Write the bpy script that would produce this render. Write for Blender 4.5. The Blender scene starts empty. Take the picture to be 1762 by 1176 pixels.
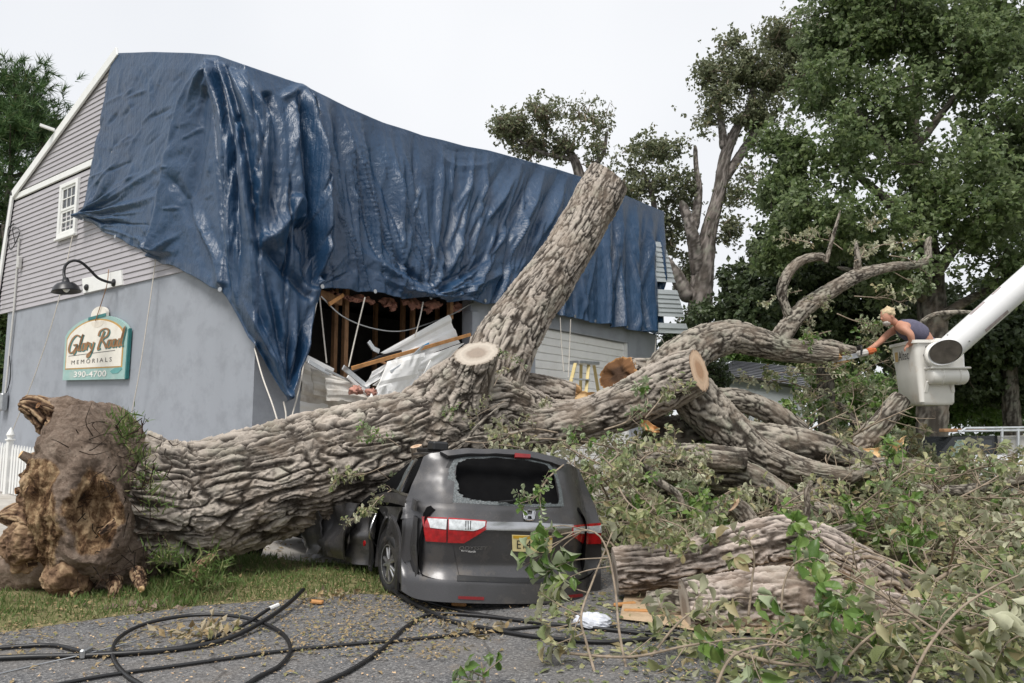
import bpy, math, random
import numpy as np
from mathutils import Vector, Matrix

SC = bpy.context.scene
COL = SC.collection
rng = np.random.default_rng(7)
random.seed(7)

# ------------------------------------------------------------------ camera
FPX = 1320.0
PITCH = math.atan(157.0 / FPX)
CAM_H = 1.65
cam = bpy.data.cameras.new('camera')
cam.lens = 36.0 * FPX / 1762.0
cam.sensor_width = 36.0
cam.clip_start = 0.05
cam.clip_end = 900.0
cam_ob = bpy.data.objects.new('camera', cam)
COL.objects.link(cam_ob)
cam_ob.location = (0, 0, CAM_H)
cam_ob.rotation_euler = (math.pi / 2 + PITCH, 0, 0)
SC.camera = cam_ob

# ------------------------------------------------------------------ world: overcast sky
SUN_EL, SUN_AZ = math.radians(58), math.radians(205)      # azimuth measured from +Y towards +X
world = bpy.data.worlds.new('World')
SC.world = world
world.use_nodes = True
wn = world.node_tree
wn.nodes.clear()
w_out = wn.nodes.new('ShaderNodeOutputWorld')
w_bg = wn.nodes.new('ShaderNodeBackground')
w_sky = wn.nodes.new('ShaderNodeTexSky')
w_sky.sky_type = 'NISHITA'
w_sky.sun_disc = False
w_sky.sun_elevation = SUN_EL
w_sky.sun_rotation = SUN_AZ
w_sky.dust_density = 3.0
w_mix = wn.nodes.new('ShaderNodeMix'); w_mix.data_type = 'RGBA'
w_mix.inputs[0].default_value = 0.93
w_tc = wn.nodes.new('ShaderNodeTexCoord')
w_noise = wn.nodes.new('ShaderNodeTexNoise')
w_noise.inputs['Scale'].default_value = 1.6
w_noise.inputs['Detail'].default_value = 3.0
w_ramp = wn.nodes.new('ShaderNodeValToRGB')
w_ramp.color_ramp.elements[0].position = 0.3
w_ramp.color_ramp.elements[0].color = (7.1, 7.35, 7.75, 1)
w_ramp.color_ramp.elements[1].position = 0.7
w_ramp.color_ramp.elements[1].color = (8.6, 8.7, 8.9, 1)
wn.links.new(w_tc.outputs['Generated'], w_noise.inputs['Vector'])
wn.links.new(w_noise.outputs['Fac'], w_ramp.inputs['Fac'])
wn.links.new(w_sky.outputs['Color'], w_mix.inputs[6])
wn.links.new(w_ramp.outputs['Color'], w_mix.inputs[7])
wn.links.new(w_mix.outputs[2], w_bg.inputs['Color'])
w_bg.inputs['Strength'].default_value = 0.0585
wn.links.new(w_bg.outputs['Background'], w_out.inputs['Surface'])

sun = bpy.data.lights.new('sun', 'SUN')
sun.energy = 1.5
sun.angle = math.radians(22)
sun.color = (1.0, 0.965, 0.91)
sun_ob = bpy.data.objects.new('sun', sun)
COL.objects.link(sun_ob)
sun_dir = Vector((math.sin(SUN_AZ) * math.cos(SUN_EL), math.cos(SUN_AZ) * math.cos(SUN_EL), math.sin(SUN_EL)))
sun_ob.rotation_euler = sun_dir.to_track_quat('Z', 'Y').to_euler()

SC.view_settings.view_transform = 'Standard'
SC.view_settings.look = 'None'
SC.view_settings.exposure = 1.0
SC.view_settings.gamma = 1.0
SC.view_settings.use_curve_mapping = False
SC.render.engine = 'CYCLES'
SC.cycles.max_bounces = 6
SC.cycles.diffuse_bounces = 3
SC.cycles.transparent_max_bounces = 8

# ------------------------------------------------------------------ photo-derived placement
_fw = np.array([0, math.cos(PITCH), math.sin(PITCH)])
_up = np.array([0, -math.sin(PITCH), math.cos(PITCH)])
_rt = np.array([1.0, 0, 0])
_O = np.array([0, 0, CAM_H])

def ray(px, py):
    return _fw + _rt * (px - 881.0) / FPX - _up * (py - 588.0) / FPX

def at(px, py, Y):
    d = ray(px, py)
    return _O + d * (Y / d[1])

def on_plane(px, py, p0, n):
    d = ray(px, py)
    return _O + d * (((p0 - _O) @ n) / (d @ n))

def proj_np(P):
    v = P - _O
    z = v @ _fw
    return 881 + FPX * (v @ _rt) / z, 588 - FPX * (v @ _up) / z

def sstep(a, b, x):
    t = np.clip((np.asarray(x, float) - a) / (b - a), 0, 1)
    return t * t * (3 - 2 * t)

def ground_z(x, y):
    x = np.asarray(x, float); y = np.asarray(y, float)
    return 0.58 * sstep(8.8, 18.5, y) * sstep(9.0, -1.0, x - 0.25 * y) + 0.12 * sstep(12, 26, y)

def on_ground(px, py, lift=0.0):
    d = ray(px, py)
    t = (CAM_H - 0.0) / -d[2] if d[2] < -1e-4 else 60.0
    for _ in range(25):
        p = _O + d * t
        gz = float(ground_z(p[0], p[1])) + lift
        t2 = (gz - CAM_H) / d[2] if d[2] < -1e-4 else 60.0
        t = 0.5 * t + 0.5 * t2
    return _O + d * t

# ------------------------------------------------------------------ numpy noise
def _hash(ix, iy, iz, seed=0):
    h = (ix.astype(np.int64) * 374761393 + iy.astype(np.int64) * 668265263 + iz.astype(np.int64) * 1440662683 + seed * 974634777) & 0xffffffff
    h = ((h ^ (h >> 13)) * 1274126177) & 0xffffffff
    h = ((h ^ (h >> 16)) * 2246822519) & 0xffffffff
    return ((h ^ (h >> 15)) & 0xffffff) / float(0xffffff)

def vnoise(P, seed=0):
    P = np.asarray(P, float)
    i = np.floor(P).astype(np.int64)
    f = P - i
    u = f * f * (3 - 2 * f)
    r = 0
    for dx in (0, 1):
        wx = u[:, 0] if dx else 1 - u[:, 0]
        for dy in (0, 1):
            wy = u[:, 1] if dy else 1 - u[:, 1]
            for dz in (0, 1):
                wz = u[:, 2] if dz else 1 - u[:, 2]
                r = r + wx * wy * wz * _hash(i[:, 0] + dx, i[:, 1] + dy, i[:, 2] + dz, seed)
    return r * 2 - 1

def fbm(P, octaves=4, seed=0, gain=0.5):
    P = np.asarray(P, float)
    a, s, tot = 1.0, 0, 0
    for o in range(octaves):
        s = s + a * vnoise(P * (2 ** o) + o * 17.3, seed + o)
        tot += a
        a *= gain
    return s / tot

def ridged(P, octaves=4, seed=0):
    P = np.asarray(P, float)
    a, s, tot = 1.0, 0, 0
    for o in range(octaves):
        s = s + a * (1 - 2 * np.abs(vnoise(P * (2 ** o) + o * 11.7, seed + o)))
        tot += a
        a *= 0.55
    return s / tot

def n2(x, y, seed=0, octaves=1):
    P = np.stack([np.ravel(x), np.ravel(y), np.zeros(np.size(x)) + 0.37], 1)
    r = vnoise(P, seed) if octaves == 1 else fbm(P, octaves, seed)
    return r.reshape(np.shape(x))

# ------------------------------------------------------------------ mesh helpers
def make_mesh(name, V, F, smooth=True, attrs=None, sharp=None):
    """V (n,3); F: array (m,k) or list of such arrays / ragged lists."""
    me = bpy.data.meshes.new(name)
    V = np.asarray(V, np.float32).reshape(-1, 3)
    groups = F if isinstance(F, (list, tuple)) and len(F) and isinstance(F[0], np.ndarray) and F[0].ndim == 2 else None
    if groups is None:
        if isinstance(F, np.ndarray):
            groups = [F]
        else:
            by = {}
            for f in F:
                by.setdefault(len(f), []).append(f)
            groups = [np.array(v, np.int32) for v in by.values()]
    loops = np.concatenate([g.ravel() for g in groups]).astype(np.int32)
    counts = np.concatenate([np.full(len(g), g.shape[1]) for g in groups]).astype(np.int32)
    starts = np.concatenate([[0], np.cumsum(counts)[:-1]]).astype(np.int32)
    me.vertices.add(len(V)); me.vertices.foreach_set('co', V.ravel())
    me.loops.add(len(loops)); me.loops.foreach_set('vertex_index', loops)
    me.polygons.add(len(counts)); me.polygons.foreach_set('loop_start', starts)
    me.polygons.foreach_set('loop_total', counts)
    me.update(calc_edges=True)
    me.polygons.foreach_set('use_smooth', np.full(len(counts), bool(smooth)))
    if attrs:
        for k, (dom, val) in attrs.items():
            val = np.asarray(val, np.float32)
            if val.ndim == 1:
                a = me.attributes.new(k, 'FLOAT', dom); a.data.foreach_set('value', val)
            else:
                a = me.attributes.new(k, 'FLOAT_COLOR', dom); a.data.foreach_set('color', val.ravel())
    me.validate()
    return me

def link(name, me, mat=None, parent=None, **props):
    o = bpy.data.objects.new(name, me)
    if mat is not None:
        mats = mat if isinstance(mat, (list, tuple)) else [mat]
        if me is not None and len(me.materials) == 0:
            for m in mats:
                me.materials.append(m)
    COL.objects.link(o)
    if parent is not None:
        o.parent = parent
        if parent.name in WORLD_ROOTS:
            o.matrix_parent_inverse = Matrix.Translation(-Vector(parent.location))
    for k, v in props.items():
        o[k] = v
    return o

def thing(name, label, cat, loc=(0, 0, 0), rotz=0.0, group=None):
    o = bpy.data.objects.new(name, None)
    o.empty_display_size = 0.2
    COL.objects.link(o)
    o.location = loc
    o.rotation_euler = (0, 0, rotz)
    o['label'] = label; o['category'] = cat
    if group: o['group'] = group
    return o

def tag(o, label=None, cat=None, group=None, kind=None):
    if label: o['label'] = label
    if cat: o['category'] = cat
    if group: o['group'] = group
    if kind: o['kind'] = kind
    return o

WORLD_ROOTS = set()

def wthing(name, label, cat, loc, group=None):
    """an Empty at the thing's base whose parts are built in world coordinates"""
    o = thing(name, label, cat, tuple(float(v) for v in loc), 0.0, group)
    WORLD_ROOTS.add(o.name)
    return o

def unit(v): return v / (np.linalg.norm(v, axis=-1, keepdims=True) + 1e-9)

class MB:
    """Collects primitive shapes (world or local coordinates) into one mesh."""
    def __init__(s):
        s.V = []; s.F = []; s.n = 0
    def add(s, V, F):
        V = [tuple(map(float, v)) for v in V]
        s.V += V; s.F += [tuple(int(i) + s.n for i in f) for f in F]; s.n += len(V)
        return s
    def box(s, c, size, R=None, bev=0.0):
        """box centred on c; R = 3x3 with columns = axes"""
        hx, hy, hz = [d / 2.0 for d in size]
        R = np.eye(3) if R is None else np.asarray(R, float)
        c = np.asarray(c, float)
        b = min(bev, hx * .9, hy * .9, hz * .9)
        if b <= 0:
            P = [(x, y, z) for x in (-hx, hx) for y in (-hy, hy) for z in (-hz, hz)]
            F = [(0, 1, 3, 2), (4, 6, 7, 5), (0, 4, 5, 1), (2, 3, 7, 6), (0, 2, 6, 4), (1, 5, 7, 3)]
        else:
            P, idx = [], {}
            for sx in (-1, 1):
                for sy in (-1, 1):
                    for sz in (-1, 1):
                        for ax in range(3):
                            p = [sx * (hx - b), sy * (hy - b), sz * (hz - b)]
                            p[ax] = (sx * hx, sy * hy, sz * hz)[ax]
                            idx[(sx, sy, sz, ax)] = len(P); P.append(p)
            F = []
            for ax in range(3):
                o1, o2 = [(1, 2), (2, 0), (0, 1)][ax]
                for sg in (-1, 1):
                    q = []
                    for a, b2 in ((-1, -1), (1, -1), (1, 1), (-1, 1)):
                        k = [0, 0, 0]; k[ax] = sg; k[o1] = a; k[o2] = b2
                        q.append(idx[(k[0], k[1], k[2], ax)])
                    F.append(tuple(q if sg > 0 else q[::-1]))
            for ax in range(3):           # edge faces (edge runs along ax)
                o1, o2 = [(1, 2), (2, 0), (0, 1)][ax]
                for a in (-1, 1):
                    for b2 in (-1, 1):
                        k0 = [0, 0, 0]; k0[ax] = -1; k0[o1] = a; k0[o2] = b2
                        k1 = list(k0); k1[ax] = 1
                        q = [idx[(*k0, o1)], idx[(*k1, o1)], idx[(*k1, o2)], idx[(*k0, o2)]]
                        F.append(tuple(q if a * b2 < 0 else q[::-1]))
            for sx in (-1, 1):
                for sy in (-1, 1):
                    for sz in (-1, 1):
                        q = [idx[(sx, sy, sz, 0)], idx[(sx, sy, sz, 1)], idx[(sx, sy, sz, 2)]]
                        F.append(tuple(q if sx * sy * sz > 0 else q[::-1]))
        P = [c + R @ np.array(p) for p in P]
        return s.add(P, F)
    def beam(s, a, b, w, h, up=(0, 0, 1), bev=0.0):
        a = np.asarray(a, float); b = np.asarray(b, float)
        y = b - a; L = np.linalg.norm(y); y = y / L
        x = np.cross(y, up); x = x / np.linalg.norm(x); z = np.cross(x, y)
        return s.box((a + b) / 2, (w, L, h), np.stack([x, y, z], 1), bev)
    def tube(s, pts, r, n=8, caps=True, smooth_n=0):
        pts = np.asarray(pts, float)
        if smooth_n: pts = spline(pts, smooth_n)
        m = len(pts)
        rr = np.broadcast_to(np.asarray(r, float), (m,)) if np.ndim(r) == 0 or len(np.atleast_1d(r)) == m else np.interp(np.linspace(0, 1, m), np.linspace(0, 1, len(r)), r)
        T, N, B = frames(pts)
        an = np.linspace(0, 2 * np.pi, n, endpoint=False)
        ring = np.cos(an)[None, :, None] * N[:, None] + np.sin(an)[None, :, None] * B[:, None]
        V = (pts[:, None] + ring * rr[:, None, None]).reshape(-1, 3)
        F = grid_faces(m, n, wrap=True).tolist()
        V = list(V)
        if caps:
            F.append(tuple(range(n))[::-1]); F.append(tuple(range((m - 1) * n, m * n)))
        return s.add(V, F)
    def lathe(s, prof, c, axis=(0, 0, 1), n=20):
        """prof: list of (r, h)"""
        ax = np.asarray(axis, float); ax /= np.linalg.norm(ax)
        t = np.array([1., 0, 0]) if abs(ax[0]) < .8 else np.array([0, 1., 0])
        N = np.cross(ax, t); N /= np.linalg.norm(N); B = np.cross(ax, N)
        an = np.linspace(0, 2 * np.pi, n, endpoint=False)
        V = []
        for r, h in prof:
            for a in an:
                V.append(np.asarray(c) + ax * h + (N * math.cos(a) + B * math.sin(a)) * max(r, 1e-4))
        F = grid_faces(len(prof), n, wrap=True).tolist()
        F.append(tuple(range(n))[::-1]); F.append(tuple(range((len(prof) - 1) * n, len(prof) * n)))
        return s.add(V, F)
    def poly(s, P, thick, nrm):
        """flat polygon P (k,3) extruded by -nrm*thick"""
        P = np.asarray(P, float); k = len(P)
        Q = P - np.asarray(nrm, float) * thick
        F = [tuple(range(k)), tuple(range(2 * k - 1, k - 1, -1))]
        F += [(i, i + k, (i + 1) % k + k, (i + 1) % k) for i in range(k)]
        return s.add(np.concatenate([P, Q]), F)
    def mesh(s, name, smooth=False):
        return make_mesh(name, np.array(s.V), s.F, smooth)
    def build(s, name, mat, parent=None, smooth=False, **props):
        return link(name, s.mesh(name, smooth), mat, parent, **props)

def grid_faces(m, n, wrap=False):
    i = np.arange(m - 1)[:, None]
    j = np.arange(n if wrap else n - 1)[None, :]
    j2 = (j + 1) % n
    a = i * n + j; b = i * n + j2
    return np.stack([a, b, b + n, a + n], -1).reshape(-1, 4).astype(np.int32)

def spline(P, n):
    """Catmull-Rom through P (any dimension), n samples evenly by chord length."""
    P = np.asarray(P, float)
    k = len(P)
    if k == 2:
        t = np.linspace(0, 1, n)[:, None]
        return P[0] * (1 - t) + P[1] * t
    Q = np.concatenate([[2 * P[0] - P[1]], P, [2 * P[-1] - P[-2]]])
    fine = []
    for i in range(k - 1):
        p0, p1, p2, p3 = Q[i:i + 4]
        t = np.linspace(0, 1, 24, endpoint=False)[:, None]
        fine.append(.5 * (2 * p1 + (p2 - p0) * t + (2 * p0 - 5 * p1 + 4 * p2 - p3) * t ** 2 + (3 * p1 - p0 - 3 * p2 + p3) * t ** 3))
    fine = np.concatenate(fine + [P[-1:]])
    d = np.concatenate([[0], np.cumsum(np.linalg.norm(np.diff(fine[:, :3], axis=0), axis=1))])
    s = np.linspace(0, d[-1], n)
    return np.stack([np.interp(s, d, fine[:, c]) for c in range(fine.shape[1])], 1)

def frames(pts):
    T = np.gradient(pts, axis=0)
    T /= np.linalg.norm(T, axis=1)[:, None] + 1e-12
    a = np.array([0, 0, 1.]) if abs(T[0, 2]) < .9 else np.array([1., 0, 0])
    N = np.zeros_like(T)
    v = a - T[0] * (a @ T[0]); N[0] = v / np.linalg.norm(v)
    for i in range(1, len(T)):
        v = N[i - 1] - T[i] * (N[i - 1] @ T[i])
        N[i] = v / (np.linalg.norm(v) + 1e-12)
    return T, N, np.cross(T, N)

# ------------------------------------------------------------------ material helpers
def new_mat(name):
    m = bpy.data.materials.new(name)
    m.use_nodes = True
    nt = m.node_tree
    b = nt.nodes['Principled BSDF']
    return m, nt, b

def rampnode(nt, stops, fac=None):
    r = nt.nodes.new('ShaderNodeValToRGB')
    el = r.color_ramp.elements
    while len(el) > 1: el.remove(el[-1])
    el[0].position = stops[0][0]; el[0].color = (*stops[0][1], 1)
    for p, c in stops[1:]:
        e = el.new(p); e.color = (*c, 1)
    if fac is not None: nt.links.new(fac, r.inputs['Fac'])
    return r.outputs['Color']

def noisenode(nt, scale, detail=4.0, rough=0.55, stretch=(1, 1, 1), coord='Object', dist=0.0, rot=(0, 0, 0)):
    tc = nt.nodes.new('ShaderNodeTexCoord')
    mp = nt.nodes.new('ShaderNodeMapping')
    mp.inputs['Scale'].default_value = stretch
    mp.inputs['Rotation'].default_value = rot
    n = nt.nodes.new('ShaderNodeTexNoise')
    n.inputs['Scale'].default_value = scale
    n.inputs['Detail'].default_value = detail
    n.inputs['Roughness'].default_value = rough
    n.inputs['Distortion'].default_value = dist
    nt.links.new(tc.outputs[coord], mp.inputs['Vector'])
    nt.links.new(mp.outputs['Vector'], n.inputs['Vector'])
    return n.outputs['Fac']

def attrnode(nt, name):
    a = nt.nodes.new('ShaderNodeAttribute')
    a.attribute_name = name
    return a

def mixcol(nt, fac, a, b, mode='MIX'):
    m = nt.nodes.new('ShaderNodeMix'); m.data_type = 'RGBA'; m.blend_type = mode
    for sock, v in ((m.inputs[0], fac), (m.inputs[6], a), (m.inputs[7], b)):
        if isinstance(v, (int, float)): sock.default_value = v
        elif isinstance(v, tuple): sock.default_value = (*v, 1) if len(v) == 3 else v
        else: nt.links.new(v, sock)
    return m.outputs[2]

def mathnode(nt, op, a, b=0.0, clamp=False):
    m = nt.nodes.new('ShaderNodeMath'); m.operation = op; m.use_clamp = clamp
    for s, v in ((m.inputs[0], a), (m.inputs[1], b)):
        if isinstance(v, (int, float)): s.default_value = v
        else: nt.links.new(v, s)
    return m.outputs[0]

def bumpnode(nt, b, height, strength=0.3, dist=0.01, prev=None):
    bp = nt.nodes.new('ShaderNodeBump')
    bp.inputs['Strength'].default_value = strength
    bp.inputs['Distance'].default_value = dist
    nt.links.new(height, bp.inputs['Height'])
    if prev is not None: nt.links.new(prev, bp.inputs['Normal'])
    nt.links.new(bp.outputs['Normal'], b.inputs['Normal'])
    return bp.outputs['Normal']

def simple(name, col, rough=0.6, metal=0.0, spec=0.5, var=0.12, scale=8.0, bump=0.0, bscale=60.0, coat=0.0, stretch=(1, 1, 1), dirt=None, dirt_amt=(0.5, 0.75)):
    m, nt, b = new_mat(name)
    n = noisenode(nt, scale, 5, .6, stretch)
    lo = tuple(c * (1 - var) for c in col); hi = tuple(min(1, c * (1 + var)) for c in col)
    c = rampnode(nt, [(.3, lo), (.7, hi)], n)
    if dirt is not None:
        n2_ = noisenode(nt, scale * .6 + 1.3, 8, .68)
        f = rampnode(nt, [(dirt_amt[0], (0, 0, 0)), (dirt_amt[1], (1, 1, 1))], n2_)
        c = mixcol(nt, f, c, dirt)
    nt.links.new(c, b.inputs['Base Color'])
    b.inputs['Roughness'].default_value = rough
    b.inputs['Metallic'].default_value = metal
    b.inputs['Specular IOR Level'].default_value = spec
    if coat: b.inputs['Coat Weight'].default_value = coat; b.inputs['Coat Roughness'].default_value = .08
    if bump: bumpnode(nt, b, noisenode(nt, bscale, 4), bump, .01)
    return m
# ------------------------------------------------------------------ materials
M = {}

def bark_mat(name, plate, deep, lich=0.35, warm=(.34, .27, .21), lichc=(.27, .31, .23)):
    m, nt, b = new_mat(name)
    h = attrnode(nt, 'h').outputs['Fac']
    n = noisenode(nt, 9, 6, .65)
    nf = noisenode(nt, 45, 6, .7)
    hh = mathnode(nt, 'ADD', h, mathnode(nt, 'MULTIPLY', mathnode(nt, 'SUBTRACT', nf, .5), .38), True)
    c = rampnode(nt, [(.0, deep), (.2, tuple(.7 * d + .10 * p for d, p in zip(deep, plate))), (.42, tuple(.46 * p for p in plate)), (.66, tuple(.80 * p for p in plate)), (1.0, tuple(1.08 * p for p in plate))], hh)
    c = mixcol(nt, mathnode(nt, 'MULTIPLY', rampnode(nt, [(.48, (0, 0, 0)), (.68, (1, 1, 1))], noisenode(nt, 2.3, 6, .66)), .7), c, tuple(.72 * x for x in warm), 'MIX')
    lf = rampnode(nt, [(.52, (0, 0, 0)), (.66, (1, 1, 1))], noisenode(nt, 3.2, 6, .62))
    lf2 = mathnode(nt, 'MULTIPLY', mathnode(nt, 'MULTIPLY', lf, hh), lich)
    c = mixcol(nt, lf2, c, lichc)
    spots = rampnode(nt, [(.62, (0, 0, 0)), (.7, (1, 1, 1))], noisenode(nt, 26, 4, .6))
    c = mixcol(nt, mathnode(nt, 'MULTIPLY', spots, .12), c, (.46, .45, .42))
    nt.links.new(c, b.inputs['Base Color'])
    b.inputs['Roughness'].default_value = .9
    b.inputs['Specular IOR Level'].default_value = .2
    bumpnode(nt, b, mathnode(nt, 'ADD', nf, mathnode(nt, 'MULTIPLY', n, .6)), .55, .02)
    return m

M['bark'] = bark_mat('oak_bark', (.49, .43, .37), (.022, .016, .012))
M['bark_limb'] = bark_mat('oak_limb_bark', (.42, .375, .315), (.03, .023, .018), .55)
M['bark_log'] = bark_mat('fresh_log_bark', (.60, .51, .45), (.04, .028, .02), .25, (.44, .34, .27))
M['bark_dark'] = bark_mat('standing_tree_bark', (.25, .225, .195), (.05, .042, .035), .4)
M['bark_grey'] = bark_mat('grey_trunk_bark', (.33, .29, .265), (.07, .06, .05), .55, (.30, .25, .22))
M['twig'] = simple('twig_bark', (.28, .225, .17), .85, spec=.2, var=.35, scale=18)

def wood_mat(name, a, bcol, c3, rings=True):
    m, nt, b = new_mat(name)
    rr = attrnode(nt, 'rr').outputs['Fac']
    n = noisenode(nt, 7, 6, .65)
    w = mathnode(nt, 'ADD', mathnode(nt, 'MULTIPLY', rr, 26.0), mathnode(nt, 'MULTIPLY', n, 9.0))
    sn = mathnode(nt, 'SINE', w)
    base = rampnode(nt, [(0.0, bcol), (.35, bcol), (.62, a), (.9, a), (.97, c3)], mathnode(nt, 'ADD', rr, mathnode(nt, 'MULTIPLY', mathnode(nt, 'SUBTRACT', n, .5), .35), True))
    c = mixcol(nt, mathnode(nt, 'MULTIPLY', mathnode(nt, 'ADD', sn, 1.0), .11 if rings else .02), base, tuple(x * .45 for x in a))
    st = rampnode(nt, [(.58, (0, 0, 0)), (.75, (1, 1, 1))], noisenode(nt, 4.2, 8, .7))
    c = mixcol(nt, mathnode(nt, 'MULTIPLY', st, .45), c, tuple(x * .4 for x in bcol))
    nt.links.new(c, b.inputs['Base Color'])
    b.inputs['Roughness'].default_value = .85
    bumpnode(nt, b, noisenode(nt, 60, 4, .6), .4, .01)
    return m

M['cut_fresh'] = wood_mat('fresh_cut_wood', (.66, .47, .32), (.44, .26, .15), (.30, .2, .13))
M['cut_grey'] = wood_mat('grey_weathered_cut', (.40, .355, .30), (.27, .225, .18), (.25, .21, .17))
M['cut_old'] = wood_mat('weathered_cut_wood', (.50, .44, .37), (.30, .24, .19), (.24, .2, .16))
M['split'] = wood_mat('split_heartwood', (.62, .36, .16), (.46, .23, .09), (.5, .3, .15), False)
M['split_dark'] = wood_mat('dark_split_heartwood', (.20, .095, .038), (.07, .035, .017), (.50, .26, .10), False)
M['split_pale'] = wood_mat('pale_split_wood', (.74, .52, .28), (.66, .42, .2), (.6, .4, .2), False)

# rotten root wood
def rotten():
    m, nt, b = new_mat('rotten_root_wood')
    h = attrnode(nt, 'h').outputs['Fac']
    n = noisenode(nt, 3.5, 8, .66, dist=.6)
    f = noisenode(nt, 22, 6, .7)
    a = mathnode(nt, 'ADD', mathnode(nt, 'MULTIPLY', n, .55), mathnode(nt, 'MULTIPLY', h, .5))
    a = mathnode(nt, 'ADD', a, mathnode(nt, 'MULTIPLY', mathnode(nt, 'SUBTRACT', f, .5), .35), True)
    c = rampnode(nt, [(.26, (.016, .011, .008)), (.38, (.065, .036, .022)), (.48, (.155, .095, .06)), (.58, (.29, .19, .115)), (.68, (.46, .33, .205)), (.78, (.37, .265, .175)), (.9, (.27, .205, .155))], a)
    nt.links.new(c, b.inputs['Base Color'])
    b.inputs['Roughness'].default_value = .9; b.inputs['Specular IOR Level'].default_value = .2
    bumpnode(nt, b, f, .8, .03)
    return m
M['rotten'] = rotten()


def root_mix():
    m, nt, b = new_mat('root_plate_soil_and_wood')
    n = noisenode(nt, 5, 8, .65, dist=.3); f = noisenode(nt, 40, 6, .7)
    a = mathnode(nt, 'ADD', n, mathnode(nt, 'MULTIPLY', mathnode(nt, 'SUBTRACT', f, .5), .5), True)
    c = rampnode(nt, [(.25, (.085, .058, .042)), (.5, (.225, .168, .13)), (.75, (.38, .305, .245))], a)
    n2_ = noisenode(nt, 6, 8, .66, (1.8, 1, .7), dist=.8)
    wc = rampnode(nt, [(.3, (.02, .013, .009)), (.42, (.10, .055, .03)), (.52, (.27, .17, .095)), (.62, (.50, .355, .21)), (.75, (.36, .25, .155))], mathnode(nt, 'ADD', n2_, mathnode(nt, 'MULTIPLY', mathnode(nt, 'SUBTRACT', f, .5), .3), True))
    w = mathnode(nt, 'ADD', attrnode(nt, 'w').outputs['Fac'], mathnode(nt, 'MULTIPLY', mathnode(nt, 'SUBTRACT', n, .5), .8))
    c = mixcol(nt, rampnode(nt, [(.42, (0, 0, 0)), (.58, (1, 1, 1))], w), c, wc)
    nt.links.new(c, b.inputs['Base Color'])
    b.inputs['Roughness'].default_value = .95; b.inputs['Specular IOR Level'].default_value = .15
    bumpnode(nt, b, mathnode(nt, 'ADD', a, f), .8, .04)
    return m
M['rootmix'] = root_mix()
def soil(name, cols, sc=5.0, bump=.7):
    m, nt, b = new_mat(name)
    n = noisenode(nt, sc, 8, .65, dist=.3)
    f = noisenode(nt, sc * 9, 6, .7)
    a = mathnode(nt, 'ADD', n, mathnode(nt, 'MULTIPLY', mathnode(nt, 'SUBTRACT', f, .5), .5), True)
    c = rampnode(nt, [(.25, cols[0]), (.5, cols[1]), (.75, cols[2])], a)
    nt.links.new(c, b.inputs['Base Color'])
    b.inputs['Roughness'].default_value = .95; b.inputs['Specular IOR Level'].default_value = .15
    bumpnode(nt, b, a, bump, .04)
    return m
M['rootsoil'] = soil('root_plate_soil', [(.075, .05, .036), (.215, .16, .123), (.36, .29, .235)])
M['earth'] = soil('bare_earth', [(.10, .075, .05), (.21, .165, .12), (.32, .26, .19)])

# leaves: colour varies leaf by leaf, undersides paler and greyer
def leaf_mat(name, stops, under, rough=.5, trans=.25):
    m, nt, b = new_mat(name)
    r = attrnode(nt, 'rnd').outputs['Fac']
    oi = nt.nodes.new('ShaderNodeObjectInfo')
    rr = mathnode(nt, 'FRACT', mathnode(nt, 'ADD', r, mathnode(nt, 'MULTIPLY', oi.outputs['Random'], .37)))
    c = rampnode(nt, stops, rr)
    n = noisenode(nt, 30, 3, .6)
    c = mixcol(nt, .35, c, rampnode(nt, [(.3, tuple(x * .55 for x in stops[len(stops) // 2][1])), (.7, tuple(min(1, x * 1.3) for x in stops[len(stops) // 2][1]))], n))
    geo = nt.nodes.new('ShaderNodeNewGeometry')
    c = mixcol(nt, geo.outputs['Backfacing'], c, under)
    nt.links.new(c, b.inputs['Base Color'])
    b.inputs['Roughness'].default_value = rough
    b.inputs['Specular IOR Level'].default_value = .45
    tr = nt.nodes.new('ShaderNodeBsdfTranslucent')
    nt.links.new(c, tr.inputs['Color'])
    mx = nt.nodes.new('ShaderNodeMixShader'); mx.inputs[0].default_value = trans
    nt.links.new(b.outputs[0], mx.inputs[1]); nt.links.new(tr.outputs[0], mx.inputs[2])
    nt.links.new(mx.outputs[0], nt.nodes['Material Output'].inputs['Surface'])
    return m
M['leaf_wilt'] = leaf_mat('wilted_oak_leaves', [(.0, (.05, .09, .025)), (.25, (.09, .145, .042)), (.48, (.18, .225, .08)), (.64, (.34, .345, .17)), (.8, (.48, .44, .27)), (.91, (.37, .265, .14)), (1.0, (.16, .10, .05))], (.52, .52, .36))
M['leaf_fresh'] = leaf_mat('green_oak_leaves', [(.0, (.045, .11, .02)), (.4, (.085, .17, .03)), (.75, (.15, .24, .055)), (1.0, (.27, .31, .11))], (.38, .44, .27), .42)
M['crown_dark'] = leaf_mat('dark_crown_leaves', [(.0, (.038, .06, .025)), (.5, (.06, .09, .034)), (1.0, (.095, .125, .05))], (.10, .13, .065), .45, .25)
M['crown_green'] = leaf_mat('green_crown_leaves', [(.0, (.07, .118, .038)), (.5, (.13, .185, .064)), (1.0, (.23, .285, .105))], (.2, .25, .125), .45, .42)
M['crown_olive'] = leaf_mat('olive_crown_leaves', [(.0, (.07, .09, .045)), (.5, (.13, .155, .075)), (.85, (.19, .21, .11)), (1.0, (.27, .21, .11))], (.22, .235, .14), .5, .38)
M['crown_light'] = leaf_mat('light_bush_leaves', [(.0, (.08, .15, .03)), (.5, (.12, .21, .045)), (1.0, (.2, .27, .08))], (.16, .23, .09), .5, .3)
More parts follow.
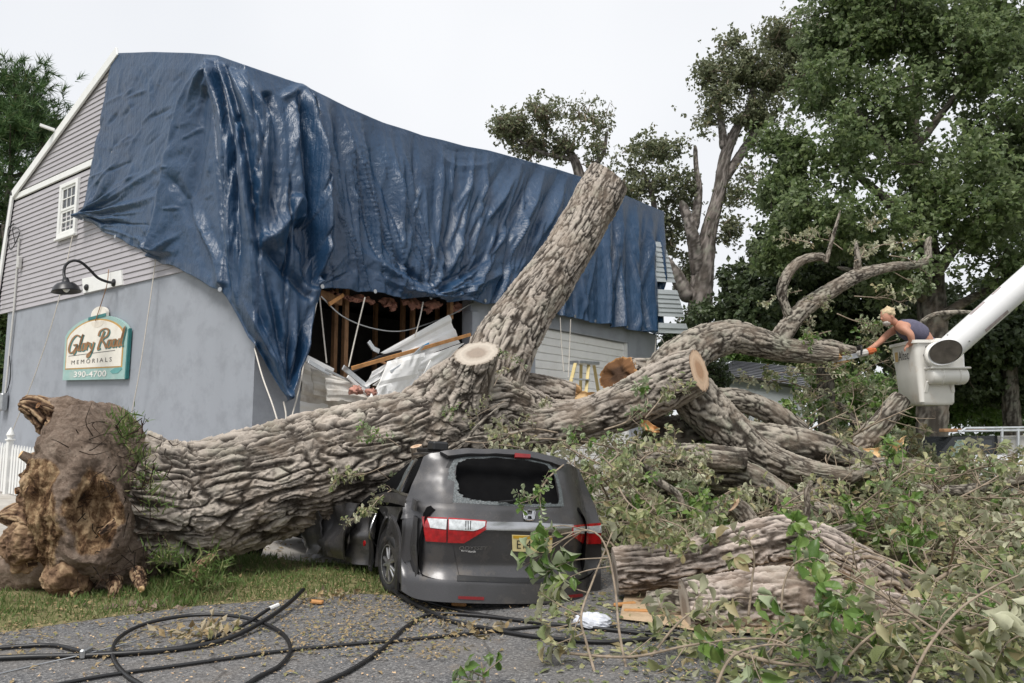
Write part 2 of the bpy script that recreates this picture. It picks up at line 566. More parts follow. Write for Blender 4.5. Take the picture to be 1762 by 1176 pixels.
M['needles'] = leaf_mat('pine_needles', [(.0, (.05, .11, .035)), (.5, (.09, .175, .055)), (.9, (.15, .22, .075)), (1.0, (.25, .2, .09))], (.06, .12, .04), .55, .15)
M['grass'] = leaf_mat('lawn_grass_blades', [(.0, (.09, .15, .04)), (.4, (.14, .20, .06)), (.7, (.25, .27, .11)), (1.0, (.42, .36, .19))], (.12, .19, .05), .6, .3)
M['litter'] = leaf_mat('dry_leaf_litter', [(.0, (.30, .21, .11)), (.4, (.38, .27, .14)), (.65, (.25, .2, .1)), (.85, (.16, .2, .07)), (1.0, (.42, .30, .16))], (.36, .3, .2), .8, .1)
M['chips'] = leaf_mat('sawdust_chips', [(.0, (.55, .37, .2)), (.5, (.66, .47, .28)), (1.0, (.5, .31, .16))], (.6, .44, .26), .9, .0)

# building
M['block'] = simple('grey_painted_block', (.325, .345, .385), .75, spec=.25, var=.05, scale=1.2, bump=.22, bscale=9, dirt=(.235, .25, .275), dirt_amt=(.48, .8), stretch=(1, 1, .22))
M['siding'] = simple('grey_vinyl_siding', (.42, .40, .42), .55, spec=.35, var=.05, scale=2.5, stretch=(1, 1, 6), dirt=(.33, .315, .32), dirt_amt=(.55, .8))
M['siding_light'] = simple('pale_grey_siding', (.52, .56, .58), .5, spec=.35, var=.04, scale=3)
M['white'] = simple('white_trim_paint', (.80, .80, .78), .5, var=.04, scale=5, dirt=(.6, .58, .54), dirt_amt=(.6, .8))
M['door_white'] = simple('white_door_panel', (.85, .845, .83), .5, var=.04, scale=3, dirt=(.6, .56, .5), dirt_amt=(.58, .8), bump=.1, bscale=14)
M['door_dirty'] = simple('dirty_door_panel', (.66, .63, .58), .6, var=.08, scale=3, dirt=(.38, .32, .26), dirt_amt=(.46, .72), bump=.1, bscale=14)
M['shingle'] = simple('dark_asphalt_shingle', (.07, .07, .075), .9, var=.3, scale=14, bump=.5, bscale=40)
M['stud'] = simple('pine_lumber', (.36, .20, .105), .7, spec=.3, var=.3, scale=6, stretch=(8, 8, 1), dirt=(.16, .09, .05))
M['lumber_new'] = simple('orange_lumber', (.50, .25, .095), .65, spec=.3, var=.25, scale=5)
M['insul'] = simple('pink_insulation', (.52, .27, .215), .95, spec=.1, var=.25, scale=9, bump=.9, bscale=30)
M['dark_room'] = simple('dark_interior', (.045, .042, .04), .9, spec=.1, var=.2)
M['glass'], _nt, _b = new_mat('window_glass')
_b.inputs['Base Color'].default_value = (.03, .035, .04, 1); _b.inputs['Roughness'].default_value = .06; _b.inputs['Specular IOR Level'].default_value = .7
M['black'] = simple('black_enamel', (.018, .018, .02), .35, var=.1)
M['rubber'] = simple('black_rubber', (.022, .022, .023), .65, spec=.35, var=.2, scale=12, dirt=(.1, .085, .07), dirt_amt=(.52, .8))
M['cable'] = simple('black_cable_sheath', (.012, .012, .013), .42, var=.1)
M['rope'] = simple('white_cord', (.62, .58, .52), .9, var=.15, scale=60)
M['galv'] = simple('galvanised_metal', (.45, .46, .47), .35, .85, var=.15, scale=10)
M['alum'] = simple('bent_aluminium', (.62, .64, .66), .35, .7, var=.15, scale=10)
M['pipe'] = simple('grey_conduit', (.55, .54, .52), .5, var=.08)
M['red'] = simple('red_panel_paint', (.6, .05, .03), .5, var=.1)

# blue tarpaulin
def tarp_mat():
    m, nt, b = new_mat('blue_tarpaulin')
    tc = nt.nodes.new('ShaderNodeTexCoord')
    n = noisenode(nt, .8, 5, .6)
    c = rampnode(nt, [(.3, (.0095, .037, .088)), (.7, (.017, .056, .122))], n)
    c = mixcol(nt, mathnode(nt, 'MULTIPLY', rampnode(nt, [(.55, (0, 0, 0)), (.75, (1, 1, 1))], noisenode(nt, 2.5, 8, .7)), .3), c, (.03, .07, .15))
    nt.links.new(c, b.inputs['Base Color'])
    b.inputs['Roughness'].default_value = .34
    b.inputs['Specular IOR Level'].default_value = .62
    w1 = noisenode(nt, 2.6, 5, .62, (1.5, 1.5, 1.0), dist=1.8)
    v = nt.nodes.new('ShaderNodeTexVoronoi'); v.feature = 'SMOOTH_F1'; v.inputs['Scale'].default_value = 5.5
    v.inputs['Smoothness'].default_value = .35
    mp = nt.nodes.new('ShaderNodeMapping'); mp.inputs['Scale'].default_value = (1.25, 1.25, .75)
    ad = nt.nodes.new('ShaderNodeMixRGB'); ad.inputs[0].default_value = .3
    nn = nt.nodes.new('ShaderNodeTexNoise'); nn.inputs['Scale'].default_value = 2.2; nn.inputs['Detail'].default_value = 4
    nt.links.new(tc.outputs['Object'], nn.inputs['Vector'])
    nt.links.new(tc.outputs['Object'], ad.inputs[1]); nt.links.new(nn.outputs['Color'], ad.inputs[2])
    nt.links.new(ad.outputs[0], mp.inputs['Vector']); nt.links.new(mp.outputs[0], v.inputs['Vector'])
    n1 = bumpnode(nt, b, v.outputs['Distance'], .22, .045)
    n2_ = bumpnode(nt, b, w1, .30, .08, n1)
    n3_ = bumpnode(nt, b, noisenode(nt, 14, 4, .6, (1.6, 1.6, .8), dist=1.0), .3, .02, n2_)
    bumpnode(nt, b, noisenode(nt, 5, 4, .6, (2.4, 2.4, .22), dist=.3), .45, .035, n3_)
    return m
M['tarp'] = tarp_mat()

# ground
def asphalt_mat():
    m, nt, b = new_mat('worn_asphalt')
    f = noisenode(nt, 95, 3, .7, coord='Object')
    g = noisenode(nt, 1.1, 6, .6)
    v = nt.nodes.new('ShaderNodeTexVoronoi'); v.inputs['Scale'].default_value = 75
    tc = nt.nodes.new('ShaderNodeTexCoord'); nt.links.new(tc.outputs['Object'], v.inputs['Vector'])
    sep = nt.nodes.new('ShaderNodeSeparateColor'); nt.links.new(v.outputs['Color'], sep.inputs[0])
    c = rampnode(nt, [(.0, (.055, .055, .058)), (.35, (.135, .135, .138)), (.7, (.2, .2, .2)), (.93, (.3, .29, .285)), (1.0, (.46, .45, .43))], sep.outputs[0])
    c = mixcol(nt, mathnode(nt, 'MULTIPLY', f, .5), c, (.10, .10, .105))
    c = mixcol(nt, mathnode(nt, 'MULTIPLY', rampnode(nt, [(.42, (0, 0, 0)), (.7, (1, 1, 1))], g), .55), c, (.22, .2, .18))
    dirt = rampnode(nt, [(.55, (0, 0, 0)), (.72, (1, 1, 1))], noisenode(nt, 3.3, 8, .72))
    c = mixcol(nt, mathnode(nt, 'MULTIPLY', dirt, .55), c, (.27, .215, .16))
    crack = nt.nodes.new('ShaderNodeTexVoronoi'); crack.feature = 'DISTANCE_TO_EDGE'; crack.inputs['Scale'].default_value = .55
    nn = nt.nodes.new('ShaderNodeTexNoise'); nn.inputs['Scale'].default_value = 1.7; nn.inputs['Detail'].default_value = 6
    mm = nt.nodes.new('ShaderNodeMixRGB'); mm.inputs[0].default_value = .28
    nt.links.new(tc.outputs['Object'], nn.inputs['Vector']); nt.links.new(tc.outputs['Object'], mm.inputs[1]); nt.links.new(nn.outputs['Color'], mm.inputs[2])
    nt.links.new(mm.outputs[0], crack.inputs['Vector'])
    cf = rampnode(nt, [(.0, (1, 1, 1)), (.008, (0, 0, 0))], crack.outputs['Distance'])
    c = mixcol(nt, mathnode(nt, 'MULTIPLY', cf, .55), c, (.05, .045, .04))
    nt.links.new(c, b.inputs['Base Color'])
    b.inputs['Roughness'].default_value = .9; b.inputs['Specular IOR Level'].default_value = .25
    bumpnode(nt, b, mathnode(nt, 'ADD', v.outputs['Distance'], f), .7, .012)
    return m
M['asphalt'] = asphalt_mat()
M['concrete'] = simple('driveway_concrete', (.43, .405, .37), .9, spec=.2, var=.12, scale=2.5, bump=.4, bscale=70, dirt=(.27, .235, .19), dirt_amt=(.5, .72))
M['lawn_soil'] = soil('lawn_soil', [(.10, .09, .045), (.19, .175, .085), (.30, .245, .15)], 4.0)
M['terrain'] = soil('rough_grass_ground', [(.06, .08, .03), (.115, .13, .055), (.2, .17, .1)], 1.3)
M['sawdust'] = soil('sawdust_and_dirt', [(.28, .2, .13), (.48, .36, .24), (.62, .47, .32)], 3.0, .5)
# ------------------------------------------------------------------ ground, road, driveway
def sheet_poly(name, outline, lift, mat, step=.35, zfun=None, **props):
    """a ground-following sheet filling a polygon (x,y), cut on a grid with the outline kept clean"""
    P = np.array(outline, float)
    lo, hi = P.min(0), P.max(0)
    import bmesh
    bm = bmesh.new()
    vs = [bm.verts.new((x, y, 0)) for x, y in P]
    bm.faces.new(vs)
    for ax in (0, 1):
        for c in np.arange(lo[ax] + step, hi[ax], step):
            no = [0, 0, 0]; no[ax] = 1
            co = [0, 0, 0]; co[ax] = c
            bmesh.ops.bisect_plane(bm, geom=bm.verts[:] + bm.edges[:] + bm.faces[:], plane_co=co, plane_no=no)
    XY = np.array([v.co[:2] for v in bm.verts])
    Z = ground_z(XY[:, 0], XY[:, 1]) + lift
    if zfun is not None: Z = Z + zfun(XY[:, 0], XY[:, 1])
    for v, z in zip(bm.verts, Z): v.co.z = z
    bmesh.ops.recalc_face_normals(bm, faces=bm.faces[:])
    if sum(f.normal.z for f in bm.faces) < 0:
        bmesh.ops.reverse_faces(bm, faces=bm.faces[:])
    me = bpy.data.meshes.new(name); bm.to_mesh(me); bm.free()
    return link(name, me, mat, None, **props)

gx = np.concatenate([np.linspace(-320, -30, 30), np.linspace(-28, 40, 120), np.linspace(44, 320, 30)])
gy = np.concatenate([np.linspace(-40, 1, 12), np.linspace(2, 45, 110), np.linspace(48, 500, 40)])
GX, GY = np.meshgrid(gx, gy)
GZ = ground_z(GX, GY) - .03 + .02 * n2(GX * .8, GY * .8, 3)
link('ground', make_mesh('ground', np.stack([GX, GY, GZ], -1).reshape(-1, 3), grid_faces(len(gy), len(gx))), M['terrain'], None, kind='structure')

EDGE = [(-14, 3.6), (-6.2, 5.85), (-4.24, 6.6), (-3.6, 7.15), (-3.0, 7.6), (-2.3, 7.85), (-1.57, 8.15), (-1.1, 8.05), (-.8, 8.6)]
road = sheet_poly('road', [(-14, -30), (14, -30), (14, 9.2), (6, 9.4), (2.5, 9.2), (1.5, 10.0), (-.2, 10.2)] + EDGE[::-1], .004, M['asphalt'], .5, kind='structure')
LAWN = EDGE[:8] + [(-1.2, 8.9), (-1.9, 9.35), (-3.2, 9.9), (-5, 10.5), (-7.3, 11.0), (-14, 11.9)]
_lp = np.array(EDGE)
def lawn_z(x, y):
    d = np.full(np.shape(x), 9.)
    for a, b in zip(_lp[:-1], _lp[1:]):
        ab = b - a; t = np.clip(((x - a[0]) * ab[0] + (y - a[1]) * ab[1]) / (ab @ ab), 0, 1)
        d = np.minimum(d, np.hypot(x - a[0] - t * ab[0], y - a[1] - t * ab[1]))
    return .001 + .07 * sstep(0, .6, d) + .03 * n2(x * 2.2, y * 2.2, 5, 3) * sstep(0, .3, d)
lawn = sheet_poly('lawn', LAWN, .004, M['lawn_soil'], .09, lawn_z, kind='structure')
drive = sheet_poly('driveway', [(-14, 11.9), (-7.3, 11.0), (-5, 10.5), (-3.2, 9.9), (-1.9, 9.35), (-1.2, 8.9), (-.75, 8.7), (1.5, 10.05), (3.5, 13), (6.5, 25), (4.5, 24.2), (-4.2, 12.5), (-13.2, 19.3), (-24, 22)], .006, M['concrete'], .5, kind='structure')
sheet_poly('sawdust_patch', [(.95, 7.0), (1.5, 6.6), (2.2, 6.4), (3.2, 6.6), (4.2, 7.2), (4.6, 8.2), (3.6, 9.0), (2.0, 9.0), (1.2, 8.3)], .012, M['sawdust'], .2, lambda x, y: .02 + .02 * n2(x * 3, y * 3, 8), kind='structure')

# ------------------------------------------------------------------ the building
BA = math.radians(52.83)
g3 = np.array([-math.sin(BA), math.cos(BA), 0]); f3 = np.array([math.cos(BA), math.sin(BA), 0])
C0 = at(435, 700, 12.5); C0[2] = 0
Z3 = np.array([0, 0, 1.])
RB = np.stack([f3, g3, Z3], 1)          # box axes: along front, into the building, up
def B(t, s, z): return C0 + g3 * t + f3 * s + Z3 * z
def gab(px, py, o=0.0): return on_plane(px, py, C0 - f3 * o, f3)       # o metres in front of the gable wall
def fro(px, py, o=0.0): return on_plane(px, py, C0 - g3 * o, g3)       # o metres in front of the garage wall
def ts(p): q = np.asarray(p) - C0; return q @ g3, q @ f3, q[2]

house = wthing('garage_building', 'grey two storey garage building with a gambrel gable and smashed front under a blue tarpaulin', 'building', B(5.2, 7.2, .3))
def wallbox(name, t0, t1, s0, s1, z0, z1, mat, parent=house, bev=0.0, **p):
    return MB().box(B((t0 + t1) / 2, (s0 + s1) / 2, (z0 + z1) / 2), (abs(s1 - s0), abs(t1 - t0), z1 - z0), RB, bev).build(name, mat, parent, **p)

wallbox('gable_wall', 0, 10.36, 0, .22, -.3, 4.6, M['block'])
MB().box(B(.11, .575, 2.15), (.71, .22, 4.9), RB).build('front_wall', M['block'], house)
wallbox('front_wall', .001, .25, 5.45, 7.92, -.3, 4.74, M['block'])
wallbox('front_wall', .001, .25, 12.72, 14.56, -.3, 4.74, M['block'])
wallbox('lintel', .002, .25, 7.92, 12.72, 4.3, 4.74, M['block'])
wallbox('front_wall', 10.12, 10.36, .22, 14.56, -.3, 4.6, M['block'])
wallbox('end_wall', .25, 10.12, 14.34, 14.56, -.3, 4.6, M['block'])
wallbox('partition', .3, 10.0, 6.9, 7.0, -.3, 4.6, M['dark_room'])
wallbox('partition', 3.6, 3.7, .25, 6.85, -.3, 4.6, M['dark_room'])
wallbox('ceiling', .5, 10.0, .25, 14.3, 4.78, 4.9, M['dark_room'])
wallbox('garage_floor', .3, 10.0, .25, 14.3, .55, .66, M['concrete'])
# upper walls behind siding and tarpaulin
GAB = [(10.36, 4.6), (10.86, 5.05), (10.42, 7.62), (5.35, 9.70), (1.5, 8.25), (.5, 7.5), (.3, 4.6)]
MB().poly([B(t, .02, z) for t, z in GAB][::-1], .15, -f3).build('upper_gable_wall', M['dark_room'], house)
MB().poly([B(t, 14.5, z) for t, z in GAB][::-1], .15, -f3).build('upper_gable_wall', M['siding_light'], house)

def roof_slab(name, a, b, s0, s1, th, mat, da=0., db=0.):
    """a,b=(t,z); da/db: extra height at the far end"""
    P = [B(a[0], s0, a[1]), B(a[0], s1, a[1] + da), B(b[0], s1, b[1] + db), B(b[0], s0, b[1])]
    n = np.cross(P[1] - P[0], P[3] - P[0]); n /= np.linalg.norm(n)
    if n[2] < 0: n = -n
    return MB().poly([p + n * th for p in P], th, n).build(name, mat, house)
roof_slab('roof', (11.02, 4.98), (10.5, 7.66), -.10, 15.0, .05, M['shingle'])
roof_slab('roof', (10.52, 7.64), (5.42, 9.78), -.10, 15.0, .05, M['shingle'])
roof_slab('roof', (5.35, 9.62), (.75, 7.62), .1, 15.0, .06, M['shingle'], -.2, .95)
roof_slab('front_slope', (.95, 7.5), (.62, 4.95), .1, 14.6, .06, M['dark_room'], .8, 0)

# lap siding of the gable, board by board
def gab_left(z):
    return float(np.interp(z, [4.6, 5.0, 7.62, 9.83], [10.84, 10.86, 10.42, 5.35]))
def gab_right(z):
    return float(np.interp(z, [4.6, 7.5, 8.25, 9.70], [.3, .5, 1.5, 5.35]))
EXPO = .1175
zz = 4.6
while zz < 9.7:
    z1 = zz + EXPO
    if not (7.44 < zz + .06 < 7.63):
        tl0, tl1 = gab_left(zz) - .02, gab_left(z1) - .02
        tr0, tr1 = gab_right(zz), gab_right(z1)
        if tl1 - tr1 > .2:
            o0, o1 = .034 + random.uniform(-.002, .002), .012
            V = [B(tl0, -o0, zz), B(tr0, -o0, zz), B(tr1, -o1, z1 + .004), B(tl1, -o1, z1 + .004),
                 B(tl0, .0, zz), B(tr0, .0, zz), B(tr1, .0, z1 + .004), B(tl1, .0, z1 + .004)]
            MB().add(V, [(0, 1, 2, 3), (4, 7, 6, 5), (0, 4, 5, 1), (3, 2, 6, 7), (0, 3, 7, 4), (1, 5, 6, 2)]).build('siding_board', M['siding'], house)
    zz = z1
MB().box(B(7.6, -.028, 7.54), (.05, 5.6, .15), RB, .01).build('trim_band', M['white'], house)
def rake(a, b, w, th, mat, name, o):
    A = B(a[0], o, a[1]); Bq = B(b[0], o, b[1])
    return MB().beam(A, Bq, w, th, up=f3, bev=.008).build(name, mat, house)
rake((10.95, 4.98), (10.46, 7.58), .16, .05, M['white'], 'rake_trim', -.075)
rake((10.42, 7.6), (5.3, 9.80), .22, .05, M['white'], 'rake_trim', -.077)
rake((10.97, 4.7), (10.95, 4.98), .16, .05, M['white'], 'rake_trim', -.06)
MB().beam(B(8.15, -.1, 8.72), B(8.3, -.36, 8.80), .09, .06).build('lookout_board', M['white'], house)

# window
def wquad(t0, t1, z0, z1, o0, o1, mat, name, par, bev=.006):
    return MB().box(B((t0 + t1) / 2, -(o0 + o1) / 2, (z0 + z1) / 2), (o1 - o0, abs(t1 - t0), z1 - z0), RB, bev).build(name, mat, par)
win = MB()
T0, T1, W0, W1 = 7.69, 6.77, 6.03, 7.30
for (a, b_, c, d) in ((T0, T0 - .1, W0, W1), (T1 + .1, T1, W0, W1), (T0 - .1, T1 + .1, W1 - .1, W1), (T0 - .1, T1 + .1, W0, W0 + .1)):
    win.box(B((a + b_) / 2, -.055, (c + d) / 2), (.07, abs(a - b_), d - c), RB, .008)
win_o = win.build('window', M['white'], house)
wquad(T0 + .04, T1 - .04, W0 - .05, W0 - .002, .03, .12, M['white'], 'sill', win_o)
for z0, z1, o in ((W0 + .1, 6.66, .03), (6.66, W1 - .1, .045)):
    sash = MB()
    a, b_ = T0 - .1, T1 + .1
    for (p, q, c, d) in ((a, a - .05, z0, z1), (b_ + .05, b_, z0, z1), (a - .05, b_ + .05, z1 - .05, z1), (a - .05, b_ + .05, z0, z0 + .05)):
        sash.box(B((p + q) / 2, -o, (c + d) / 2), (.035, abs(p - q), d - c), RB)
    for k in (1, 2):
        tt = a - .05 + (b_ - a + .1) * k / 3
        sash.box(B(tt, -o - .002, (z0 + z1) / 2), (.02, .022, z1 - z0 - .1), RB)
    sash.box(B((a + b_) / 2, -o - .004, (z0 + z1) / 2), (.018, abs(a - b_) - .1, .022), RB)
    sash.build('sash', M['white'], win_o)
    wquad(a - .05, b_ + .05, z0 + .05, z1 - .05, o - .012, o - .004, M['glass'], 'pane', win_o, 0)

# conduit, meter box and corner wires on the left end of the gable wall
MB().tube([gab(33, 410, .06), gab(29, 465, .06), gab(24, 533, .06), gab(17, 600, .06), gab(8, 690, .06)], .025, 8).build('conduit', M['pipe'], house)
MB().box(gab(33, 452, .09), (.1, .12, .3), RB, .02).build('junction_box', M['pipe'], house)
MB().box(gab(4, 692, .1), (.16, .3, .42), RB, .03).build('meter_box', M['galv'], house)
MB().tube([gab(24, 385, .08), gab(14, 395, .1), gab(18, 430, .12), gab(34, 400, .1), gab(22, 392, .1), gab(26, 420, .08)], .012, 6, smooth_n=40).build('wire', M['black'], house)
MB().tube([gab(22, 545, .05), gab(16, 600, .06), gab(18, 650, .05), gab(6, 690, .08)], .012, 6, smooth_n=24).build('wire', M['black'], house)

# intact garage door of the far bay: ribbed sections
gd = MB().box(B(.17, 10.32, 2.45), (4.74, .03, 3.66), RB).build('garage_door', M['door_white'], house)
zz = .62
while zz < 4.28:
    z1 = min(zz + .405, 4.29)
    p = MB()
    k = 2
    for j in range(k):
        a, b_ = zz + (z1 - zz) * j / k, zz + (z1 - zz) * (j + 1) / k
        p.box(B(.14, 10.32, (a + b_) / 2), (4.72, .05, b_ - a - (.012 if j else .02)), RB, .012)
    p.build('panel', M['door_white'], gd)
    zz = z1
wallbox('door_jamb', .05, .2, 12.60, 12.715, .4, 4.29, M['white'])
wallbox('threshold', -.25, .25, 7.95, 12.7, .4, .6, M['concrete'])

# pale siding courses still hanging past the end of the tarpaulin
def slope(px, py):                                   # the leaning front slope
    p = fro(px, py, 0.1)
    for _ in range(6):
        z = p[2]; o = np.interp(z, [4.8, 9.0], [.4, -.4])
        p = fro(px, py, float(o))
    return p
rows = [(418 + 8.6 * k, 418 + 8.6 * (k + 1)) for k in range(8)] + [(500 + 7.7 * k, 500 + 7.7 * (k + 1)) for k in range(6)] + [(557.5 + 8.7 * k, 557.5 + 8.7 * (k + 1)) for k in range(2)]
for y0, y1 in rows:
    e = lambda y: 1142.5 + (y - 418) * .268
    a, b_, c, d = slope(1128, y1 - 2), slope(e(y1), y1), slope(e(y0), y0), slope(1128, y0 - 2)
    n = -g3
    V = [a + n * .035, b_ + n * .035, c + n * .012, d + n * .012, a, b_, c, d]
    MB().add(V, [(0, 1, 2, 3), (4, 7, 6, 5), (0, 4, 5, 1), (3, 2, 6, 7), (0, 3, 7, 4), (1, 5, 6, 2)]).build('siding_board', M['siding_light'], house)

# framing and insulation in the smashed bay
for px, t, s_w in ((575, 1.0, .09), (593, .7, .10), (692, 1.6, .09), (709, 1.3, .09), (645, 2.9, .09), (752, 2.2, .09)):
    q = on_plane(px, 600, C0 + g3 * t, g3); _, s_, _ = ts(q)
    MB().box(B(t, s_, 2.7), (s_w, .045 + .05, 4.16), RB, .004).build('stud', M['stud'], house)
MB().box(B(.12, 4.9, 4.45), (.1, .1, .7), RB).build('stud', M['stud'], house)
MB().beam(fro(548, 505, -.1), fro(585, 520, -.3), .1, .14).build('stud', M['stud'], house)
for k, (px, py, w, h) in enumerate(((575, 508, 50, 14), (620, 516, 60, 16), (668, 520, 34, 18), (712, 522, 44, 24), (748, 524, 40, 20), (790, 528, 50, 18), (676, 527, 14, 20), (738, 534, 10, 18))):
    n_ = 14
    U, W = np.meshgrid(np.linspace(-1, 1, n_), np.linspace(-1, 1, 10))
    c = fro(px, py, -.25 - .05 * (k % 4)); sc = c[1] / FPX
    hh = (1 - np.abs(U) ** 3)
    X = U * w * sc * .5 + .05 * n2(U * 3 + k, W * 3, k)
    Zv = -W * h * sc * .36 * hh + .05 * n2(U * 4 + k, W * 2, k + 5) - (W > .3) * .08 * n2(U * 6 + k, U * 0, k + 9)
    Yv = -.06 * (1 - U ** 2) * (1 - W ** 2) + .07 * n2(U * 3, W * 3 + k, k + 2)
    V = c + X[..., None] * f3 + Yv[..., None] * g3 + Zv[..., None] * Z3
    V2 = V + .05 * g3
    F = np.concatenate([grid_faces(10, n_), grid_faces(10, n_)[:, ::-1] + 10 * n_])
    link('insulation', make_mesh('insulation', np.concatenate([V.reshape(-1, 3), V2.reshape(-1, 3)]), F), M['insul'], house)
MB().tube([fro(552, 510, .05), fro(590, 545, .1), fro(640, 565, .1), fro(690, 570, .1), fro(740, 556, .05), fro(780, 540, .0), fro(815, 520, .0)], .014, 6, smooth_n=50).build('loose_wire', M['galv'], house)
MB().box(fro(810, 575, -.05), (.22, .3, 1.0), RB, .02).build('broken_pier', M['block'], house)

# remains of the near garage door
def bent_sheet(name, quad, label, mat, off, sag, seed, nx=26, ny=12, rib=3, th=.03, cat='door panel', group=None, crumple=.05, tear=0):
    """quad: four photo corners (tl,tr,br,bl) with offsets in front of the garage wall"""
    Q = [fro(x, y, o) for (x, y), o in zip(quad, off)]
    U, W = np.meshgrid(np.linspace(0, 1, nx), np.linspace(0, 1, ny))
    P = (Q[0] * ((1 - U) * (1 - W))[..., None] + Q[1] * (U * (1 - W))[..., None] + Q[2] * (U * W)[..., None] + Q[3] * ((1 - U) * W)[..., None])
    nrm = np.cross(Q[1] - Q[0], Q[3] - Q[0]); nrm /= np.linalg.norm(nrm)
    if nrm @ (-g3) < 0: nrm = -nrm
    d = sag * np.sin(np.pi * U) + crumple * n2(U * 4 + seed, W * 2.5, seed, 2) + .018 * np.sign(np.sin(2 * np.pi * rib * W)) * (rib > 0)
    P = P + d[..., None] * nrm
    if tear:
        P = P + (Q[1] - Q[0]) * (tear * np.abs(n2(W * 9 + seed, U * 0, seed + 3)) * (U > .97))[..., None] - (Q[3] - Q[0]) * (tear * np.abs(n2(U * 9, W * 0, seed + 4)) * (W > .95))[..., None]
    V = np.concatenate([P.reshape(-1, 3), (P - nrm * th).reshape(-1, 3)])
    N = nx * ny
    F = [grid_faces(ny, nx), grid_faces(ny, nx)[:, ::-1] + N]
    b_ = [list(range(nx)), list(range((ny - 1) * nx, ny * nx))[::-1], list(range(0, N, nx))[::-1], list(range(nx - 1, N, nx))]
    E = []
    for l in b_:
        for i, j in zip(l[:-1], l[1:]): E.append((j, i, i + N, j + N))
    F = np.concatenate(F + [np.array(E)])
    o = link(name, make_mesh(name, V, F, smooth=False), mat)
    tag(o, label, cat, group)
    return o
bent_sheet('door_panel', [(516, 690), (700, 700), (700, 745), (515, 742)], 'lowest straight panel of the crushed near garage door', M['door_white'], (0, 0, 0, 0), 0, 1, rib=2, crumple=.01)
bent_sheet('door_panel', [(523, 622), (640, 690), (632, 720), (517, 690)], 'dirty sagging panel behind the torn white sheets', M['door_dirty'], (0, 0, 0, 0), .05, 2, rib=2)
bent_sheet('door_panel', [(535, 634), (618, 662), (632, 692), (542, 680)], 'dirty cream panel buckled out under the metal strips', M['door_dirty'], (.35, .5, .5, .3), .12, 3, rib=2)
bent_sheet('door_panel', [(655, 607), (772, 542), (793, 590), (700, 625)], 'big white ribbed panel thrown up across the opening', M['door_white'], (.2, .1, .1, .3), .08, 4, rib=2, crumple=.04)
bent_sheet('door_panel', [(700, 618), (793, 592), (712, 676), (640, 668)], 'white panel folded double below the long orange board', M['door_white'], (.5, .2, .5, .6), .1, 5, rib=1, tear=.1)
bent_sheet('door_panel', [(668, 622), (726, 608), (700, 690), (636, 700)], 'torn white sheet with ragged edges above the trunk', M['door_white'], (.7, .7, .8, .8), .06, 6, rib=1, tear=.16)
bent_sheet('door_panel', [(735, 645), (795, 632), (770, 660), (700, 690)], 'cream lower panel beside the sawn stub', M['door_dirty'], (.15, .0, .2, .2), .05, 7, rib=1)
bent_sheet('door_panel', [(640, 672), (672, 660), (668, 705), (624, 716)], 'small white scrap of door skin on the trunk', M['door_white'], (.9, .9, .95, .95), .04, 8, rib=0, tear=.2, nx=14, ny=8)
bent_sheet('door_panel', [(640, 640), (690, 612), (676, 640), (628, 668)], 'narrow white sheet leaning left of the torn white sheet', M['door_white'], (.6, .5, .6, .7), .06, 21, rib=1, tear=.12)
bent_sheet('door_panel', [(560, 650), (640, 672), (655, 700), (566, 690)], 'crushed cream sheet low in the wreck beside the trunk', M['door_dirty'], (.5, .7, .8, .6), .1, 22, rib=2, tear=.08)
bent_sheet('door_panel', [(706, 660), (748, 640), (740, 668), (692, 700)], 'white sheet edge sticking out by the curved jamb strip', M['door_white'], (.7, .6, .75, .85), .06, 23, rib=1, tear=.12)
def strip(name, pts, w, mat, label, cat='metal strip', h=.03):
    mb = MB(); P = [fro(x, y, o) for x, y, o in pts]
    for a, b_ in zip(P[:-1], P[1:]): mb.beam(a, b_ + (b_ - a) * .02, w, h, up=-g3, bev=.004)
    return tag(mb.build(name, mat), label, cat)
strip('metal_strip', [(527, 617, .5), (572, 640, .5)], .12, M['door_white'], 'white channel strip sloping down at the left of the wreck')
strip('metal_strip', [(530, 622, .55), (566, 643, .6)], .07, M['alum'], 'bent aluminium edge under the white channel strip')
strip('metal_strip', [(590, 632, .6), (634, 668, .6)], .09, M['alum'], 'grey track piece sloping from the studs to the trunk')
strip('metal_strip', [(560, 636, .7), (610, 660, .7), (668, 684, .8)], .035, M['galv'], 'thin curved rail running down to the trunk')
strip('metal_strip', [(634, 588, .3), (642, 600, .3), (652, 605, .3)], .09, M['alum'], 'short kinked metal flange sticking up in the opening')
strip('metal_strip', [(742, 622, .6), (728, 650, .65), (716, 672, .7)], .07, M['door_white'], 'curved white jamb strip hanging over the trunk')
strip('metal_strip', [(600, 640, .6), (655, 615, .5), (690, 606, .4)], .08, M['black'], 'dark spring bar lying under the orange board')
strip('metal_strip', [(598, 648, .75), (645, 690, .8)], .06, M['door_white'], 'white edge strip lying in the crushed cream sheet')
strip('metal_strip', [(672, 640, .8), (700, 622, .75), (728, 596, .6)], .05, M['alum'], 'thin aluminium edge curling over the torn white sheet')
strip('splinter_board', [(566, 524, .2), (590, 508, .1)], .07, M['lumber_new'], 'short orange splinter hanging under the tarpaulin hem', 'board', .04)
strip('splinter_board', [(655, 622, .5), (690, 640, .7)], .05, M['stud'], 'short brown splinter among the white sheets', 'board', .04)
strip('board', [(606, 634, .75), (806, 577, .3)], .07, M['lumber_new'], 'long orange board lying slantwise over the crushed door', 'board', .045)
strip('tape_scrap', [(728, 598, .32), (738, 592, .32)], .06, simple('blue_plastic', (.04, .3, .6)), 'scrap of bright blue plastic on the white panel', 'plastic scrap', .02)
strip('red_label', [(522, 737, .06), (545, 737, .06)], .14, M['red'], 'red plate on the lowest garage door panel', 'plate', .01)
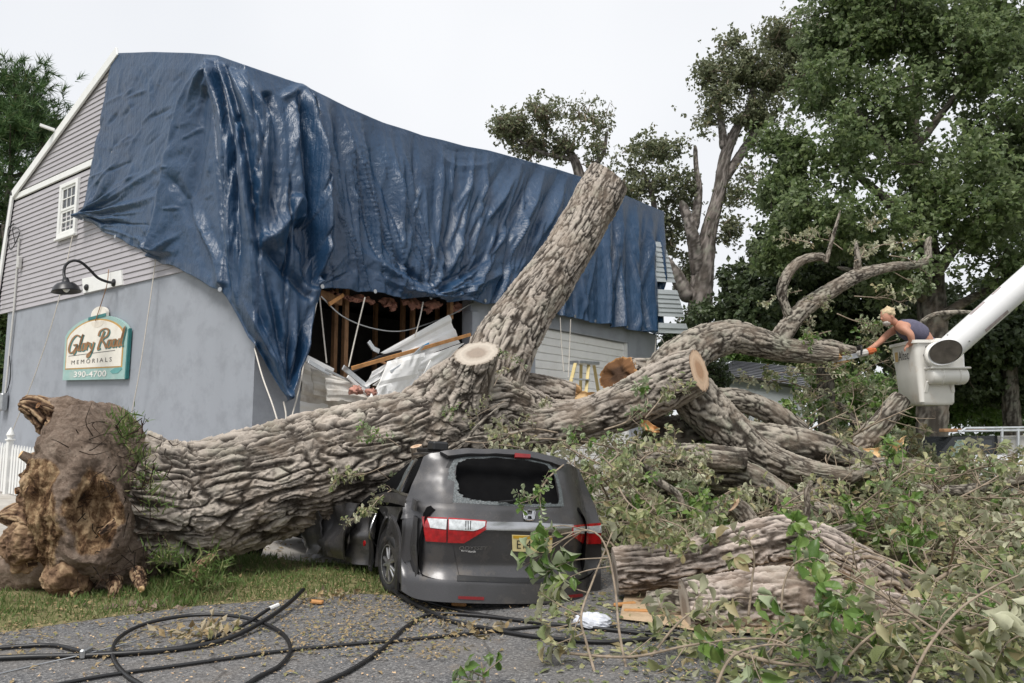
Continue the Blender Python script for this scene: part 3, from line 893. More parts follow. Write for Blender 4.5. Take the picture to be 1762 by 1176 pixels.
for k, (px, py, lab) in enumerate(((612, 672, 'pink insulation clump caught by the thin curved rail'), (640, 676, 'pink insulation clump at the trunk edge'))):
    c = fro(px, py, .9); U, W = np.meshgrid(np.linspace(0, 2 * np.pi, 16, endpoint=False), np.linspace(.08, np.pi - .08, 9))
    D = np.stack([np.sin(W) * np.cos(U), np.sin(W) * np.sin(U), np.cos(W)], -1).reshape(-1, 3)
    R_ = (.075 + .15 * fbm(D * 4.5 + k, 4, k, .75))[:, None]
    o = link('insulation_clump', make_mesh('insulation_clump', c + D * R_ * np.array([1.2, .8, .8]), grid_faces(9, 16, True)), M['insul'])
    tag(o, lab, 'insulation')

# step ladder in front of the far door
lad = wthing('step_ladder', 'yellow step ladder with grey top standing before the white garage door', 'ladder', fro(1010, 690, .9))
lp = lambda x, y, o: fro(x, y, o)
for nm, a, b_ in (('leg', (990, 626, 1.1), (972, 700, 1.5)), ('leg', (1013, 628, 1.1), (1006, 700, 1.5)), ('leg', (1000, 626, .95), (998, 700, .6)), ('leg', (1022, 628, .95), (1034, 700, .6))):
    MB().beam(lp(*a), lp(*b_), .075, .04).build(nm, simple('yellow_fibreglass', (.55, .44, .20), .5) if 'yl' not in M else M['yl'], lad)
M['yl'] = bpy.data.materials['yellow_fibreglass']
MB().beam(lp(988, 624, 1.03), lp(1024, 626, 1.03), .28, .09, bev=.015).build('top_cap', M['galv'], lad)
for a, b_ in (((985, 652, 1.28), (1012, 654, 1.28)), ((978, 678, 1.4), (1009, 680, 1.4))):
    MB().beam(lp(*a), lp(*b_), .1, .03).build('step', M['alum'], lad)

# ------------------------------------------------------------------ blue tarpaulin
KT = [(192, 108), (200, 92), (262, 90), (330, 92), (374, 96), (420, 112), (470, 129), (520, 146), (552, 162), (600, 186), (660, 212), (700, 224), (728, 234), (760, 241), (800, 252), (840, 259), (880, 270), (920, 281), (960, 292), (1000, 305), (1060, 330), (1143, 365)]
KB = [(138, 378), (150, 384), (205, 414), (268, 448), (384, 506), (440, 600), (488, 694), (524, 590), (549, 500), (590, 500), (640, 508), (690, 516), (736, 518), (780, 521), (830, 523), (870, 528), (910, 537), (950, 543), (985, 549), (1020, 557), (1075, 567), (1141, 578)]
def front_top(px, py):
    return fro(px, py, -.38)
P0, P1, NN = [], [], []
for k, (a, b_) in enumerate(zip(KT, KB)):
    if k <= 3: p, q, n = gab(*a, .07), gab(*b_, .10), -f3
    elif k == 4: p, q, n = gab(*a, .12), gab(*b_, .22), -f3 * .8 - g3 * .3
    elif k == 5: p, q, n = front_top(*a), fro(*b_, .26), -g3 * .8 - f3 * .6
    elif k == 6: p, q, n = front_top(*a), fro(*b_, .32), -g3 - f3 * .35
    elif k == 7: p, q, n = front_top(*a), fro(*b_, .32), -g3
    else: p, q, n = front_top(*a), fro(*b_, .26), -g3
    P0.append(p); P1.append(q); NN.append(n / np.linalg.norm(n))
P0, P1, NN = map(np.array, (P0, P1, NN))
seglen = np.linalg.norm(np.diff((P0 + P1) / 2, axis=0), axis=1) + .25
su = np.concatenate([[0], np.cumsum(seglen)])
NU, NV = 560, 300
uu = np.linspace(0, su[-1], NU)
I3 = lambda A: np.stack([np.interp(uu, su, A[:, c]) for c in range(3)], 1)
T_, B_, N_ = I3(P0), I3(P1), I3(NN)
N_ /= np.linalg.norm(N_, axis=1)[:, None]
for A in (N_,):
    for _ in range(12): A[1:-1] = (A[:-2] + A[1:-1] + A[2:]) / 3
ksm = 4
T2, B2 = T_.copy(), B_.copy()
for _ in range(ksm): T2[1:-1] = (T2[:-2] + T2[1:-1] + T2[2:]) / 3
T_ = T2
vv = np.linspace(0, 1, NV)
S = T_[None] * (1 - vv)[:, None, None] + B_[None] * vv[:, None, None]
PX, PY = proj_np(S.reshape(-1, 3)); PX = PX.reshape(NV, NU); PY = PY.reshape(NV, NU)
VV = np.repeat(vv[:, None], NU, 1)
D = np.zeros((NV, NU))
FS = 1.15
def fold(pts, amp, w, taper=(.1, .1), skew=0.0):
    """a crease along photo points; amp metres out (+) or in (-), w half-width in photo pixels"""
    global D
    pts = np.array(pts, float)
    if len(pts) > 2: pts = spline(pts, 12)
    L = np.concatenate([[0], np.cumsum(np.hypot(*np.diff(pts, axis=0).T))])
    pad = w * 1.9 + 2
    sel = np.nonzero(((PX > pts[:, 0].min() - pad) & (PX < pts[:, 0].max() + pad) & (PY > pts[:, 1].min() - pad) & (PY < pts[:, 1].max() + pad)).ravel())[0]
    if len(sel) == 0: return
    X, Y = PX.ravel()[sel], PY.ravel()[sel]
    best = np.full(X.shape, 1e9); along = np.zeros(X.shape); sgn = np.zeros(X.shape)
    for i in range(len(pts) - 1):
        a, b_ = pts[i], pts[i + 1]; ab = b_ - a; l2 = ab @ ab + 1e-9
        t = np.clip(((X - a[0]) * ab[0] + (Y - a[1]) * ab[1]) / l2, 0, 1)
        dx, dy = X - a[0] - t * ab[0], Y - a[1] - t * ab[1]
        d = np.hypot(dx, dy)
        m = d < best
        best = np.where(m, d, best); along = np.where(m, (L[i] + t * math.sqrt(l2)) / L[-1], along)
        sgn = np.where(m, np.sign(dx * ab[1] - dy * ab[0]), sgn)
    ww = w * np.where(sgn > 0, 1 + skew, 1 - skew)
    ww = ww * (1 + .25 * n2(along * 6 + w, along * 0, int(w * 7) % 50))
    p = np.clip(1 - best / ww, 0, 1) ** 1.25
    ta, tb = taper
    e = np.clip(along / max(ta, 1e-3), 0, 1) * np.clip((1 - along) / max(tb, 1e-3), 0, 1)
    D.ravel()[sel] += FS * amp * p * e
front = sstep(360, 460, PX)
right = sstep(560, 700, PX)
# broad hang of the sheet
wx = PX + 26 * n2(PX / 90, PY / 160, 1, 3)
D += front * sstep(0, .25, VV) * (.10 * (1 - np.abs(n2(wx / 42., PY / 420., 21))) + .055 * (1 - np.abs(n2(wx / 17., PY / 300., 22))) * 1.0 - .08)
D += (1 - front) * (.04 * n2(PX / 60, PY / 90, 23, 3) + .012 * n2((PX + .7 * PY) / 9, (PX * .7 - PY) / 55, 24, 2))
# gable side
fold([(372, 98), (323, 176), (296, 300), (270, 440)], .16, 26, (.05, .02), .35)
fold([(355, 150), (352, 220), (340, 300), (330, 345)], -.09, 12)
fold([(330, 345), (352, 400), (372, 440), (384, 500)], .12, 16, (.2, .05))
fold([(300, 300), (322, 350), (345, 420), (360, 480)], -.07, 14)
for tx, ty, a in ((330, 250, .05), (300, 330, .05), (260, 345, .045), (230, 380, .05), (235, 300, .04), (215, 250, .03), (200, 330, .04)):
    fold([(141, 378), (tx, ty)], a, 9, (.02, .5))
for tx, ty, a in ((285, 330, .05), (262, 340, .04), (240, 380, .05), (300, 360, .05), (225, 400, .04)):
    fold([(268, 447), (tx, ty)], a, 8, (.02, .5))
# corner: the gathered sharp folds
for k, (x0, y0, x1, y1, x2, y2, a, w) in enumerate(((366, 100, 391, 230, 405, 470, .2, 10), (372, 104, 402, 240, 420, 480, -.16, 8), (380, 108, 412, 230, 432, 430, .2, 9), (388, 112, 424, 250, 445, 460, -.14, 8), (396, 116, 440, 250, 448, 410, .22, 12), (362, 110, 378, 260, 392, 440, -.1, 8), (370, 104, 386, 300, 412, 560, .12, 8), (410, 122, 462, 220, 470, 330, .12, 16), (455, 160, 470, 260, 452, 400, -.16, 14), (500, 150, 498, 260, 505, 360, .1, 12))):
    fold([(x0, y0), (x1, y1), (x2, y2)], a, w, (.03, .2))
fold([(521, 144), (526, 220), (536, 300), (541, 400), (545, 495)], .26, 13, (.02, .02))
fold([(508, 170), (514, 240), (520, 330), (528, 420), (534, 500)], -.18, 12, (.1, .1))
fold([(521, 144), (500, 160), (478, 176)], .16, 11, (.05, .4))
fold([(540, 160), (560, 280), (556, 420), (550, 495)], -.12, 12, (.05, .05))
fold([(502, 340), (482, 390), (460, 420), (446, 405)], .2, 20, (.1, .2))
fold([(505, 380), (520, 420), (530, 460), (538, 500)], -.42, 24, (.15, .15))
fold([(450, 430), (480, 470), (510, 500), (530, 520)], -.14, 16)
for tx, ty, a, w in ((430, 430, .13, 12), (452, 470, -.12, 10), (468, 480, .14, 10), (500, 500, .15, 12), (516, 540, -.12, 10), (536, 520, .16, 10), (412, 500, .12, 12), (400, 520, -.1, 9), (445, 560, .1, 10), (482, 560, -.12, 8), (527, 575, .1, 7)):
    fold([(488, 694), ((488 + tx) / 2 + 3, (694 + ty) / 2), (tx, ty)], a, w, (.03, .45))
# front: hang lines and pulls
for x0, y0, x1, y1, a, w in ((556, 165, 600, 460, .12, 16), (575, 175, 640, 470, -.08, 14), (600, 190, 665, 450, .10, 16), (630, 200, 690, 420, -.10, 16), (655, 212, 700, 400, .08, 13), (690, 224, 690, 470, .08, 18)):
    fold([(x0, y0), ((x0 + x1) / 2 - 6, (y0 + y1) / 2), (x1, y1)], a, w, (.03, .3))
for tx, ty, a, w in ((610, 420, .13, 15), (650, 400, -.09, 12), (690, 400, .12, 12), (730, 400, -.1, 10), (770, 410, .12, 12), (810, 430, -.08, 11), (850, 440, .14, 12), (890, 400, -.1, 14), (905, 450, .1, 12), (640, 470, .08, 10), (850, 490, .08, 9)):
    fold([(736, 517), ((736 + tx) / 2, (517 + ty) / 2 + 6), (tx, ty)], a, w, (.02, .5))
for pts, a, w in ((((748, 240), (772, 258), (812, 262), (850, 262)), -.06, 11), (((738, 244), (775, 282), (830, 284), (872, 268)), .05, 10)):
    fold(pts, a, w, (.25, .25))
for x0, y0, x1, y1, a, w in ((760, 245, 742, 470, .10, 9), (790, 252, 760, 480, -.09, 9), (815, 258, 775, 470, .10, 8), (838, 262, 800, 490, .09, 8), (712, 230, 706, 480, -.08, 9), (668, 216, 690, 470, .09, 8), (585, 180, 622, 480, .10, 8), (616, 194, 655, 490, .09, 8)):
    fold([(x0, y0), ((x0 + x1) / 2 + 3, (y0 + y1) / 2), (x1, y1)], a, w, (.04, .2))
for x0, y0, x1, y1, a, w in ((940, 288, 862, 440, .18, 16), (925, 284, 840, 430, -.12, 12), (962, 294, 890, 440, -.12, 14), (978, 299, 915, 430, .12, 12), (1000, 306, 960, 500, .10, 14), (1018, 312, 985, 540, -.10, 12), (900, 278, 815, 400, .12, 12), (875, 270, 800, 380, -.08, 10)):
    fold([(x0, y0), ((x0 + x1) / 2 + 5, (y0 + y1) / 2), (x1, y1)], a, w, (.03, .35))
for k, x in enumerate(range(1030, 1146, 13)):
    fold([(x, 320 + (x - 1030) * .4), (x - 3, 450), (x - 2 + (k % 3), 575)], .13 if k % 2 else -.1, 8, (.05, .02))
# many small creases that follow the hang of the sheet
fr_ = np.random.default_rng(12)
for k in range(150):
    x = fr_.uniform(385, 1140); ytop = np.interp(x, [a[0] for a in KT], [a[1] for a in KT]); ybot = np.interp(x, [a[0] for a in KB], [a[1] for a in KB])
    y0 = ytop + (ybot - ytop) * fr_.uniform(0, .6); ln = fr_.uniform(80, 320)
    lean = fr_.normal() * .09 + (.25 if 560 < x < 700 else -.35 if 800 < x < 980 else 0)
    fold([(x, y0), (x + lean * ln * .5 + fr_.normal() * 4, y0 + ln * .5), (x + lean * ln, y0 + ln)], fr_.uniform(.04, .085) * fr_.choice([-1, 1, 1]), fr_.uniform(3, 6), (.15, .3))
for k in range(70):
    x = fr_.uniform(160, 380); y0 = fr_.uniform(110, 420); ln = fr_.uniform(20, 70); a_ = fr_.normal() * .35 + 2.25
    fold([(x, y0), (x + ln * math.cos(a_), y0 + ln * math.sin(a_))], fr_.uniform(.012, .03) * fr_.choice([-1, 1]), fr_.uniform(3, 6), (.3, .3))
for cx_, cy_, r0, r1, n_ in ((736, 517, 14, 120, 26), (488, 692, 20, 150, 22), (141, 378, 10, 130, 18), (268, 447, 8, 90, 14), (545, 497, 10, 90, 12), (374, 98, 10, 160, 16), (521, 145, 8, 120, 12)):
    for k in range(n_):
        a_ = {736: fr_.uniform(-2.9, -.25), 488: fr_.uniform(-2.25, -1.0), 141: fr_.uniform(-1.25, .35), 268: fr_.uniform(-2.3, -.7), 545: fr_.uniform(-2.6, -.4), 374: fr_.uniform(1.0, 2.2), 521: fr_.uniform(.9, 2.2)}[cx_]
        l1 = fr_.uniform(.4, 1) * r1
        fold([(cx_ + r0 * math.cos(a_), cy_ + r0 * math.sin(a_)), (cx_ + l1 * .6 * math.cos(a_ + .03), cy_ + l1 * .6 * math.sin(a_ + .03)), (cx_ + l1 * math.cos(a_), cy_ + l1 * math.sin(a_))], fr_.uniform(.025, .06) * fr_.choice([-1, 1]), fr_.uniform(3, 6), (.05, .6))
# scalloped lower edge and crumpled skin
D += .035 * n2(PX / 24, PY / 30, 31, 3) * sstep(.55, .95, VV) * front
D += .018 * n2(PX / 14, PY / 17, 32, 2) * (.35 + .65 * sstep(.3, .0, np.abs(n2(PX / 120, PY / 120, 33))))
D += .010 * ridged(np.stack([PX.ravel() / 26, PY.ravel() / 34, PX.ravel() * 0], 1), 3, 34).reshape(D.shape)
D *= .12 + .88 * np.where(PX > 545, sstep(.0, .30, VV), sstep(-.02, .10, VV))
BULGE = .26 * 4 * VV * (1 - VV) * sstep(395, 440, PX) * sstep(575, 545, PX)
D = np.maximum(D, np.where(PX < 400, -.045, np.where((VV > .75) | (PX < 470), -.16, -.30)))
S = S + (D + BULGE)[..., None] * N_[None] 
# scallops between grommets along the hem
hem = (.05 * np.abs(np.sin(uu * 2.1)) + .03 * n2(uu * 2.3, uu * 0, 35))[None] * sstep(.8, 1, VV)
S[..., 2] += hem
# the part lying back over the roof to the ridge
back = []
for r, (dt, dz) in enumerate(((.5, -.02), (1.6, .1), (3.0, .35), (4.6, .8))):
    row = T_.copy()
    q = row - C0
    t_, s_ = q @ g3, q @ f3
    w = sstep(.6, 1.4, s_)[:, None]
    tgt = row + g3 * dt + Z3 * dz
    tgt[:, 2] = np.minimum(tgt[:, 2], row[:, 2] + .27 * dt)
    side = row + f3 * dt * .6 + Z3 * .0
    back.append(tgt * w + (row + f3 * (.25 * dt) + g3 * (0) + Z3 * (-.02 * dt)) * (1 - w))
S = np.concatenate([np.array(back[::-1]), S], 0)
tarp = link('tarpaulin', make_mesh('tarpaulin', S.reshape(-1, 3), grid_faces(S.shape[0], NU)[:, ::-1]), M['tarp'])
sol = tarp.modifiers.new('thickness', 'SOLIDIFY'); sol.thickness = .008; sol.offset = 0
tag(tarp, 'huge wrinkled blue tarpaulin draped over the roof and front of the grey building', 'tarpaulin')
for k, (x, y) in enumerate(KB):
    if k in (1, 2, 3, 4, 7, 8, 10, 12, 14, 16, 17, 18, 19, 20, 21):
        p = P1[k] + NN[k] * .08 + Z3 * .06
        MB().lathe([(.018, 0), (.04, .0), (.04, .012), (.018, .012)], p, NN[k], 10).build('grommet', M['galv'], tarp)

# ropes hanging from the tarpaulin
ROPES = [
    ([(125, 405, .1), (100, 520, .3), (62, 640, .4), (16, 755, .5)], 'white cord running from the window down to the left fence'),
    ([(268, 447, .1), (258, 520, .15), (240, 640, .2), (222, 735, .2)], 'white cord hanging down the grey wall right of the sign'),
    ([(438, 600, .1), (452, 650, .35), (470, 700, .5), (486, 755, .6)], 'white cord at the building corner left of the tarpaulin tip'),
]
for pts, lab in ROPES:
    P = [gab(*p) for p in pts]
    tag(MB().tube(P, .011, 6, smooth_n=30).build('rope', M['rope']), lab, 'rope')
ROPEF = [
    ([(488, 692, .35), (492, 715, .5), (490, 750, .6)], 'short doubled cord hanging from the tarpaulin tip'),
    ([(549, 502, .3), (530, 590, .5), (512, 680, .6), (492, 752, .7)], 'long white cord sloping left beside the tarpaulin tip'),
    ([(550, 512, .2), (556, 570, .2), (562, 625, .3)], 'slack cord hanging in the left of the smashed opening'),
    ([(628, 512, .3), (614, 570, .35), (600, 632, .5)], 'thin cord sloping across the studs'),
    ([(728, 520, .3), (722, 550, .3), (714, 580, .3)], 'short cord below the middle of the tarpaulin hem'),
    ([(964, 547, .3), (966, 590, .3), (970, 640, .4)], 'cord hanging before the far door, left of two'),
    ([(982, 550, .3), (980, 600, .3), (978, 650, .4)], 'cord hanging before the far door, right of two'),
    ([(1129, 580, .3), (1127, 610, .3), (1128, 640, .3)], 'white cord hanging at the right end of the wall'),
    ([(1131, 580, .3), (1140, 586, .4), (1149, 602, .4)], 'curled cord end at the right end of the wall'),
]
for pts, lab in ROPEF:
    P = [fro(*p) for p in pts]
    tag(MB().tube(P, .013, 6, smooth_n=24).build('rope', M['rope']), lab, 'rope')

# ------------------------------------------------------------------ sign, lamp, fence
sg_teal = simple('sign_pale_green', (.30, .47, .44), .5, var=.1, scale=4, dirt=(.45, .52, .48))
sg_dark = simple('sign_dark_teal', (.03, .18, .18), .5)
sg_cream = simple('sign_cream', (.80, .76, .68), .5, var=.06, scale=4, dirt=(.66, .58, .48), dirt_amt=(.55, .75))
sg_gold = simple('sign_gold', (.52, .30, .08), .5)
sg_brown = simple('sign_brown_letter', (.30, .15, .055), .5)
sg_black = simple('sign_dark_letter', (.06, .05, .045), .5)
sg_white = simple('sign_white_letter', (.82, .8, .76), .5)
sign = wthing('business_sign', 'arched white and green sign reading Glory Road Memorials on the grey gable wall', 'sign', gab(170, 655, .05))
SBL, SBR, STR, STL = ts(gab(115, 655)), ts(gab(222, 653)), ts(gab(228, 566)), ts(gab(120, 579))
def SG(u, v, o):
    """sign coordinates: u 0..1 left to right, v 0..1 bottom to shoulder"""
    a = np.array(SBL) * (1 - u) + np.array(SBR) * u
    b_ = np.array(STL) * (1 - u) + np.array(STR) * u
    p = a * (1 - v) + b_ * v
    return B(p[0], -o, p[2])
def sgpoly(name, uv, o, th, mat):
    return MB().poly([SG(u, v, o) for u, v in uv], th, -f3).build(name, mat, sign)
def arch(u0, u1, v0, rise, vb, n=22):
    pts = [(u0, vb), (u1, vb)]
    for k in range(n + 1):
        u = u1 + (u0 - u1) * k / n
        pts.append((u, v0 + rise * (1 - (2 * (u - u0) / (u1 - u0) - 1) ** 2) ** .72))
    return pts
sgpoly('board', arch(0, 1, .98, .37, 0), .09, .07, sg_teal)
sgpoly('side_edge', [(1.001, -.005), (1.014, .02), (1.014, 1.0), (1.001, .98)], .085, .06, sg_dark)  # dark teal thickness side of the board, at its right end
sgpoly('gold_line', arch(.035, .955, .93, .35, .235), .094, .005, sg_gold)
sgpoly('panel', arch(.052, .938, .90, .35, .26), .099, .006, sg_cream)
cap = [(.42 + .12 + .12 * math.cos(a), 1.38 + .16 * math.sin(a)) for a in np.linspace(math.pi, 0, 14)]
sgpoly('crest', [(.415, 1.31)] + cap + [(.66, 1.31)], .095, .06, sg_cream)
sgpoly('crest_band', [(.385, 1.27), (.66, 1.31), (.66, 1.375), (.385, 1.335)], .103, .008, sg_dark)
sgpoly('crest_beige', [(.54 + .1 * math.cos(a), 1.22 + .13 * math.sin(a)) for a in np.linspace(-math.pi, 0, 12)], .1025, .003, simple('sign_beige', (.70, .64, .55)))  # beige half oval below the crest band
sgpoly('leaf_mark', [(.78, .16), (.84, .22), (.94, .24), (.96, .2), (.9, .12), (.82, .11)], .096, .004, simple('sign_mid_teal', (.12, .34, .33)))

def text_mesh(txt, size=1.0, shear=0.0, offset=0.0):
    cu = bpy.data.curves.new('lettering', 'FONT')
    cu.body = txt; cu.size = size; cu.shear = shear; cu.offset = offset; cu.resolution_u = 3
    ob = bpy.data.objects.new('lettering_tmp', cu)
    COL.objects.link(ob)
    dg = bpy.context.evaluated_depsgraph_get()
    me = bpy.data.meshes.new_from_object(ob.evaluated_get(dg))
    V = np.array([v.co[:] for v in me.vertices]); F = [tuple(p.vertices) for p in me.polygons]
    bpy.data.objects.remove(ob); bpy.data.curves.remove(cu); bpy.data.meshes.remove(me)
    return V, F
def islands(nv, F):
    par = list(range(nv))
    def f(i):
        while par[i] != i: par[i] = par[par[i]]; i = par[i]
        return i
    for q in F:
        for b_ in q[1:]: par[f(b_)] = f(q[0])
    return [f(i) for i in range(nv)]
def letter(name, txt, box, mapf, mat, parent, shear=0.0, offset=0.0, spacing=None):
    """fit the text to box (u0,v0,u1,v1) and map it with mapf(u,v)"""
    V, F = text_mesh(txt, 1.0, shear, offset)
    lo, hi = V.min(0), V.max(0)
    u = box[0] + (V[:, 0] - lo[0]) / (hi[0] - lo[0]) * (box[2] - box[0])
    v = box[1] + (V[:, 1] - lo[1]) / (hi[1] - lo[1]) * (box[3] - box[1])
    W = np.array([mapf(a, b_) for a, b_ in zip(u, v)])
    isl = islands(len(W), F)
    for r in sorted(set(isl)):
        idx = [i for i in range(len(W)) if isl[i] == r]; mp = {i: k for k, i in enumerate(idx)}
        o = link('letter', make_mesh('letter', W[idx], [tuple(mp[i] for i in q) for q in F if isl[q[0]] == r], smooth=False), mat, parent)
    return o
letter('lettering', '390-4700', (.20, .055, .73, .185), lambda u, v: SG(u, v, .098), sg_white, sign, offset=.012)
letter('lettering', 'M E M O R I A L S', (.15, .335, .80, .425), lambda u, v: SG(u, v + .03 * u, .1035), sg_black, sign)
sgpoly('rule', [(.09, .525), (.84, .575), (.84, .585), (.09, .535)], .1035, .003, sg_black)
# brush script drawn as ribbons: strokes in (u,v) of the sign
STROKES = [
    [(.26, .93), (.20, .97), (.13, .88), (.09, .72), (.10, .61), (.15, .60), (.20, .68), (.22, .76), (.16, .76)], [(.22, .76), (.20, .62), (.17, .55)],
    [(.235, .62), (.27, .76), (.30, .93), (.315, .97), (.29, .90), (.262, .70), (.268, .62), (.29, .62)],
    [(.35, .76), (.32, .76), (.305, .67), (.32, .615), (.345, .64), (.36, .73), (.35, .77)],
    [(.375, .62), (.39, .77), (.41, .76)], [(.39, .70), (.41, .76), (.43, .74)],
    [(.435, .76), (.445, .66), (.47, .66)], [(.495, .77), (.47, .62), (.43, .48), (.40, .46), (.41, .52), (.47, .58)],
    [(.60, .62), (.56, .60), (.57, .66), (.60, .80), (.645, .97)], [(.56, .88), (.58, .98), (.66, 1.02), (.71, .96), (.69, .86), (.62, .80), (.66, .70), (.69, .61)],
    [(.755, .76), (.72, .76), (.705, .67), (.72, .615), (.745, .64), (.76, .73), (.75, .77)],
    [(.825, .76), (.79, .76), (.775, .67), (.79, .615), (.815, .66), (.83, .77), (.825, .66), (.84, .61)],
    [(.905, .76), (.87, .76), (.855, .67), (.87, .615), (.89, .65), (.945, 1.0), (.91, .70), (.915, .62), (.93, .62)],
]
def ribbon(strokes, w, o, mat, name, du=0, dv=0):
    mb = MB()
    for st in strokes:
        P = spline(np.array([(x * 1.02 + du, y + .045 * x + dv) for x, y in st]), 26)
        T = np.gradient(P, axis=0); T[:, 1] *= .45; T /= np.linalg.norm(T, axis=1)[:, None] + 1e-9
        ww = w * (.55 + .75 * np.abs(T[:, 1]))[:, None]
        Nn = np.stack([-T[:, 1], T[:, 0] * 2.0], 1)
        L, R = P + Nn * ww, P - Nn * ww
        V = [SG(u, v, o) for u, v in np.concatenate([L, R])]
        n = len(P)
        mb.add(V, [(i, i + n, i + n + 1, i + 1) for i in range(n - 1)])
    return mb.build(name, mat, sign)
ribbon(STROKES, .014, .1035, sg_dark, 'lettering', .012, -.012)
ribbon(STROKES, .0115, .106, sg_brown, 'lettering')

lamp = wthing('gooseneck_lamp', 'black gooseneck barn lamp on a white board above the sign', 'lamp', gab(196, 487, .05))
lb = [gab(143, 505, .06), gab(210, 490, .06), gab(208, 465, .06), gab(141, 480, .06)]
MB().poly(lb, .05, -f3).build('mounting_board', M['white'], lamp)
MB().lathe([(.035, 0), (.08, .0), (.08, .02), (.03, .045)], gab(196, 487, .062), -f3, 14).build('wall_flange', M['black'], lamp)
MB().lathe([(.03, 0), (.07, .0), (.07, .03), (.03, .06)], gab(150, 495, .062), -f3, 12).build('cover_plate', M['black'], lamp)
arm = [gab(196, 487, .08), gab(184, 485, .25), gab(168, 478, .42), gab(152, 462, .6), gab(138, 451, .75), gab(124, 449, .88), gab(113, 457, .97), gab(110, 470, 1.0), gab(112, 482, 1.0)]
MB().tube(arm, .028, 10, smooth_n=50).build('arm', M['black'], lamp, smooth=True)
sax = np.array([.12, .0, -1.0]); sax /= np.linalg.norm(sax)
MB().lathe([(.05, -.02), (.07, .06), (.09, .08), (.16, .1), (.22, .16), (.25, .24), (.262, .26), (.24, .24), (.2, .17), (.1, .11), (.02, .1)], gab(113, 480, 1.0), sax, 28).build('lamp_shade', M['black'], lamp, smooth=True)
MB().lathe([(.02, .1), (.05, .16), (.06, .22), (.03, .26), (.002, .27)], gab(113, 480, 1.0), sax, 14).build('bulb', M['white'], lamp, smooth=True)
tag(MB().tube([gab(187, 464, .1), gab(184, 490, .14), gab(175, 520, .12), gab(164, 553, .12)], .009, 6, smooth_n=20).build('wire', M['stud']), 'thin dark stay wire hanging from above the lamp to the sign', 'wire')

fence = wthing('picket_fence', 'white picket fence with pointed posts along the gable wall', 'fence', gab(150, 800, 1.2))
FA, FB = gab(-60, 790, 1.25), gab(322, 790, 1.1)
FA[2] = 0; FB[2] = 0
fdir = (FB - FA); flen = np.linalg.norm(fdir); fdir /= flen
RF = np.stack([fdir, np.cross(Z3, fdir), Z3], 1)
pk = MB()
hw, ht = .038, 1.0
pv = [(-hw, -.011, .05), (hw, -.011, .05), (hw, -.011, .9), (0, -.011, 1.0), (-hw, -.011, .9)]
pv2 = [(x, .011, z) for x, _, z in pv]
pk.add(pv + pv2, [(0, 1, 2, 3, 4), (9, 8, 7, 6, 5)] + [(i, i + 5, (i + 1) % 5 + 5, (i + 1) % 5) for i in range(5)])
pk_me = pk.mesh('picket'); pk_me.materials.append(M['white'])
s_ = .06
while s_ < flen:
    p = FA + fdir * s_
    if abs((s_ % 2.35) - 2.2) > .12:
        o = link('picket', pk_me, None, fence)
        gz = float(ground_z(p[0], p[1]))
        o.matrix_basis = Matrix.Translation((p[0], p[1], gz - .02)) @ Matrix.Rotation(math.atan2(fdir[1], fdir[0]) + random.uniform(-.02, .02), 4, 'Z')
    s_ += .128
for zz in (.28, .72):
    a, b_ = FA + np.cross(Z3, fdir) * .03, FB + np.cross(Z3, fdir) * .03
    a[2] = ground_z(a[0], a[1]) + zz; b_[2] = ground_z(b_[0], b_[1]) + zz
    MB().beam(a, b_, .03, .07).build('rail', M['white'], fence)
s_ = 2.2
while s_ < flen + .2:
    p = FA + fdir * min(s_, flen)
    gz = float(ground_z(p[0], p[1]))
    mb = MB().box((p[0], p[1], gz + .5), (.1, .1, 1.1), RF, .008)
    mb.box((p[0], p[1], gz + 1.06), (.14, .14, .03), RF, .006)
    mb.lathe([(.05, 1.075), (.055, 1.11), (.075, 1.16), (.05, 1.22), (.015, 1.29), (.002, 1.31)], (p[0], p[1], gz), (0, 0, 1), 12)
    mb.build('post', M['white'], fence)
    s_ += 2.35
tag(MB().beam(on_plane(215, 772, FA, RF[:, 1]) - RF[:, 1] * .2, on_plane(262, 770, FA, RF[:, 1]) - RF[:, 1] * .2, .1, .14, bev=.01).build('wood_block', simple('yellow_pine', (.62, .47, .24), .7)), 'pale yellow timber block lying behind the root ball', 'timber')
# ------------------------------------------------------------------ bark and limbs
def bark_relief(u, v, P, L, W, circ, seed):
    """height 0..1 of plated oak bark; u metres along, v 0..1 round (periodic), P world points for warping"""
    nv = max(7, int(round(circ / W)))
    k = nv / (2 * np.pi)
    th = v * 2 * np.pi
    Q = np.stack([u / (L * 1.25), k * np.cos(th), k * np.sin(th)], 1)
    wp = np.stack([fbm(Q * np.array([.9, .5, .5]) + 7.1, 2, seed + 1), fbm(Q * np.array([1.1, .4, .4]) + 19.7, 3, seed + 2), fbm(Q * np.array([1.1, .4, .4]) + 41.3, 3, seed + 3)], 1)
    Q = Q + wp * np.array([.45, .8, .8])
    a1 = np.abs(vnoise(Q, seed + 11)); a2 = np.abs(vnoise(Q * np.array([1.5, .75, .75]) + 50.5, seed + 12))
    a3 = np.abs(vnoise(Q * np.array([3.2, 1.9, 1.9]) + 90.5, seed + 13))
    low = vnoise(Q * .45 + 3.3, seed + 14)
    h = np.minimum(sstep(.0, .30, a1), .12 + sstep(.0, .26, a2))
    h = h * (.62 + .38 * sstep(0, .30, a3)) * (.82 + .25 * low)
    # plates overlap like shingles along the trunk
    st = np.mod(u / (L * .7) + 1.1 * wp[:, 0] + 3.0 * low + .6 * a1, 1.0)
    h = h * (.62 + .38 * st)
    fine = fbm(P * 26.0, 4, seed + 9, .62)
    return np.clip(h * 1.05 + .06 + .24 * fine, 0, 1)

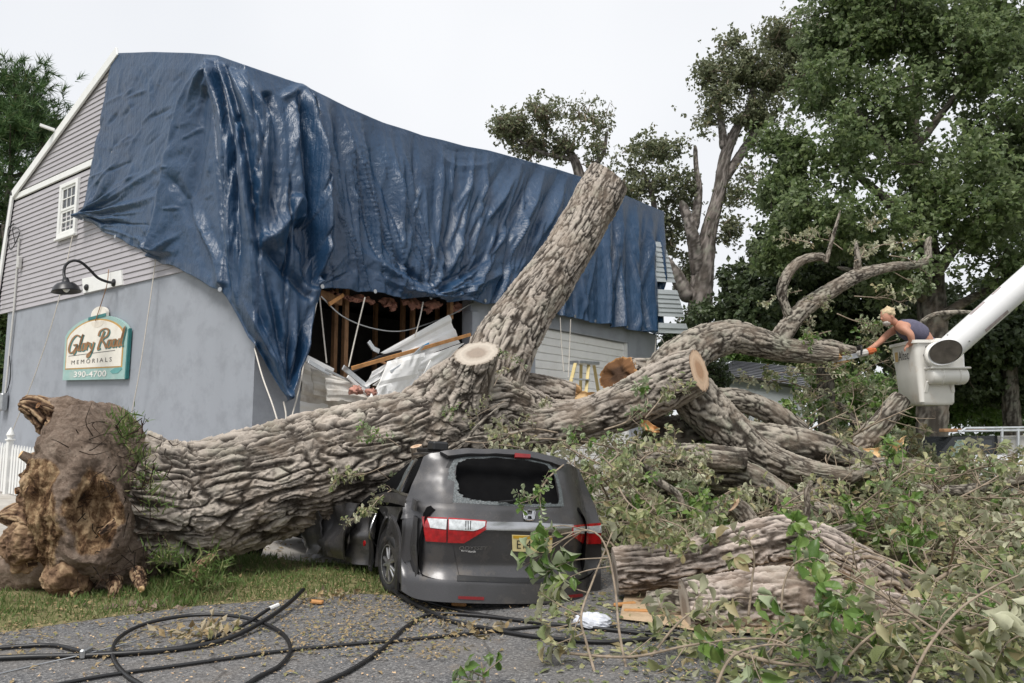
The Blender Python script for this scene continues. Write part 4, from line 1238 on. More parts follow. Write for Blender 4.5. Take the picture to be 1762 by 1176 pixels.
def limb_arrays(ctrl, nu, nv, plate=(.35, .10), amp=.03, seed=1, lump=.05, lump_s=1.6, twist=0.0):
    """ctrl rows: x,y,z,r world. returns V, F, h, centres, frames, radii"""
    S = spline(np.array(ctrl, float), nu)
    C, R = S[:, :3], S[:, 3]
    T, N, Bn = frames(C)
    an = np.linspace(0, 2 * np.pi, nv, endpoint=False)
    tw = np.linspace(0, twist, nu)[:, None]
    A = an[None] + tw
    ring = np.cos(A)[..., None] * N[:, None] + np.sin(A)[..., None] * Bn[:, None]
    P0 = C[:, None] + ring * R[:, None, None]
    d = np.concatenate([[0], np.cumsum(np.linalg.norm(np.diff(C, axis=0), axis=1))])
    Pf = P0.reshape(-1, 3)
    lumps = fbm(Pf * lump_s, 3, seed + 40).reshape(nu, nv)
    U = np.repeat(d[:, None], nv, 1).ravel(); Vv = np.repeat((an / (2 * np.pi))[None], nu, 0).ravel()
    rm = float(np.mean(R))
    h = bark_relief(U, Vv, Pf, plate[0], plate[1], 2 * np.pi * rm, seed).reshape(nu, nv)
    disp = amp * (h - .6) * np.clip(R / rm, .4, 1.4)[:, None] + lump * R[:, None] * lumps * 2
    V = P0 + ring * disp[..., None]
    return V, grid_faces(nu, nv, True), h, C, (T, N, Bn), R, ring

def px_ctrl(rows):
    """rows of (px, py, Y, radius in photo pixels) -> world x,y,z,r"""
    out = []
    for px, py, Y, r in rows:
        p = at(px, py, Y)
        out.append((*p, r * (p - _O) @ _fw / FPX))
    return np.array(out)

def cut_cap(name, V_ring, centre, axis, mat, parent, bulge=0.0, jag=0.0, seed=0, rings=7):
    """a sawn or torn end closing a ring of vertices"""
    n = len(V_ring)
    Vs, rr = [], []
    for k in range(rings + 1):
        f = 1 - k / rings
        q = centre + (V_ring - centre) * f
        j = 0
        if jag:
            j = jag * (1 - abs(2 * f - 1) * .3) * fbm(q * 9 + seed, 3, seed) * (f < .99)
        q = q + axis * (bulge * (1 - f * f) + np.reshape(j, (-1, 1)) if jag else bulge * (1 - f * f))
        Vs.append(q); rr.append(np.full(n, f))
    V = np.concatenate(Vs)
    F = grid_faces(rings + 1, n, True)
    return link(name, make_mesh(name, V, F, True, {'rr': ('POINT', np.concatenate(rr))}), mat, parent)

def make_limb(name, rows, parent, nu=120, nv=56, mat=None, plate=None, amp=None, seed=1, ends=(None, None), lump=.045, world=None, taper_close=(False, False), jag=(0, 0), twist=0.0, flat=(None, None)):
    ctrl = px_ctrl(rows) if world is None else np.array(world, float)
    rm = float(np.mean(ctrl[:, 3]))
    plate = plate or (max(.10, rm * 1.5), max(.026, rm * .27))
    amp = amp if amp is not None else min(.05, rm * .14)
    V, F, h, C, fr, R, ring = limb_arrays(ctrl, nu, nv, plate, amp, seed, lump, twist=twist)
    for e, (i, tc) in enumerate(((0, taper_close[0]), (nu - 1, taper_close[1]))):
        if tc:
            k = 6
            for j in range(k):
                idx = j if i == 0 else nu - 1 - j
                s = math.sqrt(1 - ((k - j) / k) ** 2 + .02) if j < k else 1
                V[idx] = C[idx] + (V[idx] - C[idx]) * max(.05, s)
    for e in (0, 1):
        if flat[e] is not None:      # cut plane tilted: shear the last rings along the axis
            idx = 0 if e == 0 else nu - 1
            d = np.array(flat[e], float); d /= np.linalg.norm(d)
            T = fr[0][idx]
            K = min(max(14, nu // 5), nu // 2)
            for j in range(K):
                ii = j if e == 0 else nu - 1 - j
                w = (1 - j / K) ** 1.0
                V[ii] -= T * np.clip(((V[ii] - C[ii]) @ d) / (T @ d), -2 * R[ii], 2 * R[ii])[:, None] * w
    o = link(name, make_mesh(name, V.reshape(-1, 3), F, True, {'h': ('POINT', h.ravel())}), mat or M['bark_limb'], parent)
    for e, m_ in enumerate(ends):
        if m_:
            idx = 0 if e == 0 else nu - 1
            ax = -fr[0][0] if e == 0 else fr[0][-1]
            c = V[idx].mean(0)
            cut_cap('cut_face' if not jag[e] else 'torn_end', V[idx], c, ax, M[m_], o, .004, jag[e], seed)
    return o

TREE = wthing('fallen_oak', 'huge uprooted oak lying across the car with its root ball at the left', 'tree', at(600, 830, 9.2) * np.array([1, 1, 0]))
# main trunk
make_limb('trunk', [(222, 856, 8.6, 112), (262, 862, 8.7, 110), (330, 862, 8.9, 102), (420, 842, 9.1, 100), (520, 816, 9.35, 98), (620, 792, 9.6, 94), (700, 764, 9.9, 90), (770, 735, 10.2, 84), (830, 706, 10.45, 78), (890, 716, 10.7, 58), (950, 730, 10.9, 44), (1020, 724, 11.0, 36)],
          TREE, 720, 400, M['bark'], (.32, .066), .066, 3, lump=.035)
# forks and limbs: (px, py, Y, radius px)
def L(rows, **k): return make_limb(k.pop('name', 'limb'), rows, TREE, **k)
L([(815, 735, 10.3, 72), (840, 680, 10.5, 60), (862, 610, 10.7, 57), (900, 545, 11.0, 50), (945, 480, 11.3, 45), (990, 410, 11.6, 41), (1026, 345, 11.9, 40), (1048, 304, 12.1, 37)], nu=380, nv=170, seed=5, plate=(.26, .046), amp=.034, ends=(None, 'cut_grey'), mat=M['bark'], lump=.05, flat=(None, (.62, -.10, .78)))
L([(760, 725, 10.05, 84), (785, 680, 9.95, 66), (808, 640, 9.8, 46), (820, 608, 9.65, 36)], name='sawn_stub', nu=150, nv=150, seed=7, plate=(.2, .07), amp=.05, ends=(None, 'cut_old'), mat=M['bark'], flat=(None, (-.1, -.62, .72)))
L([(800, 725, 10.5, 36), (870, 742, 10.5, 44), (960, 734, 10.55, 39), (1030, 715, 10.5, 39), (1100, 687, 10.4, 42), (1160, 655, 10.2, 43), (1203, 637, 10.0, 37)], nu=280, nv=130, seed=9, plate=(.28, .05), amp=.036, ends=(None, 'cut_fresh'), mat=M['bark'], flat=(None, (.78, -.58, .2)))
L([(1110, 690, 10.8, 40), (1160, 632, 11.0, 40), (1205, 596, 11.2, 34), (1255, 580, 11.4, 30), (1300, 588, 11.5, 26), (1345, 600, 11.6, 22), (1400, 608, 11.6, 18), (1440, 612, 11.55, 14)], nu=300, nv=96, seed=11, ends=(None, 'split'), jag=(0, .1), plate=(.26, .05))
L([(1335, 596, 11.6, 20), (1352, 568, 11.65, 17), (1385, 530, 11.7, 15), (1430, 500, 11.8, 13), (1475, 475, 11.9, 12), (1530, 460, 12.0, 8), (1575, 456, 12.1, 7), (1596, 445, 12.1, 6.5), (1597, 420, 12.1, 6), (1601, 407, 12.1, 4.5)], nu=240, nv=44, seed=13, taper_close=(False, True))
L([(1366, 552, 11.65, 12), (1352, 530, 11.6, 8), (1345, 500, 11.55, 9), (1358, 468, 11.5, 9), (1380, 448, 11.5, 8), (1412, 442, 11.5, 7), (1422, 450, 11.5, 4)], nu=130, nv=36, seed=15, taper_close=(False, True))
L([(1474, 478, 11.9, 7), (1476, 450, 11.85, 6), (1473, 415, 11.8, 2.5)], nu=50, nv=24, seed=16, taper_close=(False, True))
L([(1421, 452, 11.5, 4), (1432, 412, 11.5, 3.2), (1446, 362, 11.5, 2.0)], nu=60, nv=16, seed=17, taper_close=(False, True))
L([(1375, 603, 11.6, 14), (1420, 596, 11.7, 13), (1455, 604, 11.75, 11), (1478, 606, 11.8, 8)], nu=80, nv=40, seed=18, ends=(None, 'cut_fresh'))
L([(1170, 660, 10.55, 40), (1215, 705, 10.6, 40), (1265, 752, 10.6, 36), (1320, 790, 10.55, 28), (1390, 812, 10.5, 22), (1462, 820, 10.45, 14)], nu=260, nv=96, seed=19, ends=(None, 'cut_fresh'), plate=(.26, .045))
L([(1250, 745, 10.9, 26), (1320, 755, 11.0, 27), (1400, 768, 11.0, 27), (1470, 790, 11.0, 22), (1510, 800, 11.0, 14)], nu=180, nv=72, seed=21, taper_close=(True, True))
L([(1210, 690, 11.1, 20), (1270, 690, 11.2, 21), (1330, 712, 11.3, 20), (1385, 745, 11.4, 15)], nu=130, nv=56, seed=23, taper_close=(True, True))
L([(1110, 785, 10.0, 20), (1160, 785, 9.95, 23), (1220, 788, 9.9, 23), (1283, 793, 9.85, 21)], nu=120, nv=72, seed=25, ends=(None, 'cut_fresh'))
L([(1130, 805, 10.1, 20), (1200, 812, 10.15, 24), (1265, 815, 10.2, 26), (1330, 845, 10.25, 24), (1400, 890, 10.3, 18), (1450, 930, 10.35, 10)], nu=180, nv=72, seed=27, taper_close=(True, True))
L([(1110, 740, 11.2, 30), (1150, 745, 11.2, 30), (1220, 740, 11.3, 26), (1290, 770, 11.4, 20)], nu=100, nv=60, seed=31)
L([(1320, 905, 10.0, 14), (1400, 850, 10.4, 16), (1440, 830, 10.6, 15), (1500, 803, 10.8, 13), (1560, 800, 11.0, 11), (1622, 806, 11.0, 5)], nu=150, nv=48, seed=33, taper_close=(True, True))
# a sucker shoot snapped off behind the car roof, thin bare branches lying on the trunk
L([(728, 815, 9.0, 14), (722, 795, 8.95, 12), (716, 768, 8.9, 10)], name='snapped_shoot', nu=50, nv=40, seed=35, ends=(None, 'cut_fresh'))
L([(742, 790, 8.9, 2.5), (800, 758, 8.9, 3), (850, 752, 8.9, 3.5), (900, 742, 8.9, 2.5)], name='bare_branch', nu=50, nv=10, seed=36, amp=.002)
L([(742, 792, 8.9, 2.5), (790, 770, 8.9, 3), (820, 735, 8.95, 3), (860, 700, 9.0, 2)], name='bare_branch', nu=50, nv=10, seed=37, amp=.002)
L([(1085, 760, 8.6, 8), (1110, 800, 8.5, 8), (1135, 830, 8.4, 8), (1165, 850, 8.35, 6), (1178, 880, 8.3, 4)], name='bare_branch', nu=70, nv=20, seed=38, taper_close=(True, True))

# root plate and torn roots
def blob(name, centre, radii, parent, mat, seed, nu=150, nv=200, rough=.18, fr=1.6, rid=0.0, squash=None, post=None, attr=True):
    U, W = np.meshgrid(np.linspace(0, 2 * np.pi, nv, endpoint=False), np.linspace(.02, np.pi - .02, nu))
    D = np.stack([np.sin(W) * np.cos(U), np.sin(W) * np.sin(U), np.cos(W)], -1).reshape(-1, 3)
    q = D * np.array(radii)
    n = fbm(q * fr + seed, 5, seed, .55)
    r = 1 + rough * n * 1.6
    if rid:
        rg = ridged(q * fr * 1.5 + seed * 3.1, 5, seed + 3)
        r = r + rid * rg
    V = centre + D * np.array(radii) * r[:, None]
    if post is not None: V = post(V)
    fine = fbm(q * 9 + seed, 4, seed + 8)
    V = V + D * (.035 * fine)[:, None]
    h = np.clip(.5 + .6 * n + .35 * fine, 0, 1)
    return link(name, make_mesh(name, V, grid_faces(nu, nv, True), True, {'h': ('POINT', h)}), mat, parent)
cR = at(184, 856, 8.45)
def root_plate():
    nu, nv = 330, 440
    U, W = np.meshgrid(np.linspace(0, 2 * np.pi, nv, endpoint=False), np.linspace(.02, np.pi - .02, nu))
    Dd = np.stack([np.sin(W) * np.cos(U), np.sin(W) * np.sin(U), np.cos(W)], -1).reshape(-1, 3)
    Dd = np.sign(Dd) * np.abs(Dd) ** .86; Dd /= np.linalg.norm(Dd, axis=1)[:, None]
    rad = np.array([.50, .95, 1.01])
    q = Dd * rad
    n = fbm(q * 1.7 + 4, 5, 4, .55); rg_ = ridged(q * 2.6 + 9, 4, 8); fi = fbm(q * 8 + 3, 5, 12, .62)
    r = 1 + .20 * n + .05 * rg_
    V = cR + q * r[:, None] + Dd * (.05 * fi)[:, None]
    V[:, 0] += -.19 * (V[:, 2] - cR[2])
    V[:, 2] = np.maximum(V[:, 2], -.05)
    px, py = proj_np(V)
    near = sstep(.15, -.35, Dd[:, 1])
    wob = 18 * n2(px / 40, py / 40, 5, 3)
    # the hollow of rotten heartwood and the torn left flank
    e1 = np.hypot((px - 160 + wob) / 50, (py - 885 + wob) / 84)
    hol = sstep(1.15, .55, e1) * near
    left = sstep(122, 84, px + wob) * sstep(770, 820, py + wob)
    low = sstep(975, 1000, py + wob) * sstep(150, 110, px) * near
    w = np.clip(hol + left + low, 0, 1)
    fib = ridged(np.stack([V[:, 0] * 7 + .5 * n, V[:, 1] * 4, V[:, 2] * 3.2], 1), 4, 21)
    V = V - Dd * (.17 * sstep(.9, .35, e1) * near)[:, None] + Dd * (w * .11 * fib)[:, None]
    rim = np.exp(-((e1 - 1.05) / .22) ** 2) * near
    V = V + Dd * (.07 * rim)[:, None]
    return link('root_plate', make_mesh('root_plate', V, grid_faces(nu, nv, True), True, {'w': ('POINT', w), 'h': ('POINT', np.clip(.5 + .5 * fi, 0, 1))}), M['rootmix'], TREE)
root_plate()
blob('torn_root_wood', at(92, 850, 8.2), (.20, .42, .40), TREE, M['rotten'], 9, 200, 240, .34, 2.4, .22)
blob('torn_root_wood', at(66, 930, 8.0), (.26, .34, .26), TREE, M['rotten'], 19, 180, 200, .36, 2.6, .22)
blob('torn_root_wood', at(128, 985, 7.85), (.22, .26, .22), TREE, M['rotten'], 29, 150, 170, .34, 2.6, .22)
make_limb('root', [(170, 790, 8.2, 44), (120, 755, 8.1, 40), (88, 722, 8.05, 34), (58, 702, 8.0, 26), (36, 700, 8.0, 17)], TREE, 150, 90, M['rotten'], (.2, .07), .05, 41, lump=.22, taper_close=(False, True))
make_limb('root', [(150, 735, 8.15, 30), (108, 715, 8.1, 34), (70, 712, 8.1, 22), (44, 708, 8.1, 9)], TREE, 110, 80, M['rootsoil'], (.2, .07), .03, 42, lump=.2, taper_close=(False, True))
make_limb('root', [(120, 900, 8.0, 60), (70, 892, 7.95, 44), (28, 888, 7.9, 24), (-2, 890, 7.9, 8)], TREE, 130, 90, M['rotten'], (.2, .07), .05, 43, lump=.25, taper_close=(False, True))
make_limb('root', [(130, 960, 8.1, 50), (70, 968, 8.1, 42), (10, 985, 8.1, 36), (-60, 1000, 8.1, 26)], TREE, 120, 90, M['rootsoil'], (.3, .1), .03, 44, lump=.16)
make_limb('root', [(330, 1005, 7.9, 6), (345, 975, 7.95, 10), (370, 955, 8.0, 8)], TREE, 40, 20, M['rotten'], None, .01, 46, lump=.2, taper_close=(True, True))
make_limb('root', [(110, 770, 8.0, 14), (140, 800, 7.9, 22), (150, 850, 7.85, 20), (130, 900, 7.8, 10)], TREE, 70, 40, M['rotten'], None, .02, 47, lump=.25, taper_close=(True, True))
rs = np.random.default_rng(17)
for k in range(26):
    px, py = rs.uniform(75, 175), rs.uniform(790, 1000)
    a_ = rs.uniform(2.2, 4.3); ln = rs.uniform(18, 55); w_ = rs.uniform(4, 10)
    Yk = 7.95 + .002 * px - rs.uniform(0, .3)
    make_limb('root_shard', [(px, py, Yk, w_ * 1.3), (px + ln * .5 * math.cos(a_), py + ln * .5 * math.sin(a_), Yk - .06, w_), (px + ln * math.cos(a_), py + ln * math.sin(a_), Yk - .1, w_ * .25)], TREE, 26, 16, M['rotten'], None, .012, 80 + k, lump=.3, taper_close=(True, True))
for k, (px, py, a_, ln, w_) in enumerate(((84, 800, 3.5, 52, 11), (70, 850, 3.25, 44, 9), (100, 945, 2.7, 60, 13), (62, 955, 2.9, 46, 9), (150, 985, 2.2, 46, 11), (196, 1000, 1.7, 30, 10), (118, 780, 4.0, 48, 10), (205, 900, 2.6, 40, 8), (150, 830, 3.6, 44, 8), (180, 945, 2.4, 46, 9), (235, 985, 1.3, 30, 9), (95, 725, 3.9, 40, 9))):
    Yk = 7.95 if px < 140 else 7.78
    m_ = (px + ln * .5 * math.cos(a_) + 4, py + ln * .5 * math.sin(a_) + 5 * (-1) ** k)
    make_limb('snapped_root', [(px, py, Yk + .15, w_ * 1.4), (*m_, Yk - .02, w_), (px + ln * math.cos(a_), py + ln * math.sin(a_), Yk - .12, w_ * .62)], TREE, 40, 26, M['rotten'] if k % 3 else M['rootsoil'], None, .014, 120 + k, lump=.16, ends=(None, 'split_dark' if k % 2 else 'split_pale'), jag=(0, .05))
# fine rootlets
mb = MB()
r_ = np.random.default_rng(5)
for k in range(150):
    a = at(r_.uniform(95, 290), r_.uniform(720, 1000), 7.55 + r_.uniform(0, .3))
    d = r_.normal(size=3) * .1; d[2] -= .06
    mb.tube([a, a + d * .6 + r_.normal(size=3) * .02, a + d * 1.2 + r_.normal(size=3) * .04], [.006, .004, .0015], 5, False, smooth_n=7)
tag(mb.build('rootlets', M['rotten'], TREE), kind='stuff')

# ------------------------------------------------------------------ sawn logs and broken pieces of the same oak, lying free
def log(label, rows, cat='log', name='oak_log', group=None, **k):
    k.setdefault('mat', M['bark_log'])
    ctrl = px_ctrl(rows)
    c = ctrl[len(ctrl) // 2, :3]
    root = wthing(name, label, cat, (c[0], c[1], float(ground_z(c[0], c[1]))), group)
    make_limb('log_body', rows, root, **k)
    return root
log('long bent log with a sunlit top lying beside the car, its middle humped', [(1058, 982, 7.9, 38), (1120, 975, 7.9, 40), (1200, 962, 7.9, 42), (1280, 945, 7.9, 44), (1345, 932, 7.9, 44), (1410, 945, 8.0, 42), (1470, 975, 8.1, 38), (1560, 1025, 8.2, 34)], nu=330, nv=130, seed=51, ends=('cut_old', 'split'), plate=(.3, .045), amp=.042)
log('thick pale log in front of the bent log, nearest the road', [(1178, 1045, 6.9, 46), (1250, 1040, 6.9, 52), (1330, 1032, 6.9, 54), (1410, 1040, 7.0, 52), (1500, 1062, 7.1, 48), (1600, 1080, 7.2, 42)], nu=300, nv=140, seed=53, ends=('cut_old', 'cut_fresh'), plate=(.28, .045), amp=.042)
log('mossy short log end on the sawdust left of the thick pale log', [(1115, 1040, 7.2, 20), (1150, 1038, 7.2, 24), (1200, 1046, 7.2, 22)], nu=80, nv=60, seed=55, ends=('cut_old', 'cut_old'), mat=M['bark_limb'])
log('forked limb with two small sawn ends pointing at the road', [(1330, 960, 8.6, 16), (1300, 915, 8.6, 18), (1275, 880, 8.6, 17), (1262, 868, 8.58, 15)], nu=90, nv=56, seed=57, ends=(None, 'cut_fresh'), mat=M['bark_limb'], name='oak_limb', cat='limb')
log('leaf covered limb running back from the two small sawn ends', [(1190, 895, 8.8, 14), (1220, 885, 8.75, 17), (1250, 872, 8.65, 16), (1248, 868, 8.62, 14)], nu=70, nv=48, seed=58, ends=(None, None), taper_close=(True, True), mat=M['bark_limb'], name='oak_limb', cat='limb')
log('split log with dark rotten heartwood behind the big cut limb', [(1064, 644, 12.0, 30), (1100, 642, 12.1, 27), (1150, 640, 12.2, 24)], nu=100, nv=80, seed=59, ends=('split_dark', None), mat=M['bark'], flat=((-.62, -.75, .22), None), jag=(.10, 0))
log('broken trunk piece with orange torn ends between the fork and the ladder', [(858, 672, 11.2, 30), (900, 672, 11.2, 32), (950, 676, 11.2, 28), (988, 682, 11.2, 22)], nu=120, nv=80, seed=61, ends=('split', 'split'), mat=M['bark'], jag=(.25, .25), plate=(.22, .05))
log('limb standing up with a sawn top under the white bucket', [(1470, 772, 11.4, 20), (1500, 745, 11.4, 19), (1530, 712, 11.4, 19), (1552, 685, 11.4, 17)], nu=110, nv=56, seed=63, ends=('split_pale', 'cut_old'), name='oak_limb', cat='limb', mat=M['bark_limb'])
log('thin limb leaning behind the standing sawn limb', [(1505, 762, 12.0, 8), (1470, 725, 12.0, 8), (1440, 692, 12.0, 5)], nu=60, nv=28, seed=64, taper_close=(True, True), name='oak_limb', cat='limb', mat=M['bark_limb'])
log('bare limb end poking from the leaves at the right edge', [(1690, 900, 9.5, 9), (1730, 893, 9.5, 10), (1790, 893, 9.5, 10)], nu=60, nv=36, seed=66, ends=('cut_old', None), name='oak_limb', cat='limb', mat=M['bark_limb'])
log('long straight limb half buried among leaves at the far right', [(1540, 830, 10.5, 6), (1620, 845, 10.4, 9), (1700, 838, 10.3, 11), (1790, 812, 10.2, 12)], nu=90, nv=36, seed=67, taper_close=(True, True), name='oak_limb', cat='limb', mat=M['bark_limb'])
log('grey limb crossing behind the standing snag on the leaf heap', [(1395, 870, 9.6, 9), (1450, 885, 9.6, 12), (1520, 905, 9.6, 12), (1590, 935, 9.6, 8)], nu=90, nv=36, seed=68, taper_close=(True, True), name='oak_limb', cat='limb', mat=M['bark_limb'])
log('thin broken branch standing upright above the humped log', [(1382, 915, 8.3, 5), (1390, 880, 8.3, 5), (1388, 850, 8.3, 5), (1396, 828, 8.3, 4)], nu=60, nv=20, seed=69, ends=(None, 'cut_old'), name='broken_branch', cat='branch', mat=M['bark_limb'])
log('bleached broken branch lying flat right of the humped log', [(1420, 918, 8.4, 6), (1450, 910, 8.4, 6), (1472, 903, 8.4, 4)], nu=40, nv=20, seed=70, ends=('cut_old', 'cut_old'), name='broken_branch', cat='branch', mat=M['bark_limb'])
log('bent bare branch arching up behind the man', [(1555, 580, 13.0, 3), (1600, 545, 13.0, 4), (1640, 538, 13.0, 4), (1682, 538, 13.0, 2.5)], nu=60, nv=14, seed=71, name='broken_branch', cat='branch', mat=M['bark_limb'], taper_close=(True, True))
# pale split slab
def slab(label, pts, Y, mat, th=.05, seed=1, jag=.05, name='split_slab', tilt=.5):
    P = [at(x, y, Y + tilt * (k % 2) * .2) for k, (x, y) in enumerate(pts)]
    P = np.array(P)
    n = len(P) // 2
    top, bot = spline(P[:n], 30), spline(P[n:][::-1], 30)
    m = 12
    w = np.linspace(0, 1, m)[:, None, None]
    G = top[None] * (1 - w) + bot[None] * w
    G[..., 1] += .05 * np.sin(np.pi * w[..., 0]) + jag * n2(G[..., 0] * 9, G[..., 2] * 9, seed, 3)
    G[..., 2] += jag * .5 * n2(G[..., 0] * 14, G[..., 2] * 5, seed + 1, 3)
    nr = np.array([0, -1., .3]); V = np.concatenate([G.reshape(-1, 3), G.reshape(-1, 3) - nr * th])
    N = m * 30; F = [grid_faces(m, 30), grid_faces(m, 30)[:, ::-1] + N]
    E = []
    for l in (list(range(30)), list(range((m - 1) * 30, N))[::-1], list(range(0, N, 30))[::-1], list(range(29, N, 30))):
        for i, j in zip(l[:-1], l[1:]): E.append((j, i, i + N, j + N))
    rr = np.full(len(V), .55)
    o = link(name, make_mesh(name, V, np.concatenate(F + [np.array(E)]), True, {'rr': ('POINT', rr)}), mat)
    return tag(o, label, 'wood piece')
slab('pale torn slab of split wood curling up under the bucket', [(1468, 768), (1500, 772), (1535, 762), (1562, 750), (1556, 768), (1540, 782), (1512, 787), (1480, 778)], 11.05, M['split_pale'])
slab('orange split face lying behind the big cut limb', [(978, 672), (1000, 673), (1025, 676), (1025, 690), (1000, 690), (978, 684)], 11.4, M['split_pale'])
slab('small dark red splinter hanging under the big cut limb', [(1105, 722), (1120, 728), (1136, 738), (1136, 744), (1118, 742), (1104, 734)], 10.0, M['split'])
slab('orange torn splinter on the cutting end of the arched limb', [(1418, 610), (1440, 614), (1470, 614), (1470, 620), (1440, 624), (1422, 618)], 11.5, M['split_pale'])
# ------------------------------------------------------------------ the crushed minivan
CAR_YAW = math.radians(25)
CAR_ROLL = math.radians(3.2)
_cy, _sy = math.cos(CAR_YAW), math.sin(CAR_YAW)
CAR_O = np.array([.04, 7.50, 0.0])                   # middle of the rear bumper on the ground
_cx = np.array([_cy, _sy, 0]); _cf = np.array([-_sy, _cy, 0])
_cx2 = _cx * math.cos(CAR_ROLL) - Z3 * math.sin(CAR_ROLL)
_cz2 = Z3 * math.cos(CAR_ROLL) + _cx * math.sin(CAR_ROLL)
CAR_W = .94
def bend(y):
    return -.20 * max(0.0, y - 1.7) - .03 * max(0.0, y - 1.7) ** 2
def CW(x, y, z):
    """car coordinates (right, forward from the bumper, up) to world; the front half is knocked aside"""
    return CAR_O + _cx2 * (x + bend(y)) + _cf * y + _cz2 * z
def rear_y(x, z):
    u = min(abs(x) / CAR_W, 1.06)
    y = .05 + .20 * u ** 2.2 + .22 * max(0, u - .72) ** 1.6 * 4
    y += .10 * sstep(.30, .16, z) * 0
    y -= .09 * float(sstep(.40, .22, z))                       # bumper stands proud
    y += .16 * max(0.0, .70 - z) - .30 * max(0.0, .30 - z) + .42 * min(.17, max(0.0, z - .74))
    y += .46 * max(0.0, z - .90) + .25 * max(0.0, z - 1.36)     # raked glass
    return float(y)
def rear(px, py, out=0.0):
    """photo pixel -> point on the car's rear skin"""
    d = ray(px, py); y = .1
    for _ in range(14):
        p0 = CAR_O + _cf * y
        p = _O + d * (((p0 - _O) @ _cf) / (d @ _cf))
        q = p - CAR_O
        x, z = q @ _cx2, q @ _cz2
        y = .5 * y + .5 * rear_y(x, z)
    return rear_pt(x, z, out)
def rear_pt(x, z, out=0.0):
    e = .01
    y = rear_y(x, z)
    p = CW(x, y, z)
    n = np.cross(CW(x + e, rear_y(x + e, z), z) - p, CW(x, rear_y(x, z + e), z + e) - p)
    n /= np.linalg.norm(n)
    return p + n * out, n
def side_x(y, z):
    w = CAR_W - .05 * max(0, .35 - z) - .26 * max(0.0, z - .92) ** 1.15 + .012 * math.sin(y * 9 + z * 7)
    return -w
def side_pt(y, z, out=0.0):
    e = .01
    p = CW(side_x(y, z), y, z)
    n = np.cross(CW(side_x(y, z + e), y, z + e) - p, CW(side_x(y + e, z), y + e, z) - p)
    n /= np.linalg.norm(n)
    if n @ (-_cx2) < 0: n = -n
    return p + n * out, n

def resample(pts, n):
    pts = np.array(pts, float)
    d = np.concatenate([[0], np.cumsum(np.linalg.norm(np.diff(pts, axis=0), axis=1))])
    s = np.linspace(0, d[-1], n)
    return np.stack([np.interp(s, d, pts[:, c]) for c in range(pts.shape[1])], 1)

def skin(name, lower, upper, mat, parent, fn, out=.0, nx=24, ny=10, th=.02, smooth=True, crumple=0.0, seed=1, curved=False, matched=False):
    """a body panel between two edge lines; fn maps the 2-D edge coordinates to the skin"""
    if matched: Lw, Up = np.array(lower, float), np.array(upper, float); nx = len(Lw)
    else:
        Lw = spline(np.array(lower, float), nx) if curved and len(lower) > 2 else resample(lower, nx)
        Up = spline(np.array(upper, float), nx) if curved and len(upper) > 2 else resample(upper, nx)
    P = np.zeros((ny, nx, 3)); N_ = np.zeros((ny, nx, 3))
    for j in range(ny):
        w = j / (ny - 1)
        for i in range(nx):
            q = Lw[i] * (1 - w) + Up[i] * w
            P[j, i], N_[j, i] = fn(q[0], q[1], out)
    if crumple:
        c = fbm(P.reshape(-1, 3) * 5.0, 3, seed).reshape(ny, nx) + .8 * ridged(P.reshape(-1, 3) * 3.0, 2, seed + 4).reshape(ny, nx) - .4
        P = P + N_ * (crumple * c)[..., None]
    V = np.concatenate([P.reshape(-1, 3), (P - N_ * th).reshape(-1, 3)])
    n = nx * ny
    F = [grid_faces(ny, nx), grid_faces(ny, nx)[:, ::-1] + n]
    E = []
    for l in (list(range(nx)), list(range((ny - 1) * nx, n))[::-1], list(range(0, n, nx))[::-1], list(range(nx - 1, n, nx))):
        for i, j in zip(l[:-1], l[1:]): E.append((j, i, i + n, j + n))
    F = np.concatenate(F + [np.array(E)])
    # orient outward
    a, b_, c = V[F[0][0]], V[F[0][1]], V[F[0][2]]
    if np.cross(b_ - a, c - a) @ N_[0, 0] < 0: F = F[:, ::-1]
    me = make_mesh(name, V, F, smooth)
    o = link(name, me, mat, parent)
    if smooth:
        es = o.modifiers.new('edges', 'EDGE_SPLIT'); es.split_angle = math.radians(40)
    return o

def paint_mat():
    m, nt, b = new_mat('dark_grey_car_paint')
    n = noisenode(nt, 500, 2, .5)
    c = rampnode(nt, [(.35, (.062, .061, .064)), (.65, (.098, .096, .10))], n)
    d = rampnode(nt, [(.5, (0, 0, 0)), (.78, (1, 1, 1))], noisenode(nt, 3.5, 8, .72))
    sep = nt.nodes.new('ShaderNodeSeparateXYZ'); g_ = nt.nodes.new('ShaderNodeNewGeometry')
    nt.links.new(g_.outputs['Position'], sep.inputs[0])
    low = nt.nodes.new('ShaderNodeMapRange'); low.inputs[1].default_value = .75; low.inputs[2].default_value = .1
    nt.links.new(sep.outputs['Z'], low.inputs[0])
    f = mathnode(nt, 'MULTIPLY', d, mathnode(nt, 'ADD', mathnode(nt, 'MULTIPLY', low.outputs[0], .6), .26), True)
    c = mixcol(nt, f, c, (.17, .14, .105))
    nt.links.new(c, b.inputs['Base Color'])
    b.inputs['Metallic'].default_value = .55
    nt.links.new(mathnode(nt, 'ADD', mathnode(nt, 'MULTIPLY', f, .5), .4, True), b.inputs['Roughness'])
    b.inputs['Coat Weight'].default_value = .5
    nt.links.new(mathnode(nt, 'ADD', mathnode(nt, 'MULTIPLY', f, .8), .22, True), b.inputs['Coat Roughness'])
    return m
M['paint'] = paint_mat()
M['chrome'] = simple('chrome_trim', (.50, .50, .51), .26, 1.0, var=.05)
M['rim'] = simple('alloy_rim', (.50, .50, .51), .3, .85, var=.15, scale=12, dirt=(.2, .17, .13))
M['lamp_red'] = simple('red_lamp_lens', (.36, .008, .010), .16, spec=.7, var=.35, scale=18, coat=.6)
